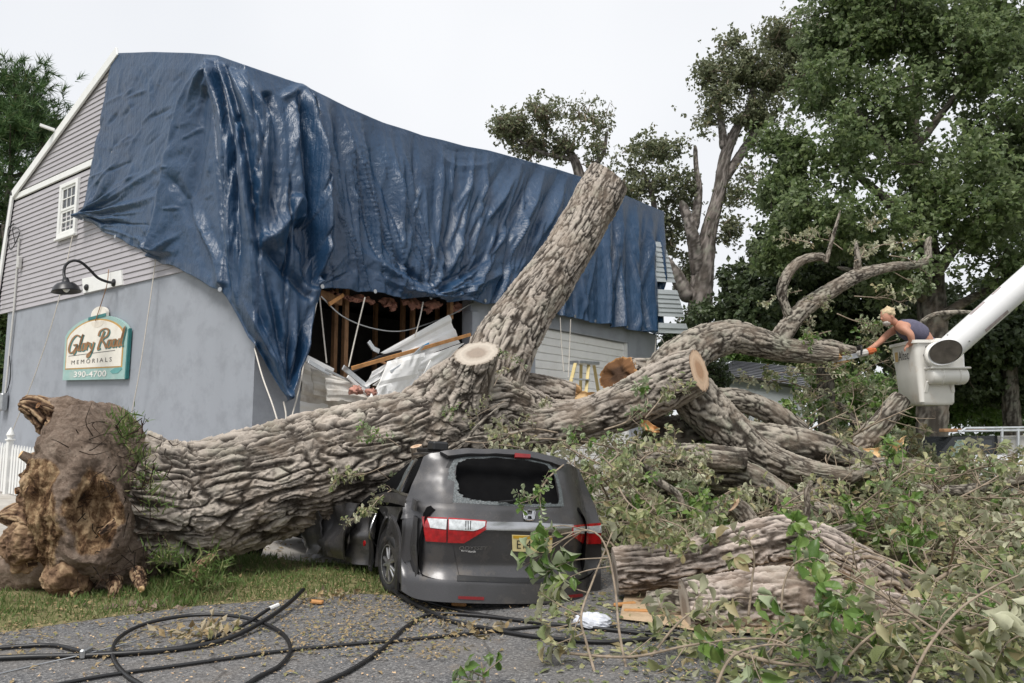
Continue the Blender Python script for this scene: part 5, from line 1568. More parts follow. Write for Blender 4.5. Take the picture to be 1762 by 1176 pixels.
M['reflector'] = simple('dull_red_reflector', (.20, .012, .014), .35, var=.2)
M['lamp_clear'] = simple('clear_lamp_lens', (.60, .63, .64), .1, .2, spec=.8, var=.3, scale=24, coat=.6)
M['carblack'] = simple('black_car_trim', (.014, .014, .015), .45, var=.2, dirt=(.07, .06, .045), dirt_amt=(.55, .8))
M['cabin'] = simple('dark_cabin_cloth', (.007, .007, .0075), .95, spec=.05, var=.2)
M['frost'] = simple('shattered_glass_rim', (.10, .115, .12), .22, spec=.7, var=.5, scale=70, bump=.7, bscale=140)
M['plate_y'] = simple('number_plate_cream', (.72, .62, .32), .5, var=.12, scale=6)
M['plate_o'] = simple('number_plate_amber', (.60, .36, .03), .5)

car = wthing('minivan', 'crushed dark grey minivan seen from behind under the fallen trunk', 'car', CAR_O + _cf * 1.5)
def P(name, lo, up, mat, parent=car, **k): return skin(name, lo, up, mat, parent, rear, **k)
# bumper: corner part and the lower cover
P('bumper', [(690, 1016), (716, 1030), (760, 1036), (840, 1039), (920, 1039), (985, 1037), (1020, 1028), (1032, 1018)], [(690, 960), (712, 985), (740, 996), (800, 1000), (880, 1003), (960, 1003), (1010, 995), (1034, 962)], M['paint'], nx=44, ny=12, out=.012, curved=True)
P('bumper_corner', [(706, 962), (722, 985), (748, 996), (790, 1000)], [(732, 926), (752, 929), (770, 931), (778, 932)], M['paint'], nx=18, ny=16, out=.006, curved=True)
P('bumper_corner', [(948, 1003), (990, 999), (1018, 985), (1035, 958)], [(1000, 936), (1012, 936), (1024, 936), (1034, 935)], M['paint'], nx=18, ny=16, out=.006, curved=True)
P('scuff_strip', [(786, 1001), (880, 1004), (952, 1004)], [(786, 992), (880, 996), (952, 996)], M['carblack'], nx=20, ny=4, out=.02)
for pts in (([(788, 1031), (832, 1033)], [(788, 1026), (832, 1027.5)]), ([(960, 1031), (1000, 1027)], [(960, 1026), (1000, 1022)])):
    P('reflector', *pts, M['reflector'], nx=6, ny=3, out=.02)
# tailgate below the lamps, trim strip, shoulder below the glass
P('tailgate', [(790, 990), (870, 995), (960, 995), (990, 988)], [(773, 906), (860, 908), (980, 914), (1004, 912)], M['paint'], nx=36, ny=20, out=.004, curved=False)
strip_o = P('trim_strip', [(834, 912), (900, 914), (982, 917)], [(837, 899), (900, 900), (985, 904)], M['chrome'], nx=26, ny=5, out=.022)
P('tailgate_shoulder', [(690, 893), (730, 892), (780, 896), (840, 899), (920, 900), (990, 904), (1032, 900)], [(700, 862), (740, 864), (790, 866), (860, 871), (930, 874), (985, 875), (1022, 868)], M['paint'], nx=60, ny=11, out=.006, crumple=.006, seed=33)
P('quarter_corner', [(689, 968), (706, 966), (733, 936)], [(697, 866), (712, 872), (728, 890)], M['paint'], nx=12, ny=12, out=.003)
P('corner_backing', [(690, 1000), (730, 1008), (800, 1010)], [(694, 872), (740, 880), (800, 892)], M['paint'], nx=16, ny=14, out=-.012, th=.006)
# rear lamps
def lamp_side(s):
    if s < 0:
        out_ = [[(734, 931), (768, 933)], [(727, 890), (769, 892)]]
        inn = [[(770, 933.5), (798, 934), (836, 911)], [(771, 892), (800, 894), (836, 897)]]
        clr1 = [[(742, 908), (768, 911)], [(737, 893), (769, 895)]]
        clr2 = [[(772, 911), (815, 913.5), (833, 907)], [(772, 895), (815, 897.5), (834, 899)]]
    else:
        out_ = [[(1004, 936), (1033, 935)], [(1006, 903), (1032, 901)]]
        inn = [[(982, 922), (1002, 936)], [(982, 906), (1004, 903)]]
        clr1 = [[(1006, 917), (1033, 916)], [(1007, 906), (1032, 904)]]
        clr2 = [[(984, 916), (1002, 918)], [(984, 909), (1003, 906)]]
    a = P('tail_lamp', *out_, M['lamp_red'], nx=10, ny=10, out=.022)
    b_ = P('tail_lamp', *inn, M['lamp_red'], nx=14, ny=10, out=.022)
    P('clear_lens', *clr1, M['lamp_clear'], parent=a, nx=8, ny=5, out=.028, th=.004)
    P('clear_lens', *clr2, M['lamp_clear'], parent=b_, nx=10, ny=5, out=.028, th=.004)
    for k in range(3):
        if s < 0:
            x0 = 800 + k * 4
            P('lens_rib', [(x0, 911), (x0 + 1.4, 911)], [(x0, 898), (x0 + 1.4, 898)], M['carblack'], parent=b_, nx=2, ny=3, out=.030, th=.003)
lamp_side(-1); lamp_side(1)
# badge: a rounded frame holding a broad H
def badge_pt(u, v, o): return rear(909 + 10.5 * u, 888 + 8.5 * v, o)[0]
def badge_poly(pts, name, o=.03, th=.014):
    Pp = [badge_pt(u, v, o) for u, v in pts]
    n = np.cross(Pp[1] - Pp[0], Pp[2] - Pp[1]); n /= np.linalg.norm(n)
    if n @ _cf > 0: n = -n; Pp = Pp[::-1]
    return MB().poly(Pp, th, n).build(name, M['chrome'], bad)
bad = badge_poly([(-.62, .78), (-.42, .78), (-.30, .18), (.30, .18), (.42, .78), (.62, .78), (.74, -.80), (.44, -.80), (.34, -.12), (-.34, -.12), (-.44, -.80), (-.74, -.80)], 'badge', .034) if False else None
bad = link('badge', MB().tube([badge_pt(*p, .02) for p in [(-.80, -.85), (0, -.97), (.80, -.85), (.95, -.6), (.78, .75), (.6, .95), (0, 1.02), (-.6, .95), (-.78, .75), (-.95, -.6), (-.80, -.85)]], .0085, 6).mesh('badge'), M['chrome'], car)
badge_poly([(-.66, .80), (-.36, .80), (-.26, .22), (.26, .22), (.36, .80), (.66, .80), (.76, -.82), (.42, -.82), (.32, -.10), (-.32, -.10), (-.42, -.82), (-.76, -.82)], 'badge_letter', .03)
# lettering on the tailgate
letter('lettering', 'ODYSSEY', (790, 946, 839, 939.5), lambda u, v: rear(u, v, .012)[0], M['chrome'], car, shear=.25)
letter('lettering', 'Barry', (794, 948.3, 804, 945.6) if False else (793.5, 949.2, 804, 946.4), lambda u, v: rear(u, v, .012)[0], M['white'], car)
letter('lettering', 'Honda', (805, 950.4, 818, 946.8), lambda u, v: rear(u, v, .012)[0], M['white'], car)
pl = P('number_plate', [(881, 948), (948, 951)], [(880, 920), (949, 922)], M['plate_y'], nx=8, ny=6, out=.016, th=.006)
P('plate_band', [(882, 926), (948, 928)], [(881.5, 921), (948, 923)], M['plate_o'], parent=pl, nx=8, ny=3, out=.019, th=.003)
letter('lettering', 'E14', (888, 943.5, 912, 929), lambda u, v: rear(u, v, .0205)[0], M['carblack'], pl)
# pillars, roof edge, spoiler
P('rear_pillar', [(698, 862), (722, 864), (757, 866), (778, 867)], [(729, 786), (742, 781), (762, 778), (788, 780)], M['paint'], nx=22, ny=26, out=.004, crumple=.014, seed=31)
P('rear_pillar', [(966, 876), (990, 876), (1012, 872), (1022, 868)], [(950, 793), (965, 796), (982, 800), (996, 808)], M['paint'], nx=16, ny=18, out=.004)
P('spoiler', [(770, 790), (800, 786), (850, 785), (905, 789), (945, 798), (965, 806)], [(757, 782), (800, 776.5), (850, 777), (905, 780), (950, 789), (972, 797)], M['paint'], nx=40, ny=6, out=.05, th=.05, crumple=.016, seed=35)
P('high_brake_lamp', [(882, 793), (908, 794)], [(882, 786), (908, 788)], M['reflector'], nx=6, ny=3, out=.066, th=.02)
# the rear window: a frosted, ragged rim of glass round the hole
ring_o = [(776, 865), (768, 840), (772, 808), (781, 791), (800, 787), (850, 786), (905, 790), (945, 799), (958, 815), (966, 845), (970, 872), (920, 873), (870, 871), (820, 868), (776, 865)]
ring_i = [(806, 860), (788, 846), (782, 815), (788, 798), (803, 790.5), (850, 788.5), (905, 792.5), (941, 801), (953, 817), (961, 843), (962, 867), (915, 868), (868, 866), (830, 862), (806, 860)]
Ro, Ri = resample(ring_o, 150), resample(ring_i, 150)
rj = np.random.default_rng(3)
for k in range(len(Ri)):
    Ri[k] += (Ro[k] - Ri[k]) * (rj.uniform(-.18, .22) + .25 * math.sin(k * .37) * math.sin(k * .11))
Ri[-1] = Ri[0]
skin('broken_rear_window', Ri, Ro, M['frost'], car, rear, out=.006, ny=4, th=.006, matched=True)
# black surround
R1 = [(a + (a - 868) * .0, b_) for a, b_ in ring_o]
skin('window_gasket', resample(ring_o, 80), resample([(868 + (a - 868) * 1.06, 830 + (b_ - 830) * 1.09) for a, b_ in ring_o], 80), M['carblack'], car, rear, out=.002, ny=3, th=.015, matched=True)
MB().tube([rear(856, 866, .03)[0], rear(880, 864, .035)[0], rear(910, 864.5, .03)[0]], .008, 6).build('wiper', M['carblack'], car)
MB().tube([rear(880, 863, .04)[0], rear(908, 862.5, .04)[0]], .012, 6).build('wiper', M['carblack'], car)

# quarter panel, sliding door, crumpled door and hood: the left side
S_ = lambda name, lo, up, mat, **k: skin(name, lo, up, mat, car, side_pt, **k)
ARC_Y, ARC_Z, ARC_R = 1.16, .27, .40
arc = [(ARC_Y + ARC_R * math.cos(a), ARC_Z + ARC_R * 1.12 * math.sin(a)) for a in np.linspace(math.radians(-14), math.radians(194), 22)]
S_('quarter_panel', [(.30, .14), (.45, .13), (.62, .12), (.755, .15)], [(.30, .80), (.45, .83), (.62, .85), (.755, .86)], M['paint'], nx=12, ny=22, out=.0, crumple=.012)
S_('quarter_panel', arc[::-1], [(.70, .86) if False else (1.62 - (1.62 - .76) * t, .80 + .06 * t) for t in np.linspace(0, 1, 22)], M['paint'], nx=40, ny=14, out=.002, crumple=.035, seed=5)
S_('fuel_flap', [(.42, .60), (.60, .60)], [(.42, .44 + .34), (.60, .78)], M['paint'], nx=8, ny=8, out=.008, th=.01)
S_('wheel_arch_trim', [(y * 1.0 + (y - ARC_Y) * .02, z) for y, z in arc[::-1]], [(ARC_Y + (y - ARC_Y) * 1.1, ARC_Z + (z - ARC_Z) * 1.1) for y, z in arc[::-1]], M['paint'], nx=30, ny=3, out=.02, th=.03)
S_('shoulder_panel', [(.26, .865), (.8, .885), (1.4, .86), (1.75, .80)], [(.24, .955), (.8, .985), (1.35, .965), (1.7, .90)], M['paint'], nx=26, ny=7, out=.03, crumple=.012, seed=7)
S_('side_trim', [(.55, .975), (1.2, .985)], [(.55, 1.0), (1.2, 1.01)], M['chrome'], nx=8, ny=3, out=.03)
S_('mud_flap', [(.72, .06), (.80, .06)], [(.74, .34), (.78, .34)], M['carblack'], nx=4, ny=6, out=.02, th=.02)
S_('sliding_door', [(1.66, .14), (2.1, .16), (2.5, .2)], [(1.68, .78), (2.1, .74), (2.5, .66)], M['paint'], nx=20, ny=18, out=.10, crumple=.10, seed=11)
S_('sliding_door', [(2.0, .2), (2.35, .16), (2.75, .14)], [(1.72, .80), (2.2, .78), (2.75, .62)], M['paint'], nx=20, ny=18, out=.26, crumple=.09, seed=12)
S_('front_door', [(2.5, .2), (2.95, .28), (3.55, .40)], [(2.35, .78), (2.9, .78), (3.6, .74)], M['paint'], nx=26, ny=18, out=.34, crumple=.12, seed=13)
S_('front_wing', [(3.3, .46), (3.7, .62), (4.4, .55)], [(3.3, .78), (3.8, .80), (4.5, .70)], M['paint'], nx=18, ny=10, out=.30, crumple=.05, seed=14)
S_('door_edge', [(1.62, .10), (1.78, .10)], [(1.60, .78), (1.74, .80)], M['carblack'], nx=5, ny=12, out=.05, crumple=.03, seed=15)
p_, n_ = side_pt(1.68, .40, .13)
MB().lathe([(.0, .012), (.03, .012), (.03, 0)], p_, n_, 12).build('door_reflector', M['lamp_red'], car)
hp = [side_pt(1.55, .72, .05)[0], side_pt(1.50, .60, .12)[0], side_pt(1.53, .48, .12)[0], side_pt(1.62, .44, .05)[0], side_pt(1.66, .56, .06)[0], side_pt(1.62, .70, .05)[0], side_pt(1.55, .72, .05)[0]]
MB().tube(hp, .016, 8, smooth_n=36).build('door_handle', M['chrome'], car, smooth=True)
S_('side_glass_shard', [(.86, 1.0), (1.02, 1.01)], [(.66, 1.30), (.74, 1.32)], M['frost'], nx=6, ny=10, out=.03, crumple=.02)
S_('pillar_trim', [(.80, .99), (.86, .99)], [(.60, 1.33), (.66, 1.34)], M['chrome'], nx=3, ny=10, out=.035)
# wheels
def wheel(y, out_, r=.325, w=.22, turn=0.0, lean=0.0):
    c, n = side_pt(y, .25, out_)
    n = n - Z3 * (n @ Z3); n /= np.linalg.norm(n)
    a = turn; n = np.array([n[0] * math.cos(a) - n[1] * math.sin(a), n[0] * math.sin(a) + n[1] * math.cos(a), lean]); n /= np.linalg.norm(n)
    W = MB().lathe([(r * .66, -w * .48), (r * .9, -w * .5), (r * .985, -w * .42), (r, -w * .2), (r, w * .2), (r * .985, w * .42), (r * .9, w * .5), (r * .68, w * .47), (r * .66, w * .3)], c - n * w * .5, n, 44).build('wheel', M['rubber'], car, smooth=True)
    t = np.cross(n, Z3); t /= np.linalg.norm(t); u = np.cross(t, n)
    MB().lathe([(r * .66, -.1), (r * .67, w * .47), (r * .60, w * .46), (r * .58, w * .2), (r * .3, w * .05), (.02, w * .05)], c - n * w * .5, n, 40).build('rim', M['carblack'], W, smooth=True)
    sp = MB()
    for k in range(10):
        an = (k // 2) * 2 * math.pi / 5 + (.13 if k % 2 else -.13)
        d0 = t * math.cos(an) + u * math.sin(an)
        an2 = an + (.10 if k % 2 else -.10)
        d1 = t * math.cos(an2) + u * math.sin(an2)
        sp.beam(c + d0 * r * .14 - n * .02, c + d1 * r * .64 - n * .035, .034, .03, up=n, bev=.008)
    sp.lathe([(r * .66, -.045), (r * .665, -.005), (r * .62, -.004), (r * .60, -.05)], c, n, 44)
    sp.lathe([(.055, -.03), (.055, .004), (.03, .012), (.002, .014)], c - n * .01, n, 16)
    sp.build('spokes', M['rim'], W)
wheel(1.16, .012, .30)
wheel(4.05, .62, .31, turn=-.1)
# hidden body shell: cabin tub, crushed roof, front end
def shell():
    rows = []
    prof = [(.26, .14, .93, .93), (.5, .14, .93, 1.30), (.62, .14, .93, 1.40), (.95, .14, .93, 1.43), (1.5, .14, .93, 1.38), (2.0, .14, .95, 1.02), (2.6, .14, .95, .72), (3.4, .14, .93, .68), (4.2, .14, .90, .72), (4.7, .16, .86, .62), (4.95, .2, .7, .5)]
    n = 36
    for y, z0, w, z1 in prof:
        r = []
        for a in np.linspace(0, 2 * np.pi, n, endpoint=False):
            ca, sa = math.cos(a), math.sin(a)
            x = w * math.copysign(abs(ca) ** .35, ca)
            z = (z0 + z1) / 2 + (z1 - z0) / 2 * math.copysign(abs(sa) ** .45, sa)
            if z > .93: x *= 1 - .22 * (z - .93) / .5
            r.append(CW(x * .965, y, z))
        rows.append(r)
    V = np.array(rows)
    m = len(rows)
    F = grid_faces(m, n, True).tolist()
    F.append(list(range((m - 1) * n, m * n)))
    V = V.reshape(-1, 3)
    V = V + .03 * fbm(V * 4, 3, 77)[:, None]
    return link('body_shell', make_mesh('body_shell', V, [tuple(f) for f in F]), M['cabin'], car)
shell()
skin('roof_panel', [(-.66, .62), (0, .60), (.66, .62)], [(-.60, 1.62), (0, 1.7), (.60, 1.62)], M['paint'], car, lambda x, y, o: (CW(x, y, 1.44 - .12 * x * x - .05 * max(0, y - 1.0) ** 2 + o), Z3), out=.012, nx=20, ny=14, th=.02, crumple=.012)
for x in (-.55, .55):
    MB().beam(CW(x, .75, 1.45), CW(x, 1.6, 1.43), .04, .045, bev=.012).build('roof_rail', M['carblack'], car)
MB().box(rear(768, 769, .0)[0] + _cf * .25, (.17, .2, .1), np.stack([_cx2, _cf, _cz2], 1), .02).build('roof_rail_cap', M['carblack'], car)
for x in (-.45, .1, .5):
    MB().box(CW(x, 1.0, .86), (.42, .16, .6), np.stack([_cx2, _cf, _cz2], 1), .06).build('seat_back', M['cabin'], car)
    MB().box(CW(x, 1.02, 1.22), (.24, .1, .16), np.stack([_cx2, _cf, _cz2], 1), .04).build('headrest', M['cabin'], car)
MB().box(CW(0, .8, .50), (1.7, 1.0, .06), np.stack([_cx2, _cf, _cz2], 1)).build('cargo_floor', M['cabin'], car)
P('inner_liner', [(700, 1005), (860, 1020), (1030, 1000)], [(700, 870), (860, 880), (1020, 872)], M['carblack'], nx=20, ny=8, out=-.05, th=.01)
# ------------------------------------------------------------------ leaves
_ys = np.array([0, .2, .42, .62, .82, 1.0])
_ws = np.array([.02, .10, .20, .25, .17, .0])
def leaf_template(wave=1.0, seed=0):
    r = np.random.default_rng(seed)
    curl = r.uniform(.02, .48); fo = r.uniform(.15, .8); tw = r.uniform(-.25, .25)
    mid = [(.08 * tw * y, y * (1 - .25 * curl * y), -curl * y * y) for y in _ys]
    L_, R_ = [], []
    for k in range(1, 5):
        a = _ws[k] * (1 + wave * r.uniform(-.22, .22)); b_ = _ws[k] * (1 + wave * r.uniform(-.22, .22))
        L_.append((-a, _ys[k] + r.uniform(-.03, .03), .0 + fo * a + tw * a - curl * _ys[k] ** 2 + r.uniform(-.06, .06)))
        R_.append((b_, _ys[k] + r.uniform(-.03, .03), fo * b_ - tw * b_ - curl * _ys[k] ** 2 + r.uniform(-.06, .06)))
    V = np.array(mid + L_ + R_)
    F = [(0, 1, 6), (0, 10, 1)]
    for k in range(1, 4):
        F.append((k, k + 1, 6 + k, 5 + k)); F.append((k + 1, k, 9 + k, 10 + k))
    F += [(4, 5, 9), (5, 4, 13)]
    T = []
    for f in F:
        if len(f) == 3: T.append(f)
        else: T += [(f[0], f[1], f[2]), (f[0], f[2], f[3])]
    return V, np.array(T, np.int32)
LEAF_HI = [leaf_template(1.0, s) for s in range(6)]
LEAF_LO = (np.array([(0, 0, 0), (-.26, .5, .10), (0, .5, 0), (.26, .55, .10), (0, 1, -.14)], float), np.array([(0, 2, 1), (0, 3, 2), (2, 4, 1), (3, 4, 2)], np.int32))
LEAF_DI = (np.array([(0, 0, 0), (-.3, .55, .08), (.3, .5, .08), (0, 1, -.1)], float), np.array([(0, 2, 1), (2, 3, 1)], np.int32))

def unit(v): return v / (np.linalg.norm(v, axis=-1, keepdims=True) + 1e-9)

def leaves_geo(pos, dirv, nrm, size, tmpl, rg):
    TV, TF = tmpl
    n = len(pos)
    d = unit(dirv); s = unit(np.cross(d, nrm)); u = np.cross(s, d)
    sz = np.asarray(size).reshape(n, 1, 1)
    V = pos[:, None] + sz * (TV[None, :, 0:1] * s[:, None] + TV[None, :, 1:2] * d[:, None] + TV[None, :, 2:3] * u[:, None])
    F = (TF[None] + (np.arange(n) * len(TV))[:, None, None]).reshape(-1, 3)
    rnd = np.repeat(rg.uniform(0, 1, n), len(TF))
    return V.reshape(-1, 3), F, rnd

def leaves_mesh(name, pos, dirv, nrm, size, tmpl, rg):
    if isinstance(tmpl, list):
        k = rg.integers(0, len(tmpl), len(pos)); Vs, Fs, Rs, off = [], [], [], 0
        for i, t in enumerate(tmpl):
            m = k == i
            if not m.any(): continue
            V, F, r = leaves_geo(pos[m], dirv[m], nrm[m], np.asarray(size)[m], t, rg)
            Vs.append(V); Fs.append(F + off); Rs.append(r); off += len(V)
        V, F, r = np.concatenate(Vs), np.concatenate(Fs), np.concatenate(Rs)
    else:
        V, F, r = leaves_geo(pos, dirv, nrm, np.asarray(size), tmpl, rg)
    return make_mesh(name, V, F, False, {'rnd': ('FACE', r)})

def whorls(tips, tdirs, per, size, rg, spread=.9, droop=.25, along=.25):
    """leaf clusters at twig tips: positions, directions, normals, sizes"""
    n = len(tips)
    P = np.repeat(tips, per, 0); D0 = np.repeat(unit(tdirs), per, 0)
    R = unit(rg.normal(size=(n * per, 3)))
    side = unit(R - D0 * (R * D0).sum(1, keepdims=True))
    D = unit(D0 * rg.uniform(.25, 1.0, (n * per, 1)) + side * spread - np.array([0, 0, droop]))
    P = P - D0 * rg.uniform(0, along, (n * per, 1)) + D * .01
    N = unit(D0 + rg.normal(size=(n * per, 3)) * .35 + np.array([0, 0, .5]))
    S = size * rg.uniform(.6, 1.15, n * per)
    return P, D, N, S

# ------------------------------------------------------------------ standing trees and shrubs
def crown_points(lobes, n, rg, gap=.0, freq=.55, seed=0, shell=.45):
    """twig tips in ellipsoid lobes (cx,cy,cz,rx,ry,rz), with gaps"""
    out, dirs = [], []
    vol = np.array([l[3] * l[4] * l[5] for l in lobes]) ** .75
    cnt = np.maximum(8, (n * vol / vol.sum()).astype(int))
    for l, c in zip(lobes, cnt):
        D = unit(rg.normal(size=(c, 3)))
        r = rg.uniform(shell ** 3, 1, c) ** (1 / 3)
        bump = 1 + .55 * fbm(D * 2.3 + np.array(l[:3]) * 3.1, 3, seed)
        P = np.array(l[:3]) + D * np.array(l[3:]) * (r * bump)[:, None]
        keep = fbm(P * freq, 3, seed + 7) > gap
        out.append(P[keep]); dirs.append(unit(D + rg.normal(size=D.shape) * .45 + np.array([0, 0, -.1]))[keep])
    return np.concatenate(out), np.concatenate(dirs)

def lobe_px(px, py, Y, rx, ry, depth):
    p = at(px, py, Y); s = Y / FPX
    return (*p, rx * s, depth, ry * s)

def tree(name, label, trunk_rows, limbs, lobes, n_tips, per, lsize, mat, seed, gap=-.1, freq=.55, bark='bark_dark', cat='tree', group=None, shell=.4, tmpl=None, spray=.35, twigs=True):
    rg = np.random.default_rng(seed)
    if trunk_rows:
        ctrl = px_ctrl(trunk_rows); b = ctrl[0, :3]
    else:
        b = np.array(lobes[0][:3])
    base = (b[0], b[1], float(ground_z(b[0], b[1])))
    root = wthing(name, label, cat, base, group)
    if trunk_rows:
        w = ctrl.copy()
        if w[0, 2] > base[2] - .1:
            w = np.concatenate([[[w[0, 0] - .02, w[0, 1], base[2] - .2, w[0, 3] * 1.15]], w])
        make_limb('trunk', None, root, 110, 36, M[bark], None, None, seed, lump=.02, world=w, taper_close=(False, True))
    for k, l in enumerate(limbs):
        make_limb('limb', l, root, 60, 16, M[bark], None, None, seed + 3 + k, lump=.015, taper_close=(True, True))
    P, D = crown_points(lobes, n_tips, rg, gap, freq, seed, shell)
    # sprays: a few leaf clusters strung behind every tip
    q = P - D * rg.uniform(.0, spray, (len(P), 1)) + rg.normal(size=P.shape) * spray * .35
    T = np.concatenate([P, q]); TD = np.concatenate([D, unit(D + rg.normal(size=D.shape) * .5)])
    p_, d_, n_, s_ = whorls(T, TD, per, lsize, rg)
    link('crown', leaves_mesh('crown', p_, d_, n_, s_, tmpl or LEAF_DI, rg), M[mat], root)
    if twigs:
        k = min(len(P), 420)
        idx = rg.choice(len(P), k, replace=False)
        mb = MB()
        cs = np.array([l[:3] for l in lobes])
        for i in idx:
            c = cs[np.argmin(((cs - P[i]) ** 2).sum(1))]
            a = P[i] + (c - P[i]) * rg.uniform(.3, .75) + rg.normal(size=3) * .15
            m_ = (a + P[i]) / 2 + rg.normal(size=3) * .12
            mb.tube([a, m_, P[i]], [.028, .018, .006], 4, False)
        tag(mb.build('twigs', M['twig' if bark != 'bark_dark' else 'bark_dark'], root), kind='stuff')
    return root

Lp = lobe_px
# the tall damaged oak in the middle of the background
tree('oak_tree', 'tall damaged oak with a forked grey trunk behind the right end of the building',
     [(1196, 640, 30, 24), (1204, 540, 30, 21), (1210, 470, 30, 19), (1220, 400, 30, 14), (1238, 330, 30, 11), (1250, 262, 30, 10), (1282, 200, 30, 7), (1330, 158, 30, 5), (1400, 128, 30, 3)],
     [[(1204, 480, 30, 14), (1190, 400, 29.6, 11), (1172, 345, 29.6, 7)], [(1194, 400, 29.7, 9), (1202, 330, 29.7, 7), (1198, 290, 29.7, 4.5), (1196, 250, 29.7, 4)], [(1240, 320, 30, 9), (1275, 265, 30.2, 8), (1310, 215, 30.4, 6), (1340, 190, 30.5, 4)], [(1246, 260, 30, 8), (1240, 205, 30, 6), (1225, 150, 30, 4)], [(1290, 195, 30, 6), (1300, 130, 30, 4.5), (1330, 90, 30, 3)], [(1190, 520, 30, 16), (1160, 470, 30, 12), (1120, 420, 30, 8), (1090, 360, 30.3, 5)], [(1120, 420, 30, 6), (1125, 350, 30, 5), (1105, 290, 30, 3)]],
     [Lp(1232, 175, 30, 42, 52, 1.3), Lp(1285, 120, 30, 52, 46, 1.5), Lp(1345, 75, 30, 55, 50, 1.5), Lp(1390, 130, 30, 50, 45, 1.5), Lp(1300, 200, 30, 30, 34, 1), Lp(1205, 225, 30, 24, 34, .9), Lp(1110, 262, 30, 46, 34, 1.2), Lp(1145, 320, 30, 40, 40, 1.2), Lp(1080, 330, 30, 40, 44, 1.2), Lp(1260, 335, 30, 34, 26, .9), Lp(1160, 400, 30.8, 40, 50, 1.2), Lp(1250, 395, 30, 30, 24, .8), Lp(1150, 265, 30, 40, 26, 1), Lp(1215, 130, 30, 26, 30, .9), Lp(1262, 75, 30, 26, 22, .8), Lp(1325, 140, 30, 34, 34, 1), Lp(1400, 60, 30, 50, 50, 1.4), Lp(1430, 170, 30, 44, 44, 1.2), Lp(1330, 200, 30, 40, 40, 1.1), Lp(1265, 215, 30, 26, 24, .8), Lp(1180, 255, 30, 20, 20, .7), Lp(1295, 250, 30, 26, 24, .8), Lp(1075, 280, 30, 30, 24, .9), Lp(1185, 470, 30.8, 30, 40, 1), Lp(1345, 255, 30, 40, 40, 1.1), Lp(1300, 300, 30, 30, 34, 1), Lp(1060, 390, 30.5, 40, 40, 1.1), Lp(1110, 380, 30.6, 46, 50, 1.2), Lp(1170, 330, 30.4, 36, 44, 1)],
     9000, 5, .18, 'crown_olive', 101, gap=.07, freq=1.1, bark='bark_grey', spray=.8, shell=.1)
tree('oak_tree', 'smaller olive oak crown showing above the middle of the blue roof line',
     [(1010, 420, 33, 12), (1000, 320, 33, 10), (985, 270, 33, 7), (950, 235, 33, 4)],
     [[(1000, 310, 33, 6), (1035, 270, 33, 4), (1045, 225, 33, 2.5)], [(985, 275, 33, 5), (930, 262, 33, 3.5), (880, 235, 33, 2)]],
     [Lp(945, 205, 33, 54, 36, 1.6), Lp(1010, 215, 33, 48, 44, 1.6), Lp(880, 222, 33, 40, 26, 1.2), Lp(1025, 265, 33, 34, 34, 1.2), Lp(915, 250, 33, 36, 26, 1), Lp(975, 258, 33, 34, 24, 1)],
     2600, 5, .18, 'crown_olive', 103, gap=.07, freq=1.1, bark='bark_grey', spray=.8, shell=.1)
# the great oak filling the right of the picture
tree('oak_tree', 'great green oak with a dark trunk filling the upper right behind the bucket',
     [(1604, 790, 21, 26), (1604, 700, 21, 25), (1606, 600, 21, 24), (1600, 480, 21.3, 22), (1585, 360, 21.5, 17), (1570, 240, 21.7, 11), (1580, 120, 21.8, 6)],
     [[(1600, 480, 21, 14), (1660, 400, 21, 10), (1720, 330, 21, 6)], [(1595, 430, 21, 12), (1530, 350, 21, 9), (1460, 290, 21, 5)], [(1604, 560, 21, 10), (1660, 520, 20.6, 8), (1740, 480, 20.4, 5)], [(1580, 330, 21.3, 9), (1510, 230, 21, 6), (1450, 170, 21, 3)], [(1600, 520, 21.2, 9), (1520, 480, 20.5, 7), (1440, 460, 20, 4)], [(1572, 260, 21.6, 8), (1640, 170, 21.3, 5), (1700, 90, 21, 3)]],
     [Lp(1440, 270, 21, 92, 80, 2.0), Lp(1530, 190, 21, 95, 75, 2.2), Lp(1640, 120, 21, 100, 80, 2.2), Lp(1720, 230, 20.5, 90, 90, 2.2), Lp(1600, 300, 20, 100, 80, 2.2), Lp(1400, 370, 20.5, 80, 60, 1.8), Lp(1500, 390, 20, 95, 62, 2), Lp(1680, 380, 19.5, 100, 70, 2), Lp(1560, 60, 21.5, 90, 60, 2), Lp(1720, 50, 21, 80, 70, 2), Lp(1450, 80, 22, 70, 60, 1.8), Lp(1370, 270, 21.5, 50, 60, 1.5), Lp(1800, 330, 20.5, 70, 160, 2), Lp(1560, 470, 20, 90, 40, 1.8), Lp(1340, 440, 21.5, 50, 40, 1.3), Lp(1730, 470, 20, 60, 46, 1.4), Lp(1430, 30, 22, 70, 60, 1.8), Lp(1500, 0, 22, 90, 60, 2), Lp(1420, 150, 21.5, 60, 60, 1.6), Lp(1340, 330, 21.5, 46, 46, 1.3), Lp(1320, 250, 22, 34, 30, 1), Lp(1790, 150, 21, 70, 90, 2), Lp(1640, 20, 22, 90, 60, 2)],
     15500, 5, .18, 'crown_green', 105, gap=-.10, freq=.9, spray=.55)
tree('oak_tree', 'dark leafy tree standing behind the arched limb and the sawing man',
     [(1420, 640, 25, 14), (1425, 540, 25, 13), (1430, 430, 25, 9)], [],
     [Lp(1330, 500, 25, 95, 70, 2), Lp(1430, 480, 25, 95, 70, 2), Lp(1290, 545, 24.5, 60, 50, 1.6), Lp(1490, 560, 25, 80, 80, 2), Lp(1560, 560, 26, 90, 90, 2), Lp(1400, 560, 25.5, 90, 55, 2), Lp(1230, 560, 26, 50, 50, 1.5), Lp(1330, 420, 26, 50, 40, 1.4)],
     5200, 5, .24, 'crown_dark', 107, gap=-.25, freq=.6)
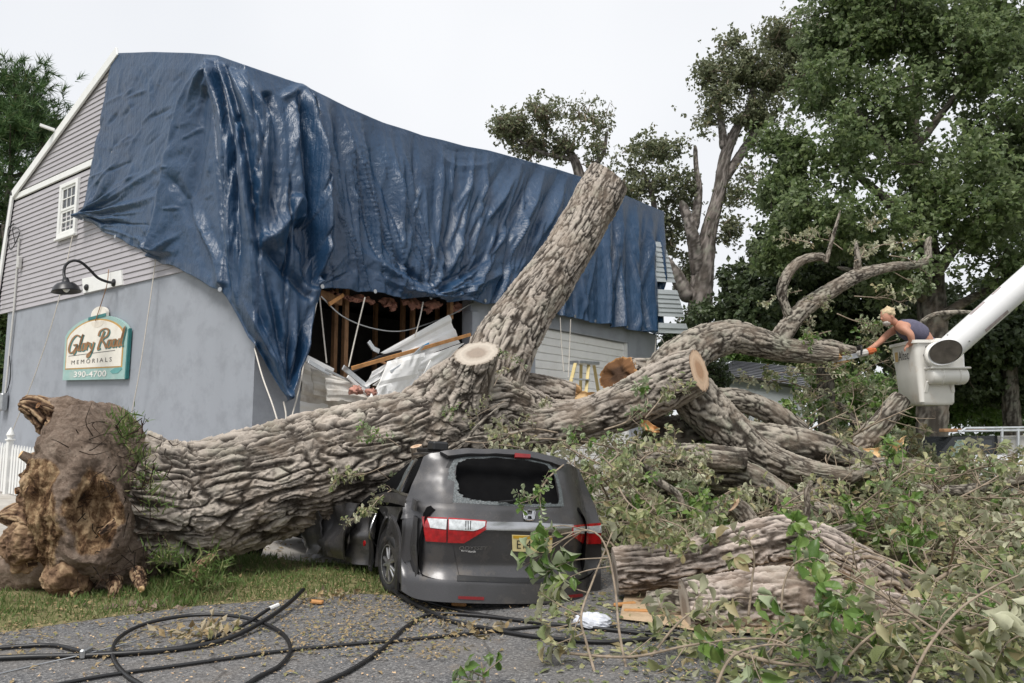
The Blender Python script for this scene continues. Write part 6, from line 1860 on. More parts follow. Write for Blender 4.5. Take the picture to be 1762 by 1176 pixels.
tree('oak_tree', 'shadowy tree at the right edge beneath the boom',
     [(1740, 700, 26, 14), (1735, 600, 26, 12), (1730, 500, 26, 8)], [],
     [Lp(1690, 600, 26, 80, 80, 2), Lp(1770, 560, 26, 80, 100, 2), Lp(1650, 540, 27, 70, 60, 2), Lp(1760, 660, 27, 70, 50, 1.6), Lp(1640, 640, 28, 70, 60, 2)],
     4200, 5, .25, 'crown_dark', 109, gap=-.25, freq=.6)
tree('shrub', 'bright green shrub growing left of the far grey roof',
     None, [], [Lp(1170, 600, 28, 40, 46, 1.2), Lp(1215, 650, 28, 40, 46, 1.2), Lp(1200, 560, 29, 30, 40, 1)], 900, 5, .18, 'crown_dark', 111, cat='shrub', gap=-.3)
tree('shrub', 'light green trees showing over the far grey roof', None, [], [Lp(1300, 606, 40, 60, 24, 1.6), Lp(1390, 620, 40, 60, 34, 1.6), Lp(1440, 660, 38, 50, 44, 1.6)], 1400, 5, .28, 'crown_light', 113, cat='trees', gap=-.3)
tree('shrub', 'light green bushes beyond the dark trunk under the bucket', None, [], [Lp(1660, 690, 30, 46, 40, 1.6), Lp(1720, 705, 31, 50, 40, 1.6), Lp(1560, 700, 31, 50, 46, 1.6), Lp(1500, 690, 33, 60, 50, 1.6)], 1800, 5, .24, 'crown_light', 115, cat='bush', gap=-.3)
link_far = np.random.default_rng(44)
lob = [(x + link_far.uniform(-3, 3), 62 + link_far.uniform(-6, 6), 3.5, 6, 4, 6.0 + link_far.uniform(-1.5, 2)) for x in np.arange(-70, 95, 7.5)]
P_, D_ = crown_points(lob, 9000, link_far, -.5, .3, 3, .6)
p_, d_, n_, s_ = whorls(P_, D_, 4, .75, link_far)
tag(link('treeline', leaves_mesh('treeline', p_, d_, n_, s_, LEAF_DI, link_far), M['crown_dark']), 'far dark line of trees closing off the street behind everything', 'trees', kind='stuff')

# pine at the left edge
def pine():
    rg = np.random.default_rng(61)
    base = at(-10, 640, 27); bz = float(ground_z(base[0], base[1]))
    root = wthing('pine_tree', 'green pine with long needles behind the left end of the building', 'tree', (base[0], base[1], bz))
    make_limb('trunk', None, root, 80, 24, M['bark_dark'], world=[(*base[:2], bz - .2, .3), (base[0] + .1, base[1], bz + 4, .24), (base[0], base[1], bz + 9, .13), (base[0] + .1, base[1], bz + 13.2, .03)])
    Ps, Ds, Ns, Ss = [], [], [], []
    mb = MB()
    for k in range(190):
        h = rg.uniform(1.2, 13.4); a = rg.uniform(0, 2 * np.pi)
        ln = (4.4 * (1 - h / 15.5) + .5) * rg.uniform(.65, 1.1)
        d = np.array([math.cos(a), math.sin(a), .12 + .5 * (h / 13) - .1])
        o = np.array([base[0], base[1], bz + h])
        e = o + d * ln + np.array([0, 0, .25 * ln])
        m_ = (o + e) / 2 - np.array([0, 0, .12 * ln])
        br = spline(np.array([o, m_, e]), 8)
        mb.tube(br, [.05, .03, .012], 5, False)
        nb = int(7 + ln * 6)
        for j in range(nb):
            t = rg.uniform(.3, 1); p = br[min(7, int(t * 7.99))] + rg.normal(size=3) * .22
            td = unit(d + rg.normal(size=3) * .6 + np.array([0, 0, .35]))
            n = 30
            R = unit(rg.normal(size=(n, 3)))
            Ps.append(p + td * rg.uniform(-.18, .18, (n, 1))); Ds.append(unit(td + R * .95)); Ns.append(rg.normal(size=(n, 3))); Ss.append(rg.uniform(.22, .42, n))
    NE = (np.array([(-.045, 0, 0), (.045, 0, 0), (0, 1, -.05)], float), np.array([(0, 1, 2)], np.int32))
    link('needles', leaves_mesh('needles', np.concatenate(Ps), np.concatenate(Ds), np.concatenate(Ns), np.concatenate(Ss), NE, rg), M['needles'], root)
    mb.build('limb', M['bark_dark'], root)
pine()
tree('shrub', 'dark green shrubs behind the left corner of the building', None, [], [Lp(-10, 560, 26, 60, 80, 1.6), Lp(10, 470, 28, 34, 70, 1.4), Lp(-20, 660, 25, 40, 60, 1.4)], 1300, 5, .22, 'crown_green', 117, cat='shrub', gap=-.3)

# ------------------------------------------------------------------ far houses
fh = wthing('far_house', 'low house with a grey shingled roof seen beyond the fallen limbs', 'house', (10.5, 32.5, .5))
RP = [at(1226, 644, 31), at(1262, 621, 34), at(1369, 632, 34), at(1396, 668, 31)]
RP2 = [at(1226, 644, 31), at(1396, 668, 31), at(1390, 700, 30.2), at(1222, 690, 30.2)]
rows_ = 11
for k in range(rows_):
    a, b_ = k / rows_, (k + 1) / rows_
    q = [RP[0] + (RP[1] - RP[0]) * a, RP[3] + (RP[2] - RP[3]) * a, RP[3] + (RP[2] - RP[3]) * b_, RP[0] + (RP[1] - RP[0]) * b_]
    off = np.array([0, -.02, .05])
    MB().poly([q[0] + off, q[1] + off, q[2], q[3]], .06, (0, -.5, .8)).build('shingle_course', simple('far_grey_shingle', (.21, .215, .23), .9, var=.2, scale=3, bump=.3) if k == 0 else bpy.data.materials['far_grey_shingle'], fh)
MB().poly([RP[1], RP[2], RP[2] + np.array([1.2, 4, -2.2]), RP[1] + np.array([1.2, 4, -2.2])], .08, (0, .5, .8)).build('roof', bpy.data.materials['far_grey_shingle'], fh)
MB().poly([RP[0] + np.array([.3, .3, -.05]), RP[3] + np.array([-.3, .3, -.05]), RP[3] + np.array([-.3, .3, -3.2]), RP[0] + np.array([.3, .3, -2.8])], .2, (0, -1, 0)).build('wall', M['siding_light'], fh)
wh = wthing('white_house', 'small white gabled house front far off between the leaves', 'house', at(1376, 600, 44) * np.array([1, 1, 0]) + np.array([0, 0, .6]))
hw_ = at(1376, 580, 44); s44 = 44 / FPX
MB().poly([hw_ + np.array([-16 * s44, 0, -2.5]), hw_ + np.array([16 * s44, 0, -2.5]), hw_ + np.array([16 * s44, 0, 4 * s44]), hw_ + np.array([0, 0, 20 * s44]), hw_ + np.array([-16 * s44, 0, 4 * s44])], 3, (0, -1, 0)).build('wall', M['white'], wh)
wf = MB().box(hw_ + np.array([-2 * s44, -.05, -4 * s44]), (10 * s44, .1, 20 * s44)).build('window', M['white'], wh)
MB().box(hw_ + np.array([-2 * s44, -.09, -4 * s44]), (7 * s44, .1, 16 * s44)).build('pane', M['glass'], wf)
MB().poly([hw_ + np.array([-19 * s44, -.3, 1 * s44]), hw_ + np.array([0, -.3, 24 * s44]), hw_ + np.array([0, 3, 24 * s44]), hw_ + np.array([-19 * s44, 3, 1 * s44])], .12, (-.5, 0, .8)).build('roof', M['shingle'], wh)
MB().poly([hw_ + np.array([19 * s44, 3, 1 * s44]), hw_ + np.array([0, 3, 24 * s44]), hw_ + np.array([0, -.3, 24 * s44]), hw_ + np.array([19 * s44, -.3, 1 * s44])], .12, (.5, 0, .8)).build('roof', M['shingle'], wh)
sh = wthing('shed', 'low grey shed roof between the bushes at the right edge', 'shed', at(1725, 760, 34) * np.array([1, 1, 0]) + np.array([0, 0, .6]))
MB().poly([at(1698, 736, 34), at(1760, 738, 34), at(1752, 722, 36), at(1706, 720, 36)], .1, (0, -.5, .8)).build('roof', bpy.data.materials['far_grey_shingle'], sh)
MB().poly([at(1702, 737, 34.2), at(1756, 739, 34.2), at(1756, 790, 34.2), at(1702, 790, 34.2)], .3, (0, -1, 0)).build('wall', M['siding_light'], sh)
# ------------------------------------------------------------------ bucket, boom, man, saw
M['fibre'] = simple('white_fibreglass', (.78, .76, .71), .4, var=.05, scale=3, coat=.2, dirt=(.58, .48, .38), dirt_amt=(.56, .8))
M['boomp'] = simple('white_boom_paint', (.80, .80, .80), .35, var=.03, scale=3, coat=.3, dirt=(.50, .42, .38), dirt_amt=(.62, .8))
BY = 11.3
bk = wthing('lift_bucket', 'white fibreglass lift bucket with a rounded saddle hanging from the boom', 'bucket', at(1612, 692, BY + .3))
bl = at(1585, 692, BY); br_ = at(1645, 691, BY); tl = at(1581, 588, BY); tr = at(1654, 581, BY)
def bucket_body():
    # a tapered open tub: outer and inner walls
    mb = MB()
    xw0, xw1 = bl[0], br_[0]; z0 = bl[2]; z1 = tl[2] + .02
    d = .66
    def ring(x0, x1, y0, y1, z, r=.07, n=5):
        pts = []
        for cx_, cy_, a0 in ((x1 - r, y0 + r, -90), (x1 - r, y1 - r, 0), (x0 + r, y1 - r, 90), (x0 + r, y0 + r, 180)):
            for k in range(n):
                a = math.radians(a0 + 90 * k / (n - 1))
                pts.append((cx_ + r * math.cos(a), cy_ + r * math.sin(a), z))
        return pts
    T_ = .06
    rings = [ring(xw0 + .03, xw1 - .02, BY + .03, BY + d - .03, z0 - .04, .05), ring(xw0, xw1, BY, BY + d, z0, .06), ring(xw0 - T_ * .5, xw1 + T_ * .5, BY - T_ * .3, BY + d + T_ * .3, (z0 + z1) / 2), ring(xw0 - T_, xw1 + T_, BY - T_ * .6, BY + d + T_ * .6, z1 - .05), ring(xw0 - T_ - .03, xw1 + T_ + .03, BY - T_ * .6 - .03, BY + d + T_ * .6 + .03, z1 - .045), ring(xw0 - T_ - .03, xw1 + T_ + .03, BY - T_ * .6 - .03, BY + d + T_ * .6 + .03, z1), ring(xw0 - T_ + .03, xw1 + T_ - .03, BY - T_ * .6 + .03, BY + d + T_ * .6 - .03, z1), ring(xw0 + .05, xw1 - .05, BY + .05, BY + d - .05, z0 + .05)]
    n = len(rings[0]); V = [p for r in rings for p in r]
    F = grid_faces(len(rings), n, True).tolist() + [tuple(range(n))[::-1], tuple(range((len(rings) - 1) * n, len(rings) * n))]
    mb.add(V, F)
    o = mb.build('tub', M['fibre'], bk, smooth=True)
    es = o.modifiers.new('edges', 'EDGE_SPLIT'); es.split_angle = math.radians(35)
bucket_body()
def bx(name, px0, py0, px1, py1, y0, y1, mat, par=bk, bev=.02):
    a, b_ = at(px0, py0, BY), at(px1, py1, BY)
    return MB().box(((a[0] + b_[0]) / 2, (y0 + y1) / 2, (a[2] + b_[2]) / 2), (abs(b_[0] - a[0]), abs(y1 - y0), abs(a[2] - b_[2])), None, bev).build(name, mat, par)
bx('mounting_panel', 1598, 584, 1653, 640, BY - .16, BY + .01, M['fibre'], bev=.05)
a, b_ = at(1592, 648, BY), at(1655, 648, BY)
MB().lathe([(.002, 0), (.10, .0), (.125, .03), (.125, b_[0] - a[0] - .03), (.10, b_[0] - a[0]), (.002, b_[0] - a[0])], (a[0], BY - .09, a[2]), (1, 0, 0), 22).build('saddle', M['fibre'], bk, smooth=True)
MB().box(((a[0] + b_[0]) / 2, BY - .1, a[2] + .11), (b_[0] - a[0] + .04, .25, .03), None, .01).build('saddle_lip', M['fibre'], bk)
for px in (1612, 1641):
    c = at(px, 648, BY)
    MB().lathe([(.128, -.015), (.133, -.015), (.133, .015), (.128, .015)], (c[0], BY - .09, c[2]), (1, 0, 0), 20).build('saddle_rib', M['fibre'], bk)
for px in (1597, 1638):
    p0, p1 = at(px, 656, BY - .06), at(px - (4 if px < 1600 else -2), 676, BY)
    MB().beam(p0, p1, .05, .03, up=(0, 1, 0), bev=.008).build('brace', M['fibre'], bk)
bx('side_step', 1650, 645, 1658, 660, BY + .05, BY + .3, M['fibre'])
bx('handle_bracket', 1590, 596, 1596, 610, BY - .13, BY - .02, M['black'], bev=.01)
bx('handle_bracket', 1586, 610, 1597, 613, BY - .12, BY - .02, M['black'], bev=.01)
c = at(1616, 612, BY - .2)
MB().lathe([(.20, -.05), (.205, .0), (.17, .02), (.02, .03)], c, (0, -1, .0), 30).build('pivot_disc', M['fibre'], bk, smooth=True)
# maker's name on the narrow side
xw = bl[0]
def side_map(u, v):
    z = at(1573, 612, BY + .3)[2] + v
    return np.array([xw - .052 + (z - bl[2]) * -.012, BY + .48 - u, z])
letter('lettering', 'Altec', (.02, -.07, .32, .07), side_map, M['black'], bk)
MB().poly([side_map(*p) for p in [(-.09, -.08), (-.01, -.08), (-.01, .07), (-.09, .07)]], .004, (-1, 0, 0)).build('emblem', simple('emblem_amber', (.55, .38, .16), .5), bk)

boom = wthing('lift_boom', 'thick white boom tube reaching down from the upper right to the bucket', 'boom', at(1640, 600, BY - .5))
A = at(1626, 607, BY - .47); Bp = at(1762, 487, 10.55); Dv = unit(Bp - A); Cc = A + Dv * 4.2
n_cut = unit(np.array([-.45, -.70, -.35]))
rB = .175
Tt, Nn, Bb = frames(np.array([A, A + Dv, Cc]))
rings = []
for L_ in (0, .03, .5, 1.2, 1.205, 1.6, 2.6, 3.4, 4.2):
    an = np.linspace(0, 2 * np.pi, 40, endpoint=False)
    r = rB * (1.0 if L_ < 1.202 else 1.0)
    ring = A + Dv * L_ + (np.cos(an)[:, None] * Nn[0] + np.sin(an)[:, None] * Bb[0]) * r
    if L_ == 0:
        ring = ring - Dv * (((ring - A) @ n_cut) / (Dv @ n_cut))[:, None] * .55
    if L_ == .03:
        ring = rings[0] + Dv * .03
    rings.append(ring)
V = np.concatenate(rings); n = 40
link('boom_tube', make_mesh('boom_tube', V, [tuple(f) for f in grid_faces(len(rings), n, True).tolist()]), M['boomp'], boom)
cap_ = [A + (p - A) * .93 + Dv * .012 for p in rings[0]]
MB().poly(cap_[::-1], -.02, unit(np.cross(cap_[1] - cap_[0], cap_[2] - cap_[1]))).build('end_plate', simple('boom_end_grey', (.17, .15, .13), .8, var=.3), boom)
for k in range(4):
    p = rings[0][k * 10 + 3]
    MB().lathe([(.012, 0), (.012, .012), (.002, .016)], p + Dv * .12 + (p - A) * .0, unit(p - A), 8).build('bolt', M['galv'], boom)
def boom_patch(name, l0, l1, a0, a1, mat):
    n_ = 8; V = []
    for l in (l0, l1):
        for a in np.linspace(a0, a1, n_):
            V.append(A + Dv * l + (math.cos(a) * Nn[0] + math.sin(a) * Bb[0]) * (rB + .003))
    F = [(i, i + 1, i + 1 + n_, i + n_) for i in range(n_ - 1)]
    MB().add(V, F).build(name, mat, boom)
scr = simple('worn_grey_patch', (.42, .36, .35), .7, var=.3, scale=16)
vv_ = unit(_O - A); aC = math.atan2(vv_ @ Bb[0], vv_ @ Nn[0])
boom_patch('worn_patch', .55, .95, aC + .75, aC + 1.1, scr)
boom_patch('worn_patch', .60, .85, aC - 1.25, aC - .95, scr)
boom_patch('worn_patch', 1.0, 1.15, aC - 1.3, aC - 1.05, scr)
MB().lathe([(.02, -.3), (.3, -.3), (.34, -.2), (.34, .2), (.3, .3), (.02, .3)], Cc + Dv * .2, (0.3, 1, 0), 28).build('elbow', M['boomp'], boom, smooth=True)
MB().tube([Cc + Dv * .2 + np.array([0, .2, 0]), Cc + np.array([1.2, 2.6, -3.9])], rB, 20).build('lower_boom', M['boomp'], boom, smooth=True)

# the man: one continuous skin, clothes as shells over it
def skin_body(name, joints, edges, mat, parent, sub=2, root=0):
    me = bpy.data.meshes.new(name + '_skel')
    me.from_pydata([tuple(j[:3]) for j in joints], edges, [])
    o = bpy.data.objects.new(name + '_tmp', me); COL.objects.link(o)
    o.modifiers.new('skin', 'SKIN'); s = o.modifiers.new('sub', 'SUBSURF'); s.levels = sub; s.render_levels = sub
    sv = me.skin_vertices[0].data
    for i, j in enumerate(joints):
        r = j[3]; sv[i].radius = (r, r) if np.ndim(r) == 0 else tuple(r); sv[i].use_root = (i == root)
    dg = bpy.context.evaluated_depsgraph_get()
    m2 = bpy.data.meshes.new_from_object(o.evaluated_get(dg))
    bpy.data.objects.remove(o)
    m2.name = name
    m2.polygons.foreach_set('use_smooth', np.ones(len(m2.polygons), bool))
    m2.materials.clear()
    return link(name, m2, mat, parent)
MYY = 11.55
def J(px, py, dy, r): return (*at(px, py, MYY + dy), r)
M['skin'] = simple('sunburnt_skin', (.50, .25, .17), .55, spec=.4, var=.12, scale=14)
M['shirt'] = simple('slate_tank_top', (.115, .11, .165), .85, var=.15, scale=20, bump=.3, bscale=60)
M['jeans'] = simple('blue_work_trousers', (.10, .13, .24), .85, var=.2, scale=20)
M['hair'] = simple('sandy_blond_hair', (.60, .48, .30), .7, var=.3, scale=60, bump=.8, bscale=90)
M['beard'] = simple('grey_beard', (.50, .46, .42), .8, var=.2, scale=60, bump=.6)
man = wthing('person', 'man with sandy hair and slate tank top leaning out of the bucket with a chainsaw', 'person', at(1600, 690, MYY + .05))
joints = [J(1600, 594, .1, .15), J(1586, 577, .06, .15), J(1570, 570, .03, .155), J(1553, 563, 0, .135), J(1543, 557, 0, .062), J(1534, 552, 0, .058), J(1527, 545, 0, .095),
          J(1556, 566, -.19, .068), J(1567, 576, -.25, .058), J(1569, 588, -.22, .045), J(1566, 592, -.18, .040),
          J(1543, 566, .17, .068), J(1527, 576, .19, .056), J(1515, 588, .12, .048), J(1502, 598, .02, .040),
          J(1601, 630, -.02, .11), J(1604, 670, .0, .09), J(1607, 630, .22, .11), J(1606, 670, .2, .09)]
edges = [(0, 1), (1, 2), (2, 3), (3, 4), (4, 5), (5, 6), (3, 7), (7, 8), (8, 9), (9, 10), (3, 11), (11, 12), (12, 13), (13, 14), (0, 15), (15, 16), (0, 17), (17, 18)]
# hands with separate fingers rooted inside the palm
def hand(idx, palm, dirv, side, curl):
    j0 = len(joints); p = np.array(palm[:3])
    joints.append((*(p), .034)); edges.append((idx, j0))
    q = p + np.array(dirv) * .05
    for k, (o, ln) in enumerate(((-.030, .062), (-.010, .072), (.010, .068), (.030, .052))):
        b0 = q + np.array(side) * o; t1 = b0 + np.array(dirv) * ln * .5; t2 = t1 + (np.array(dirv) * .4 + np.array(curl)) * ln * .6
        i = len(joints); joints.extend([(*b0, .0105), (*t1, .0095), (*t2, .008)]); edges.extend([(j0, i), (i, i + 1), (i + 1, i + 2)])
    th = p + np.array(side) * -.04 + np.array(dirv) * .015; th2 = th + np.array(dirv) * .03 + np.array(curl) * .025
    i = len(joints); joints.extend([(*th, .011), (*th2, .009)]); edges.extend([(j0, i), (i, i + 1)])
hand(10, at(1563, 594, MYY - .14), unit(np.array([-.7, -.1, -.6])), unit(np.array([.2, 1, 0])), np.array([.3, .1, -.8]))
hand(14, at(1497, 600, MYY - .02), unit(np.array([-.9, -.1, -.35])), unit(np.array([.0, 1, .1])), np.array([-.1, .1, -.9]))
body = skin_body('body', joints, edges, M['skin'], man, 2, 0)
# face: brow, nose, ears, beard, hair
hc = at(1527, 545, MYY); fd_ = unit(np.array([-.93, -.2, -.28])); hu = unit(np.array([-.28, 0, .95])); hs = unit(np.cross(fd_, hu))
def lump(name, c, r, mat, parent, seed, noise=.0, n=(14, 20), ax=None):
    ax = ax if ax is not None else np.stack([fd_, hs, hu], 1)
    U, W = np.meshgrid(np.linspace(0, 2 * np.pi, n[1], endpoint=False), np.linspace(.05, np.pi - .05, n[0]))
    D = np.stack([np.sin(W) * np.cos(U), np.sin(W) * np.sin(U), np.cos(W)], -1).reshape(-1, 3)
    rr = 1 + noise * fbm(D * 3 + seed, 3, seed)
    return link(name, make_mesh(name, c + (D * np.array(r) * rr[:, None]) @ ax.T, grid_faces(n[0], n[1], True)), mat, parent)
lump('head', hc + fd_ * .01 - hu * .005, (.098, .078, .125), M['skin'], body, 3, .04)
lump('hair', hc - fd_ * .028 + hu * .045, (.108, .094, .098), M['hair'], body, 5, .35, (20, 28))
lump('beard', hc + fd_ * .052 - hu * .085, (.055, .058, .06), M['beard'], body, 7, .3)
lump('nose', hc + fd_ * .108 - hu * .008, (.022, .014, .022), M['skin'], body, 8, 0, (8, 10))
for s in (-1, 1):
    lump('ear', hc - fd_ * .015 + hs * s * .08 - hu * .015, (.022, .012, .032), M['skin'], body, 9, 0, (8, 10))
    lump('eye', hc + fd_ * .088 + hs * s * .03 + hu * .015, (.010, .012, .009), M['beard'], body, 10, 0, (8, 10))
lump('mouth', hc + fd_ * .104 - hu * .045, (.008, .025, .007), M['stud'], body, 11, 0, (8, 10))
tors = [J(1592, 582, .08, .168), J(1577, 573, .045, .182), J(1562, 567, .015, .19), J(1555, 564, 0, .172)]
skin_body('tank_top', tors + [J(1549, 559.5, -.10, .066), J(1545, 558, .10, .066)], [(0, 1), (1, 2), (2, 3), (3, 4), (3, 5)], M['shirt'], body, 2, 0)
skin_body('trousers', [J(1597, 590, .1, .17), J(1589, 580.5, .075, .168), J(1602, 630, -.02, .125), J(1605, 672, 0, .1), J(1608, 630, .22, .125), J(1607, 672, .2, .1)], [(0, 1), (0, 2), (2, 3), (0, 4), (4, 5)], M['jeans'], body, 2, 0)
saw = wthing('chainsaw', 'orange and white chainsaw held against the end of the arched limb', 'chainsaw', at(1488, 612, MYY))
sy = MYY - .05
SO = simple('saw_orange', (.52, .12, .03), .4, var=.1); SW = simple('saw_pale', (.55, .53, .50), .4, var=.1)
Rs = np.stack([unit(np.array([-.95, 0, -.2])), np.array([0, 1., 0]), unit(np.array([-.2, 0, .95]))], 1)
MB().box(at(1496, 605, sy), (.12, .14, .10), Rs, .03).build('engine_cover', SO, saw)
MB().box(at(1484, 608, sy), (.15, .16, .10), Rs, .03).build('motor_housing', SW, saw)
MB().box(at(1504, 603, sy), (.08, .05, .07), Rs, .02).build('rear_handle', SO, saw)
MB().tube([at(1482, 612, sy - .12), at(1482, 598, sy - .12), at(1483, 595, sy), at(1482, 598, sy + .12), at(1482, 610, sy + .12)], .013, 8, smooth_n=24).build('front_handle', M['black'], saw)
MB().box(at(1456, 616, sy), (.46, .012, .075), Rs, .005).build('guide_bar', M['galv'], saw)
MB().box(at(1479, 600, sy - .02), (.02, .16, .09), Rs, .006).build('hand_guard', M['black'], saw)

# ------------------------------------------------------------------ vehicles at the right edge
TY = 16.0
tk = wthing('pickup_truck', 'dark pickup with a silver ladder rack parked behind the branch heap', 'truck', at(1690, 860, TY) * np.array([1, 1, 0]) + np.array([0, 0, .1]))
M['dkpaint'] = simple('black_truck_paint', (.02, .022, .025), .25, var=.1, coat=.5)
def tp(px, py, dy=0): return at(px, py, TY + dy)
def prism(name, pts, y0, y1, mat, par):
    A_ = np.array([at(x, y, TY) for x, y in pts]); A_[:, 1] = TY + y0
    return MB().poly(A_, y1 - y0, (0, -1, 0)).build(name, mat, par)
cabp = [(1606, 792), (1640, 752), (1716, 750), (1722, 800), (1722, 840), (1606, 840)]
prism('cab', cabp, 0, 1.7, M['dkpaint'], tk)
wsh = MB().poly([tp(1632, 786, -.01), tp(1656, 786, -.01), tp(1660, 757, -.01), tp(1648, 757, -.01)], .02, (0, -1, 0)).build('side_window', simple('greenish_glass', (.20, .27, .24), .1, spec=.8), tk)
MB().poly([tp(1664, 786, -.01), tp(1708, 786, -.01), tp(1706, 757, -.01), tp(1664, 757, -.01)], .02, (0, -1, 0)).build('side_window', M['glass'], tk)
for a_, b2 in (((1648, 742), (1770, 741)), ((1662, 737), (1770, 736)), ((1662, 737), (1650, 745))):
    MB().tube([tp(*a_, -.1), tp(*b2, -.1)], .025, 8).build('rack_rail', M['alum'], tk)
for x in (1724, 1752):
    MB().tube([tp(x, 738, -.1), tp(x, 812, -.1)], .03, 8).build('rack_post', M['alum'], tk)
prism('bed', [(1722, 790), (1800, 790), (1800, 850), (1722, 850)], .1, 1.7, M['dkpaint'], tk)
prism('tool_box', [(1727, 751), (1800, 750), (1800, 786), (1727, 788)], 0, .6, simple('grey_box', (.42, .41, .39), .6), tk)
tag(MB().beam(at(1620, 741, TY + .2), at(1694, 741, TY + .2), .2, .07, bev=.01).build('rack_board', M['stud']), 'brown board lying on the silver ladder rack', 'board')
wt = wthing('white_truck', 'white bonnet with an amber lamp poking in at the right edge', 'truck', at(1745, 850, 14.0) * np.array([1, 1, 0]))
def hood():
    U, W = np.meshgrid(np.linspace(0, 1, 18), np.linspace(0, 1, 14))
    c0 = at(1700, 800, 14.0); X = c0[0] + U * 1.9; Yy = 14.0 + W * 1.3
    Zz = c0[2] - .12 + .20 * (1 - (1 - W) ** 3) * 1 + .07 * np.sin(np.pi * np.clip(U * 1.2, 0, 1)) - .25 * np.clip(.14 - U, 0, 1) * 3
    V = np.stack([X, Yy, Zz], -1).reshape(-1, 3); V2 = V.copy(); V2[:, 2] -= .6
    N = len(V); F = [grid_faces(14, 18), grid_faces(14, 18)[:, ::-1] + N]
    E = []
    for l in (list(range(18)), list(range(13 * 18, N))[::-1], list(range(0, N, 18))[::-1], list(range(17, N, 18))):
        for i, j in zip(l[:-1], l[1:]): E.append((j, i, i + N, j + N))
    return link('bonnet', make_mesh('bonnet', np.concatenate([V, V2]), np.concatenate(F + [np.array(E)])), simple('white_truck_paint', (.78, .80, .82), .3, coat=.4, var=.03), wt)
hood()
MB().box(at(1752, 822, 13.9), (.34, .15, .17), None, .05).build('amber_lamp', simple('amber_lens', (.75, .25, .02), .2, coat=.5), wt)
MB().tube([at(1747, 780, 13.95), at(1745, 812, 13.95)], .04, 10).build('lamp_post', M['twig'], wt)
MB().box(at(1755, 835, 13.95), (.9, .2, .3), None, .05).build('bumper', M['galv'], wt)
# ------------------------------------------------------------------ the heap of broken branches
hr = np.random.default_rng(202)
def heap_z(x, y):
    x = np.asarray(x, float); y = np.asarray(y, float)
    side = sstep(.7, 2.2, x - .05 * (y - 7))
    h = .74 * sstep(6.4, 12.0, y) * side * (1 - .6 * sstep(12.8, 16.0, y))
    h = h + .55 * np.exp(-(((x - 2.0) / 1.3) ** 2 + ((y - 11.3) / 1.3) ** 2)) + .35 * np.exp(-(((x - 5.0) / 1.2) ** 2 + ((y - 12.2) / 1.2) ** 2))
    h = h * (.80 + .28 * n2(x * .55, y * .55, 61, 2)) + .16 * side * sstep(5.0, 6.6, y)
    # a hollow in front of the trunk fork and room for the two logs
    h = h * (1 - .75 * np.exp(-(((x - 2.9) / 1.5) ** 2 + ((y - 7.6) / .9) ** 2)))
    h = h * (1 - .72 * sstep(6.5, 9.0, x - .0 * y) * sstep(10.0, 12.0, y))
    return np.maximum(h, 0)
hx = np.linspace(.6, 17, 120); hy = np.linspace(5.0, 18.5, 100)
HX, HY = np.meshgrid(hx, hy)
HZ = ground_z(HX, HY) + heap_z(HX, HY) - .30 + .10 * n2(HX * 2.3, HY * 2.3, 71, 3) - .25 * (1 - sstep(.05, .4, heap_z(HX, HY)))
tag(link('leaf_heap', make_mesh('leaf_heap', np.stack([HX, HY, HZ], -1).reshape(-1, 3), grid_faces(100, 120)), soil('leaf_mould', [(.02, .018, .012), (.06, .055, .032), (.13, .11, .065)], 4.0, .9)), 'dark mass of leaves and soil under the broken branches', 'leaf heap', kind='stuff')

def branch_proto(seed, length=1.3, ntw=6, per=7, lsize=.135, thick=.014):
    """stem and twig centre lines, leaf placements, in local coordinates: stem along +x, rising a little"""
    rg = np.random.default_rng(seed)
    st = spline(np.array([[0, 0, 0], [length * .35, rg.uniform(-.1, .1), rg.uniform(.0, .14)], [length * .7, rg.uniform(-.16, .16), rg.uniform(.02, .2)], [length, rg.uniform(-.22, .22), rg.uniform(0, .26)]]), 22)
    tubes = [(st, (thick, thick * .75, thick * .35))]
    tips, dirs = [st[-1]], [st[-1] - st[-3]]
    for k in range(ntw):
        i = int(rg.uniform(.25, .95) * 21); p = st[i]
        d = unit(st[min(21, i + 1)] - st[i - 1]) * .6 + rg.normal(size=3) * np.array([.3, .75, .6])
        d = unit(d); ln = rg.uniform(.22, .5) * length * .7
        m_ = p + d * ln * .5 + rg.normal(size=3) * .04; e = p + d * ln + np.array([0, 0, .05]) + rg.normal(size=3) * .05
        tubes.append((spline(np.array([p, m_, e]), 8), (thick * .45, thick * .3, thick * .15)))
        tips.append(e); dirs.append(e - m_)
        if rg.random() < .6:
            q = m_ + rg.normal(size=3) * .16
            tubes.append((np.array([m_, (m_ + q) / 2 + rg.normal(size=3) * .02, q]), (thick * .25, thick * .2, thick * .12)))
            tips.append(q); dirs.append(q - m_)
    P_, D_, N_, S_l = whorls(np.array(tips), np.array(dirs), per, lsize, rg, spread=.95, droop=.25, along=.16)
    return tubes, P_, D_, N_, S_l, rg

PROTO = []
for k in range(9):
    tubes, P_, D_, N_, S_l, rg = branch_proto(300 + k, length=1.0 + .12 * (k % 4), ntw=6 + k % 3, per=8, lsize=.112)
    mb = MB()
    for pts, r in tubes: mb.tube(pts, r, 6, True)
    sm = mb.mesh('stem', True); sm.materials.append(M['twig'])
    lm = leaves_mesh('leaves', P_, D_, N_, S_l, LEAF_HI, rg); lm.materials.append(M['leaf_wilt'] if k % 3 else M['leaf_fresh'])
    PROTO.append((sm, lm))
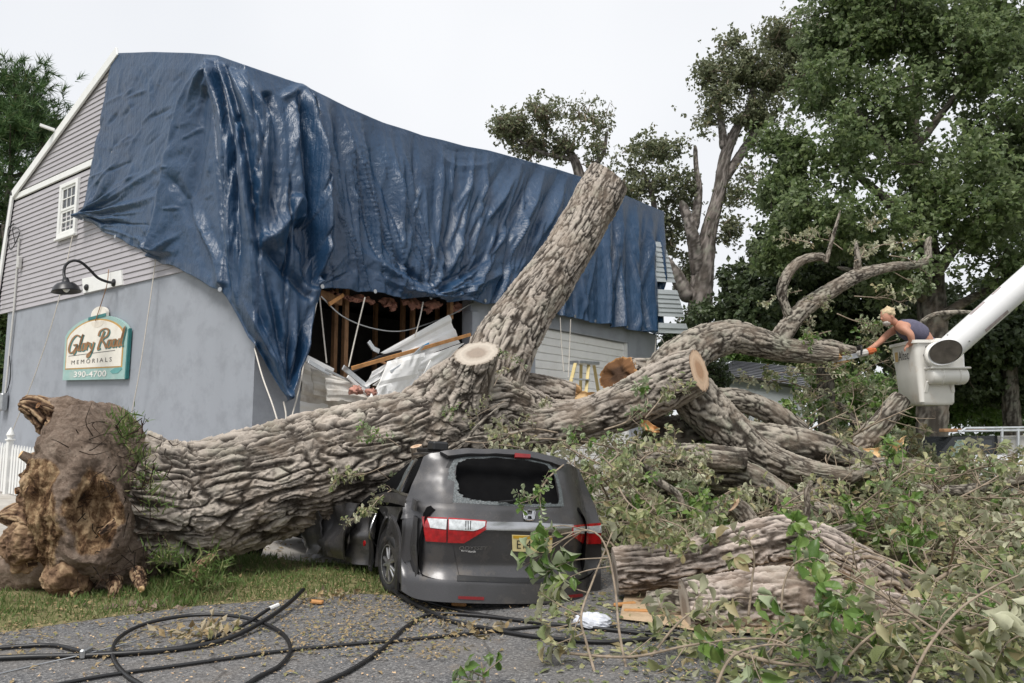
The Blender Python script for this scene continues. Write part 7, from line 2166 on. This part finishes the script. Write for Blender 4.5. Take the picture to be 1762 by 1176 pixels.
# bare brushwood prototypes
BARE = []
for k in range(4):
    tubes, P_, D_, N_, S_l, rg = branch_proto(340 + k, length=1.7, ntw=7, per=2, lsize=.11, thick=.017)
    mb = MB()
    for pts, r in tubes: mb.tube(pts, r, 6, True)
    sm = mb.mesh('stem', True); sm.materials.append(M['twig'])
    m_ = rg.random(len(P_)) < .5
    lm = leaves_mesh('leaves', P_[m_], D_[m_], N_[m_], S_l[m_], LEAF_HI, rg); lm.materials.append(M['leaf_wilt'])
    BARE.append((sm, lm))

def place_branch(proto, loc, rot, scale, root=None, name='fallen_branch'):
    sm, lm = proto
    if root is None:
        e = bpy.data.objects.new(name, None); e.empty_display_size = .1; COL.objects.link(e)
        e.location = loc; e.rotation_euler = rot; e.scale = (scale,) * 3
        a = bpy.data.objects.new('stem', sm); COL.objects.link(a); a.parent = e
        b_ = bpy.data.objects.new('leaves', lm); COL.objects.link(b_); b_.parent = e; b_['kind'] = 'stuff'
        return e
    Mx = Matrix.Translation(Vector(loc)) @ (Vector((0, 0, 0)) and Matrix.Identity(4) if False else Matrix.Identity(4))
    from mathutils import Euler
    Mx = Matrix.Translation(Vector(loc)) @ Euler(rot).to_matrix().to_4x4() @ Matrix.Scale(scale, 4)
    a = link('leafy_twig', sm, None, root); a.matrix_basis = Mx
    b_ = bpy.data.objects.new('leaves', lm); COL.objects.link(b_); b_.parent = a; b_['kind'] = 'stuff'
    return a

# the pile: individual branches, nearest first
cand = []
while len(cand) < 285:
    y = 5.4 + 11.0 * hr.random() ** 1.25
    x = hr.uniform(.9 + .10 * (y - 6), .66 * y + 1.2)
    hz = float(heap_z(x, y))
    if hz < .05 and hr.random() < .7: continue
    px_, py_ = proj_np(np.array([[x, y, float(ground_z(x, y)) + hz]]))
    if abs(px_[0] - 1320) < 275 and 880 < py_[0] < 1090 and y < 8.8: continue       # keep the two logs in view
    if x < .12 * y + .3 and y < 8.8: continue
    if 1120 < px_[0] < 1490 and py_[0] < 905 and 8.6 < y < 11.6 and hr.random() < .95: continue
    if y < 7.2 and hr.random() < .4: continue
    if y < 6.7 and 1120 < px_[0] < 1500 and hr.random() < .65: continue
    cand.append((x, y, hz))
def place_label(x, y, hz, kind_, sz_):
    px_, py_ = proj_np(np.array([[x, y, float(ground_z(x, y)) + hz]])); px, py = px_[0], py_[0]
    if y < 6.4: a, b_ = ('leafy branch in the nearest litter at the bottom right', 'branches in the nearest litter') if px > 1450 else ('leafy branch on the road before the pale log', 'branches before the pale log')
    elif y < 8.8: a, b_ = ('leafy branch lying to the right of the two big logs', 'branches right of the two logs') if px > 1400 else ('leafy branch lying between the minivan and the two logs', 'branches between minivan and logs')
    elif px < 1230: a, b_ = 'leafy branch in the dark hollow behind the minivan', 'branches in the hollow behind the minivan'
    elif px < 1480: a, b_ = 'leafy branch among the thick limbs of the fallen oak', 'branches among the fallen limbs'
    elif y < 11.5: a, b_ = 'leafy branch on the heap slope below the lift bucket', 'branches on the slope below the bucket'
    else: a, b_ = 'leafy branch on the heap crest in front of the trucks', 'branches on the crest before the trucks'
    if kind_ == 'b': a = a.replace('leafy ', '')
    return sz_ + {'b': 'nearly bare ', 'g': 'green ', 'w': 'wilted '}[kind_] + a, 'branch', sz_ + {'b': 'bare ', 'g': 'green ', 'w': 'wilted '}[kind_] + b_
for i, (x, y, hz) in enumerate(cand):
    z = float(ground_z(x, y)) + hz * hr.uniform(.72, 1.02) + .02
    pr = BARE[i % 4] if i % 4 == 0 else PROTO[i % 9]
    scl = hr.uniform(.75, 1.25)
    reg = place_label(x, y, hz, 'b' if i % 4 == 0 else 'w' if (i % 9) % 3 else 'g', 'large ' if scl > 1.08 else 'small ' if scl < .92 else 'middling ')
    e = place_branch(pr, (x, y, z), (hr.uniform(-.5, .5), hr.uniform(-.55, .15), hr.uniform(0, 6.28)), scl * (1 - .12 * (y < 7)))
    tag(e, *reg)
# loose leaves between them
n = 17000
y = 5.2 + 12.5 * hr.random(n) ** 1.3
x = hr.uniform(.5, 1, n) * (.72 * y + .8) * 1.0
x = np.where(hr.random(n) < .25, hr.uniform(.9, 3.2, n), x)
hz = heap_z(x, y)
keep = (hz > .03) | (hr.random(n) < .35)
px_, py_ = proj_np(np.stack([x, y, hz], 1))
keep &= ~((x < .14 * y + .15) & (y < 9.0))
keep &= ~((np.abs(px_ - 1320) < 265) & (py_ > 900) & (py_ < 1075) & (y < 8.6) & (hr.random(n) < .85))
x, y, hz = x[keep], y[keep], hz[keep]
P_ = np.stack([x, y, ground_z(x, y) + hz - .06 + hr.uniform(0, .16, len(x))], 1)
D_ = unit(hr.normal(size=P_.shape) * np.array([1, 1, .45])); N_ = unit(hr.normal(size=P_.shape) * .5 + np.array([0, 0, 1]))
tag(link('loose_leaves', leaves_mesh('loose_leaves', P_, D_, N_, hr.uniform(.055, .125, len(P_)), LEAF_LO, hr), M['leaf_wilt']), 'loose wilted leaves strewn through the branch heap', 'leaves', kind='stuff')

# bare sticks poking out of the heap, each its own
STK = [((1500, 905), (1560, 870), 9.4), ((1580, 880), (1660, 905), 9.2), ((1620, 935), (1700, 915), 8.6), ((1660, 980), (1740, 1000), 7.4), ((1480, 960), (1560, 985), 7.9), ((1610, 1000), (1660, 960), 7.6), ((1690, 860), (1755, 850), 10.6), ((1640, 870), (1700, 835), 10.8), ((1545, 930), (1610, 950), 8.9), ((1450, 930), (1520, 960), 8.3), ((1720, 950), (1765, 930), 8.4), ((1500, 1010), (1590, 1040), 6.9), ((1590, 1090), (1690, 1075), 6.1), ((1690, 1120), (1770, 1140), 5.6), ((1240, 1120), (1330, 1140), 5.7), ((1130, 935), (1180, 905), 8.4), ((1170, 1010), (1230, 1000), 7.0), ((1350, 1090), (1440, 1095), 6.1), ((1560, 845), (1640, 850), 11.0), ((1420, 845), (1475, 870), 10.2)]
SW_ = ('thin grey stick', 'crooked brown stick', 'pale bare twig', 'dark broken stick')
SP_ = ('left of the heap crest', 'on the slope under the bucket', 'in the middle of the slope', 'low on the right slope', 'beside the humped log', 'above the dull leaf fan', 'near the white bonnet', 'below the pickup', 'right of the humped log end', 'over the humped log end', 'at the right edge of the slope', 'behind the thick pale log end', 'in the near litter right of centre', 'in the bottom right corner', 'on the low branch across the road', 'by the left end of the bent log', 'on the sawdust before the bent log', 'before the pale log', 'under the split slab', 'under the long limb with the sawn end')
for k, (a, b_, Y) in enumerate(STK):
    p, q = at(*a, Y), at(*b_, Y + hr.uniform(-.3, .3)); m_ = (p + q) / 2 + hr.normal(size=3) * .05
    tag(MB().tube([p, m_, q, q + (q - m_) * .5 + hr.normal(size=3) * .06], [.022, .018, .012, .006], 7, True, smooth_n=14).build('stick', M['twig'], smooth=True), SW_[k % 4] + ' ' + SP_[k], 'stick')

# leafy sprays still growing on the fallen tree: (photo x, y, depth, heading, scale, pitch)
SPRAYS = [(690, 770, 8.75, 3.6, .55, -.3), (665, 800, 8.6, 3.3, .6, .5), (680, 840, 8.5, 3.9, .55, .6), (650, 810, 8.6, 1.0, .5, .7), (700, 830, 8.5, 3.0, .5, .8),
          (850, 665, 9.3, .5, .38, -.8), (905, 640, 9.6, 2.6, .34, -.6), (870, 690, 9.3, 3.3, .4, .6), (930, 680, 9.6, 1.2, .36, .4), (800, 690, 9.2, 3.6, .32, .7),
          (800, 760, 8.6, .2, .6, .1), (850, 765, 8.4, .4, .7, .3), (910, 755, 8.3, .0, .75, .2), (960, 745, 8.3, 3.4, .75, .2), (1000, 760, 8.2, .3, .8, .4), (1040, 740, 8.3, .8, .8, -.3), (1080, 760, 8.3, .1, .75, .5), (1110, 720, 8.6, .5, .7, -.5),
          (970, 800, 7.5, 3.8, .65, .8), (1060, 830, 7.7, 5.0, .8, .6), (1075, 880, 7.6, 5.3, .8, .3), (1045, 800, 7.9, 1.2, .7, -.2), (1090, 820, 8.0, .9, .8, -.3),
          (1130, 790, 8.4, .4, .6, .4), (1150, 850, 8.4, 1.0, .8, .2), (1190, 880, 8.5, .5, .8, -.1), (1120, 900, 8.2, 5.5, .8, .1), (1160, 930, 8.3, .3, .7, .0), (1080, 930, 7.7, 5.4, .7, .1),
          (1330, 890, 9.0, .2, .7, -.4), (1230, 870, 9.0, 3.6, .55, -.1),
          (1380, 520, 11.4, .6, .55, .2), (1400, 545, 11.4, 1.4, .5, .4), (1440, 540, 11.5, .3, .7, .4), (1470, 510, 11.6, .2, .7, .2), (1480, 545, 11.6, .8, .6, .5), (1430, 570, 11.5, 3.5, .6, .4), (1470, 450, 11.7, .8, .7, -.3), (1500, 430, 11.8, .4, .8, -.2), (1530, 440, 11.9, .2, .7, .3), (1450, 430, 11.7, 2.6, .7, -.4), (1400, 420, 11.6, 2.2, .6, -.2), (1540, 470, 12, .5, .6, .4), (1380, 500, 11.5, 2.4, .5, .3), (1500, 400, 11.9, 1.0, .6, -.4),
          (1510, 560, 12.4, .3, .6, .2), (1545, 585, 12.6, 3.0, .6, .3), (1530, 620, 12.2, 3.4, .7, .5), (1480, 640, 12.0, 3.9, .7, .7), (1440, 650, 11.9, 3.4, .7, .7), (1470, 670, 12.0, .6, .8, .6), (1420, 680, 11.9, 3.6, .8, .4), (1500, 610, 12.3, .4, .6, .5)]
for k in range(46):
    px = hr.uniform(1235, 1540); py = hr.uniform(625, 800) if px > 1400 else hr.uniform(660, 800)
    SPRAYS.append((px, py, hr.uniform(11.5, 13.2), hr.uniform(0, 6.28), hr.uniform(.6, 1.0), hr.uniform(-.5, .8)))
for k in range(15):
    SPRAYS.append((hr.uniform(1045, 1150), hr.uniform(770, 930), hr.uniform(8.0, 9.6), hr.uniform(0, 6.28), hr.uniform(.6, .95), hr.uniform(-.4, .8)))
for k, (px, py, Y, a, s, pit) in enumerate(SPRAYS):
    place_branch(PROTO[k % 9], at(px, py, Y), (hr.uniform(-.6, .6), pit, a), s * .95, TREE)

# ------------------------------------------------------------------ foreground branches, leaf by leaf
LEAFME = {}
for mk in ('leaf_wilt', 'leaf_fresh'):
    LEAFME[mk] = []
    for i, (V, F) in enumerate(LEAF_HI):
        # finer: split with a slight cup
        for v in range(3):
            me = make_mesh('leaf', V * np.array([1 + .12 * v, 1, 1 + .5 * v]), F, True, {'rnd': ('FACE', np.full(len(F), (i * .37 + v * .29 + .11) % 1.0))})
            me.materials.append(M[mk]); LEAFME[mk].append(me)
def hero(label, stem_rows, twigs, per, lsize, mk, seed, r0=.011, group=None):
    """stem_rows: photo x,y,depth along the stem; twigs: list of photo polylines; leaves are single objects"""
    rg = np.random.default_rng(seed)
    st = spline(np.array([at(*p) for p in stem_rows]), 30)
    root = wthing('broken_branch', label, 'branch', (st[0][0], st[0][1], max(0.0, min(st[:, 2]))), group)
    mb = MB().tube(st, (r0, r0 * .8, r0 * .45), 8)
    tips, dirs = [st[-1]], [st[-1] - st[-4]]
    for tw in twigs:
        t = spline(np.array([at(*p) for p in tw]), 14)
        mb.tube(t, (r0 * .5, r0 * .36, r0 * .2), 6)
        tips.append(t[-1]); dirs.append(t[-1] - t[-3])
        tips.append(t[9]); dirs.append(t[9] - t[7] + rg.normal(size=3) * .02)
    mb.build('stem', M['twig'], root, smooth=True)
    P_, D_, N_, S_l = whorls(np.array(tips), np.array(dirs), per, lsize, rg, spread=.9, droop=.15, along=.10)
    rl = Vector(root.location)
    for p, d, n_, s in zip(P_, D_, N_, S_l):
        x = np.cross(d, n_); x /= np.linalg.norm(x); u = np.cross(x, d)
        o = bpy.data.objects.new('leaf', LEAFME[mk][rg.integers(0, 18)])
        COL.objects.link(o); o.parent = root
        m_ = Matrix(((x[0], d[0], u[0], p[0] - rl[0]), (x[1], d[1], u[1], p[1] - rl[1]), (x[2], d[2], u[2], p[2] - rl[2]), (0, 0, 0, 1)))
        o.matrix_basis = m_ @ Matrix.Scale(s, 4)
    return root
hero('arching branch with green leaves hanging across the number plate', [(1085, 1185, 5.6), (1066, 1090, 5.8), (1058, 1010, 6.0), (1042, 940, 6.1), (1018, 914, 6.15), (975, 918, 6.1), (930, 930, 6.05)],
     [[(1018, 914, 6.15), (960, 905, 6.1), (905, 925, 6.0)], [(1000, 915, 6.1), (955, 935, 6.0), (905, 958, 5.9)], [(985, 917, 6.1), (940, 950, 6.0), (900, 975, 5.95)], [(1000, 915, 6.1), (965, 945, 6.05), (945, 985, 6.0)], [(1048, 960, 6.05), (985, 965, 6.0), (940, 985, 5.95)], [(1050, 975, 6.0), (1000, 985, 6.0), (950, 1010, 5.95)]], 5, .15, 'leaf_fresh', 1)
hero('pale forked stems with wilted leaves in front of the bumper', [(1030, 1180, 5.5), (1010, 1110, 5.7), (1000, 1060, 5.8), (1020, 1000, 6.0), (1040, 950, 6.1), (1058, 905, 6.2)],
     [[(1000, 1060, 5.8), (960, 1040, 5.8), (930, 1020, 5.8)], [(1000, 1070, 5.8), (950, 1080, 5.75), (920, 1060, 5.75)], [(1005, 1090, 5.7), (950, 1110, 5.7), (930, 1100, 5.65)], [(1010, 1020, 5.95), (970, 1010, 5.95), (950, 1030, 5.9)], [(1004, 1050, 5.85), (985, 1090, 5.7), (975, 1120, 5.65)]], 5, .12, 'leaf_wilt', 2)
hero('long low branch lying across the road in front of the pale log', [(950, 1122, 5.75), (1080, 1131, 5.65), (1180, 1112, 5.7), (1270, 1100, 5.7), (1340, 1104, 5.65), (1390, 1140, 5.5), (1425, 1185, 5.35)],
     [[(1080, 1131, 5.65), (1130, 1090, 5.7), (1160, 1060, 5.7)], [(1180, 1112, 5.7), (1150, 1150, 5.55), (1110, 1165, 5.5)], [(1270, 1100, 5.7), (1230, 1070, 5.75), (1200, 1040, 5.8)], [(1340, 1104, 5.65), (1300, 1140, 5.5), (1250, 1150, 5.45)], [(1390, 1140, 5.5), (1340, 1150, 5.45), (1300, 1170, 5.4)]], 5, .125, 'leaf_wilt', 3)
hero('upright shoot with bright green leaves at its tip before the logs', [(1325, 1130, 5.7), (1342, 1070, 5.75), (1348, 1010, 5.8), (1362, 975, 5.8), (1382, 962, 5.75)],
     [[(1370, 970, 5.8), (1400, 960, 5.7), (1425, 975, 5.6)], [(1370, 970, 5.8), (1372, 950, 5.8), (1385, 940, 5.85)], [(1345, 1050, 5.77), (1320, 1035, 5.75), (1300, 1030, 5.75)]], 4, .15, 'leaf_fresh', 4)
hero('thin dark shoot with grey green leaves standing before the bent log', [(1288, 1060, 6.2), (1294, 1000, 6.3), (1298, 960, 6.3), (1288, 925, 6.3)],
     [[(1296, 975, 6.3), (1268, 960, 6.25), (1252, 965, 6.2)], [(1290, 930, 6.3), (1268, 920, 6.3), (1255, 905, 6.3)], [(1292, 1030, 6.25), (1265, 1030, 6.2), (1250, 1050, 6.15)]], 4, .13, 'leaf_wilt', 5)
hero('fan of large dull leaves at the lower right edge', [(1560, 1185, 5.2), (1600, 1110, 5.3), (1650, 1050, 5.35), (1710, 1010, 5.4), (1765, 985, 5.4)],
     [[(1650, 1050, 5.35), (1690, 1060, 5.25), (1735, 1085, 5.2)], [(1600, 1110, 5.3), (1640, 1120, 5.2), (1690, 1140, 5.15)], [(1700, 1015, 5.4), (1740, 1030, 5.35), (1770, 1050, 5.3)], [(1580, 1145, 5.25), (1560, 1120, 5.25), (1530, 1110, 5.2)]], 5, .17, 'leaf_wilt', 6)
hero('sprig of green leaves sticking up from the bottom of the road', [(835, 1190, 5.2), (832, 1160, 5.2), (828, 1140, 5.2)],
     [[(832, 1165, 5.2), (808, 1155, 5.2), (790, 1148, 5.2)], [(832, 1160, 5.2), (850, 1145, 5.2), (862, 1135, 5.2)], [(834, 1172, 5.2), (810, 1172, 5.15), (785, 1168, 5.15)]], 4, .105, 'leaf_fresh', 7)
hero('branch with dark green leaves at the bottom right of centre', [(1230, 1185, 5.2), (1260, 1130, 5.3), (1320, 1110, 5.35), (1380, 1115, 5.3)],
     [[(1260, 1130, 5.3), (1230, 1110, 5.3), (1205, 1105, 5.3)], [(1320, 1110, 5.35), (1340, 1080, 5.35), (1365, 1070, 5.35)], [(1380, 1115, 5.3), (1420, 1125, 5.25), (1440, 1140, 5.2)], [(1290, 1118, 5.3), (1300, 1150, 5.2), (1310, 1175, 5.15)], [(1350, 1112, 5.3), (1390, 1090, 5.3), (1420, 1080, 5.3)]], 5, .14, 'leaf_fresh', 8)
hero('leafy branch with its tips raised between the shoot and the dull fan', [(1420, 1190, 5.3), (1470, 1120, 5.45), (1520, 1080, 5.55), (1580, 1060, 5.6)],
     [[(1470, 1120, 5.45), (1440, 1090, 5.5), (1420, 1060, 5.55)], [(1520, 1080, 5.55), (1510, 1040, 5.6), (1490, 1015, 5.65)], [(1580, 1060, 5.6), (1600, 1030, 5.65), (1610, 1000, 5.7)], [(1490, 1105, 5.5), (1520, 1130, 5.35), (1550, 1150, 5.3)]], 5, .14, 'leaf_wilt', 9)
hero('leaves hanging at the right edge above the dull fan', [(1780, 1120, 5.3), (1740, 1060, 5.4), (1705, 1030, 5.5), (1660, 1020, 5.6)],
     [[(1740, 1060, 5.4), (1700, 1080, 5.35), (1670, 1110, 5.3)], [(1705, 1030, 5.5), (1690, 1000, 5.55), (1670, 975, 5.6)], [(1760, 1090, 5.35), (1730, 1110, 5.3), (1710, 1150, 5.2)]], 5, .15, 'leaf_wilt', 10)
hero('long thin bare stem slanting down in front of the dark hollow', [(1035, 785, 7.9), (1080, 830, 7.8), (1125, 875, 7.7), (1175, 922, 7.6)],
     [[(1080, 830, 7.8), (1105, 800, 7.8), (1122, 760, 7.8)], [(1125, 875, 7.7), (1090, 900, 7.6), (1050, 905, 7.5)]], 4, .11, 'leaf_wilt', 11, .009)
hero('small leafy branch curled against the left tail of the branch heap', [(1120, 1130, 5.9), (1160, 1080, 6.0), (1190, 1055, 6.1), (1225, 1050, 6.1)],
     [[(1160, 1080, 6.0), (1140, 1050, 6.0), (1130, 1030, 6.05)], [(1190, 1055, 6.1), (1200, 1030, 6.15), (1215, 1010, 6.2)], [(1150, 1095, 6.0), (1185, 1105, 5.9), (1210, 1120, 5.8)]], 5, .13, 'leaf_wilt', 12)
hero('bare grey branch with pale cut end on the leaves at lower right', [(1430, 1090, 5.9), (1520, 1060, 6.0), (1600, 1065, 6.0), (1660, 1100, 5.8)],
     [[(1520, 1060, 6.0), (1560, 1020, 6.1), (1590, 990, 6.2)]], 4, .13, 'leaf_wilt', 13, .014)

# ------------------------------------------------------------------ grass, litter, chips
gr = np.random.default_rng(71)
def in_poly(x, y, poly):
    poly = np.array(poly); c = np.zeros(x.shape, bool); j = len(poly) - 1
    for i in range(len(poly)):
        a, b_ = poly[i], poly[j]
        c ^= ((a[1] > y) != (b_[1] > y)) & (x < (b_[0] - a[0]) * (y - a[1]) / (b_[1] - a[1] + 1e-12) + a[0]); j = i
    return c
n = 80000
x = gr.uniform(-9, -.7, n); y = gr.uniform(5.6, 11.6, n)
k = in_poly(x, y, LAWN)
dens = n2(x * 1.3, y * 1.3, 81, 3) + .25 * sstep(7.2, 8.6, y + .35 * x + 2.4) 
k &= (dens + gr.uniform(-.35, .35, n)) > .10
x, y = x[k], y[k]
P_ = np.stack([x, y, ground_z(x, y) + .004 + lawn_z(x, y) - .01], 1)
GB = (np.array([(-.06, 0, 0), (.06, 0, 0), (.02, .6, .04), (0, 1, .22)], float), np.array([(0, 1, 2), (0, 2, 3)], np.int32))
D_ = unit(gr.normal(size=P_.shape) * np.array([.5, .5, .1]) + np.array([0, 0, 1])); N_ = unit(gr.normal(size=P_.shape))
S_g = gr.uniform(.04, .10, len(P_)) * (1 + .7 * np.clip(n2(x * .9, y * .9, 83), 0, 1))
tag(link('grass', leaves_mesh('grass', P_, D_, N_, S_g, GB, gr), M['grass']), 'thin lawn grass on the strip between road and driveway', 'grass', kind='stuff')
# tufts on the root plate and its foot
tu = []
for (px, py, Y, nn, sp) in ((214, 728, 8.1, 90, .07), (224, 752, 8.1, 80, .06), (240, 785, 8.05, 50, .06), (252, 830, 7.95, 60, .1), (272, 870, 7.95, 40, .08), (285, 960, 7.9, 110, .08), (350, 985, 7.9, 260, .12)):
    c = at(px, py, Y); tu.append(c + gr.normal(size=(nn, 3)) * np.array([sp, sp, sp * .7]))
P_ = np.concatenate(tu); D_ = unit(gr.normal(size=P_.shape) * .6 + np.array([.25, -.4, .7]))
tag(link('grass_tufts', leaves_mesh('grass_tufts', P_, D_, unit(gr.normal(size=P_.shape)), gr.uniform(.07, .17, len(P_)), GB, gr), M['grass'], TREE), kind='stuff')
def strew(name, label, n, region, sz, mat, seed, tmpl, lift=.012, flat=.25):
    rg = np.random.default_rng(seed)
    x = rg.uniform(region[0], region[1], n); y = rg.uniform(region[2], region[3], n)
    k = n2(x * .9, y * .9, seed, 3) + rg.uniform(-.5, .5, n) > region[4]
    x, y = x[k], y[k]
    P_ = np.stack([x, y, ground_z(x, y) + lift + rg.uniform(0, .012, len(x))], 1)
    on = in_poly(x, y, LAWN); P_[on, 2] += lawn_z(x[on], y[on])
    D_ = unit(rg.normal(size=P_.shape) * np.array([1, 1, .12])); N_ = unit(rg.normal(size=P_.shape) * flat + np.array([0, 0, 1]))
    return tag(link(name, leaves_mesh(name, P_, D_, N_, rg.uniform(*sz, len(P_)), tmpl, rg), M[mat]), label, 'litter', kind='stuff')
strew('leaf_litter', 'dry brown leaves scattered on the road', 1500, (-5, 4, 4.8, 9.2, .05), (.02, .075), 'litter', 91, LEAF_LO)
strew('leaf_litter', 'brown leaves along the lawn edge', 5200, (-4.6, -.4, 5.8, 8.8, -.1), (.02, .06), 'litter', 92, LEAF_LO, .02)
strew('wood_chips', 'pale wood chips and sawdust crumbs', 4500, (-3.5, 4.4, 5.0, 9.4, -.05), (.008, .03), 'chips', 93, LEAF_DI)
strew('leaf_litter', 'debris scattered on the driveway', 2500, (-7, 1, 9, 13, .0), (.03, .09), 'litter', 94, LEAF_LO)
strew('leaf_litter', 'green leaves fallen by the bumper and the logs', 1600, (.2, 3.4, 5.0, 8.2, -.15), (.05, .12), 'leaf_wilt', 95, LEAF_HI)
for k, (px, py, lab) in enumerate(((360, 1095, 'clump of torn roots and dry grass caught in the cables'), (822, 1092, 'small heap of dry curled leaves on the road'), (560, 1035, 'dry leaves gathered at the lawn edge'))):
    c = on_ground(px, py); nn = (150, 60, 90)[k]
    P_ = c + gr.normal(size=(nn, 3)) * np.array([.16, .12, .03]) + np.array([0, 0, .04])
    tag(link('debris_clump', leaves_mesh('debris_clump', P_, unit(gr.normal(size=P_.shape)), unit(gr.normal(size=P_.shape)), gr.uniform(.03, .11, nn), LEAF_LO, gr), M['litter']), lab, 'debris', kind='stuff')
nn = 420
cx_ = gr.uniform(30, 330, nn); P0_ = np.array([on_ground(a, gr.uniform(985, 1045), .05) for a in cx_]); P0_ += gr.normal(size=P0_.shape) * np.array([.05, .08, .0]); 
CL = (np.array([(-.5, -.4, 0), (.5, -.4, 0), (.1, .55, 0), (0, 0, .6)], float), np.array([(0, 1, 3), (1, 2, 3), (2, 0, 3)], np.int32))
tag(link('soil_crumbs', leaves_mesh('soil_crumbs', P0_ - np.array([0, 0, .015]), unit(gr.normal(size=P0_.shape) * np.array([1, 1, .1])), unit(gr.normal(size=P0_.shape) * .2 + np.array([0, 0, 1])), .02 + .07 * gr.random(nn) ** 2.5, CL, gr), M['rootsoil']), 'crumbs of soil spilled on the grass under the root ball', 'soil', kind='stuff')
# brown broken bits round the logs
for k, (px, py, w) in enumerate(((1105, 1052, 60), (1075, 1040, 40), (1150, 1052, 36), (790, 1040, 26), (545, 1036, 24))):
    c = on_ground(px, py, .03); s = c[1] / FPX
    a = gr.uniform(-.4, .4); d = np.array([math.cos(a), math.sin(a), 0]) * w * s * .5
    o = MB().beam(c - d, c + d, .05, .035, bev=.01).build('wood_scrap', M['split_pale'] if 0 else M['lumber_new'])
    tag(o, ('largest splinter of orange wood on the sawdust', 'orange splinter close to the bumper end', 'short orange splinter under the mossy log end', 'orange splinter under the bumper', 'orange splinter at the lawn edge')[k], 'splinter')
# crumpled white bag on the sawdust
U, W = np.meshgrid(np.linspace(0, 2 * np.pi, 24, endpoint=False), np.linspace(.05, np.pi - .05, 14))
Dq = np.stack([np.sin(W) * np.cos(U), np.sin(W) * np.sin(U), np.cos(W)], -1).reshape(-1, 3)
c = on_ground(1020, 1070, .05)
tag(link('plastic_bag', make_mesh('plastic_bag', c + Dq * np.array([.13, .10, .06]) * (1 + .45 * ridged(Dq * 2.2, 3, 4))[:, None], grid_faces(14, 24, True), False), simple('thin_white_plastic', (.62, .64, .70), .35, spec=.5)), 'crumpled white plastic bag on the sawdust by the bumper', 'plastic bag')

# ------------------------------------------------------------------ black cables on the road
def cable(label, pts, r=.014, mat='cable', lift=None, name='cable'):
    P_ = []
    for k, p in enumerate(pts):
        q = on_ground(p[0], p[1], (p[2] if len(p) > 2 else 0) + r + .008)
        P_.append(q)
    P_ = spline(np.array(P_), max(40, len(pts) * 14))
    o = MB().tube(P_, r, 8).build(name, M[mat], smooth=True)
    return tag(o, label, 'cable')
cab1 = cable('black cable from the left edge ending in a white capped tip', [(-30, 1118), (40, 1112), (95, 1111), (150, 1122), (230, 1124), (300, 1117), (365, 1098), (420, 1075, .04), (463, 1048, .07)], .016)
cable('thick black cable from the left edge with its end raised over the road', [(-30, 1134), (60, 1130), (150, 1128), (250, 1122), (340, 1112), (400, 1096, .01), (455, 1068, .03), (495, 1040, .05), (522, 1015, .08)], .02)
cable('black cable coiled in one large loop on the road', [(262, 1190), (215, 1160), (194, 1128), (205, 1098, .02), (250, 1074, .03), (320, 1060, .03), (390, 1059, .03), (445, 1070, .02), (485, 1090), (500, 1118), (482, 1145), (445, 1165), (400, 1195)], .016)
cable('thin black cable running from the lower left to the heap', [(60, 1186), (180, 1163), (330, 1142), (480, 1121), (600, 1109), (720, 1099), (830, 1088), (960, 1076), (1060, 1078)], .013)
cable('black cable curving up from the bottom edge towards the minivan', [(520, 1190), (600, 1155), (660, 1115), (700, 1078), (745, 1057), (830, 1060), (930, 1072), (1060, 1085), (1170, 1098)], .016)
cable('black cable lying out from the rear wheel across the road', [(676, 1016, .04), (715, 1040, .02), (775, 1068), (850, 1084), (940, 1098), (1050, 1105), (1170, 1094)], .018)
cable('second black cable close under the bumper', [(680, 1012, .05), (730, 1034, .03), (800, 1052), (900, 1068), (1040, 1082), (1165, 1088)], .013)
cable('thin grey wire lying along the cables', [(-20, 1164), (70, 1143), (150, 1125, .02), (230, 1104, .02), (290, 1087, .01), (362, 1077)], .005, 'galv', name='wire')
c = on_ground(463, 1048, .09)
MB().tube([c, c + np.array([.05, .1, .012])], .02, 8).build('cable_cap', M['white'], cab1)
c = on_ground(148, 1123, .04)
tag(MB().box(c, (.04, .13, .07), None, .012).box(c + np.array([.01, 0, -.03]), (.07, .05, .03), None, .008).build('cable_clamp', M['galv']), 'grey metal clamp holding the cables together', 'clamp')
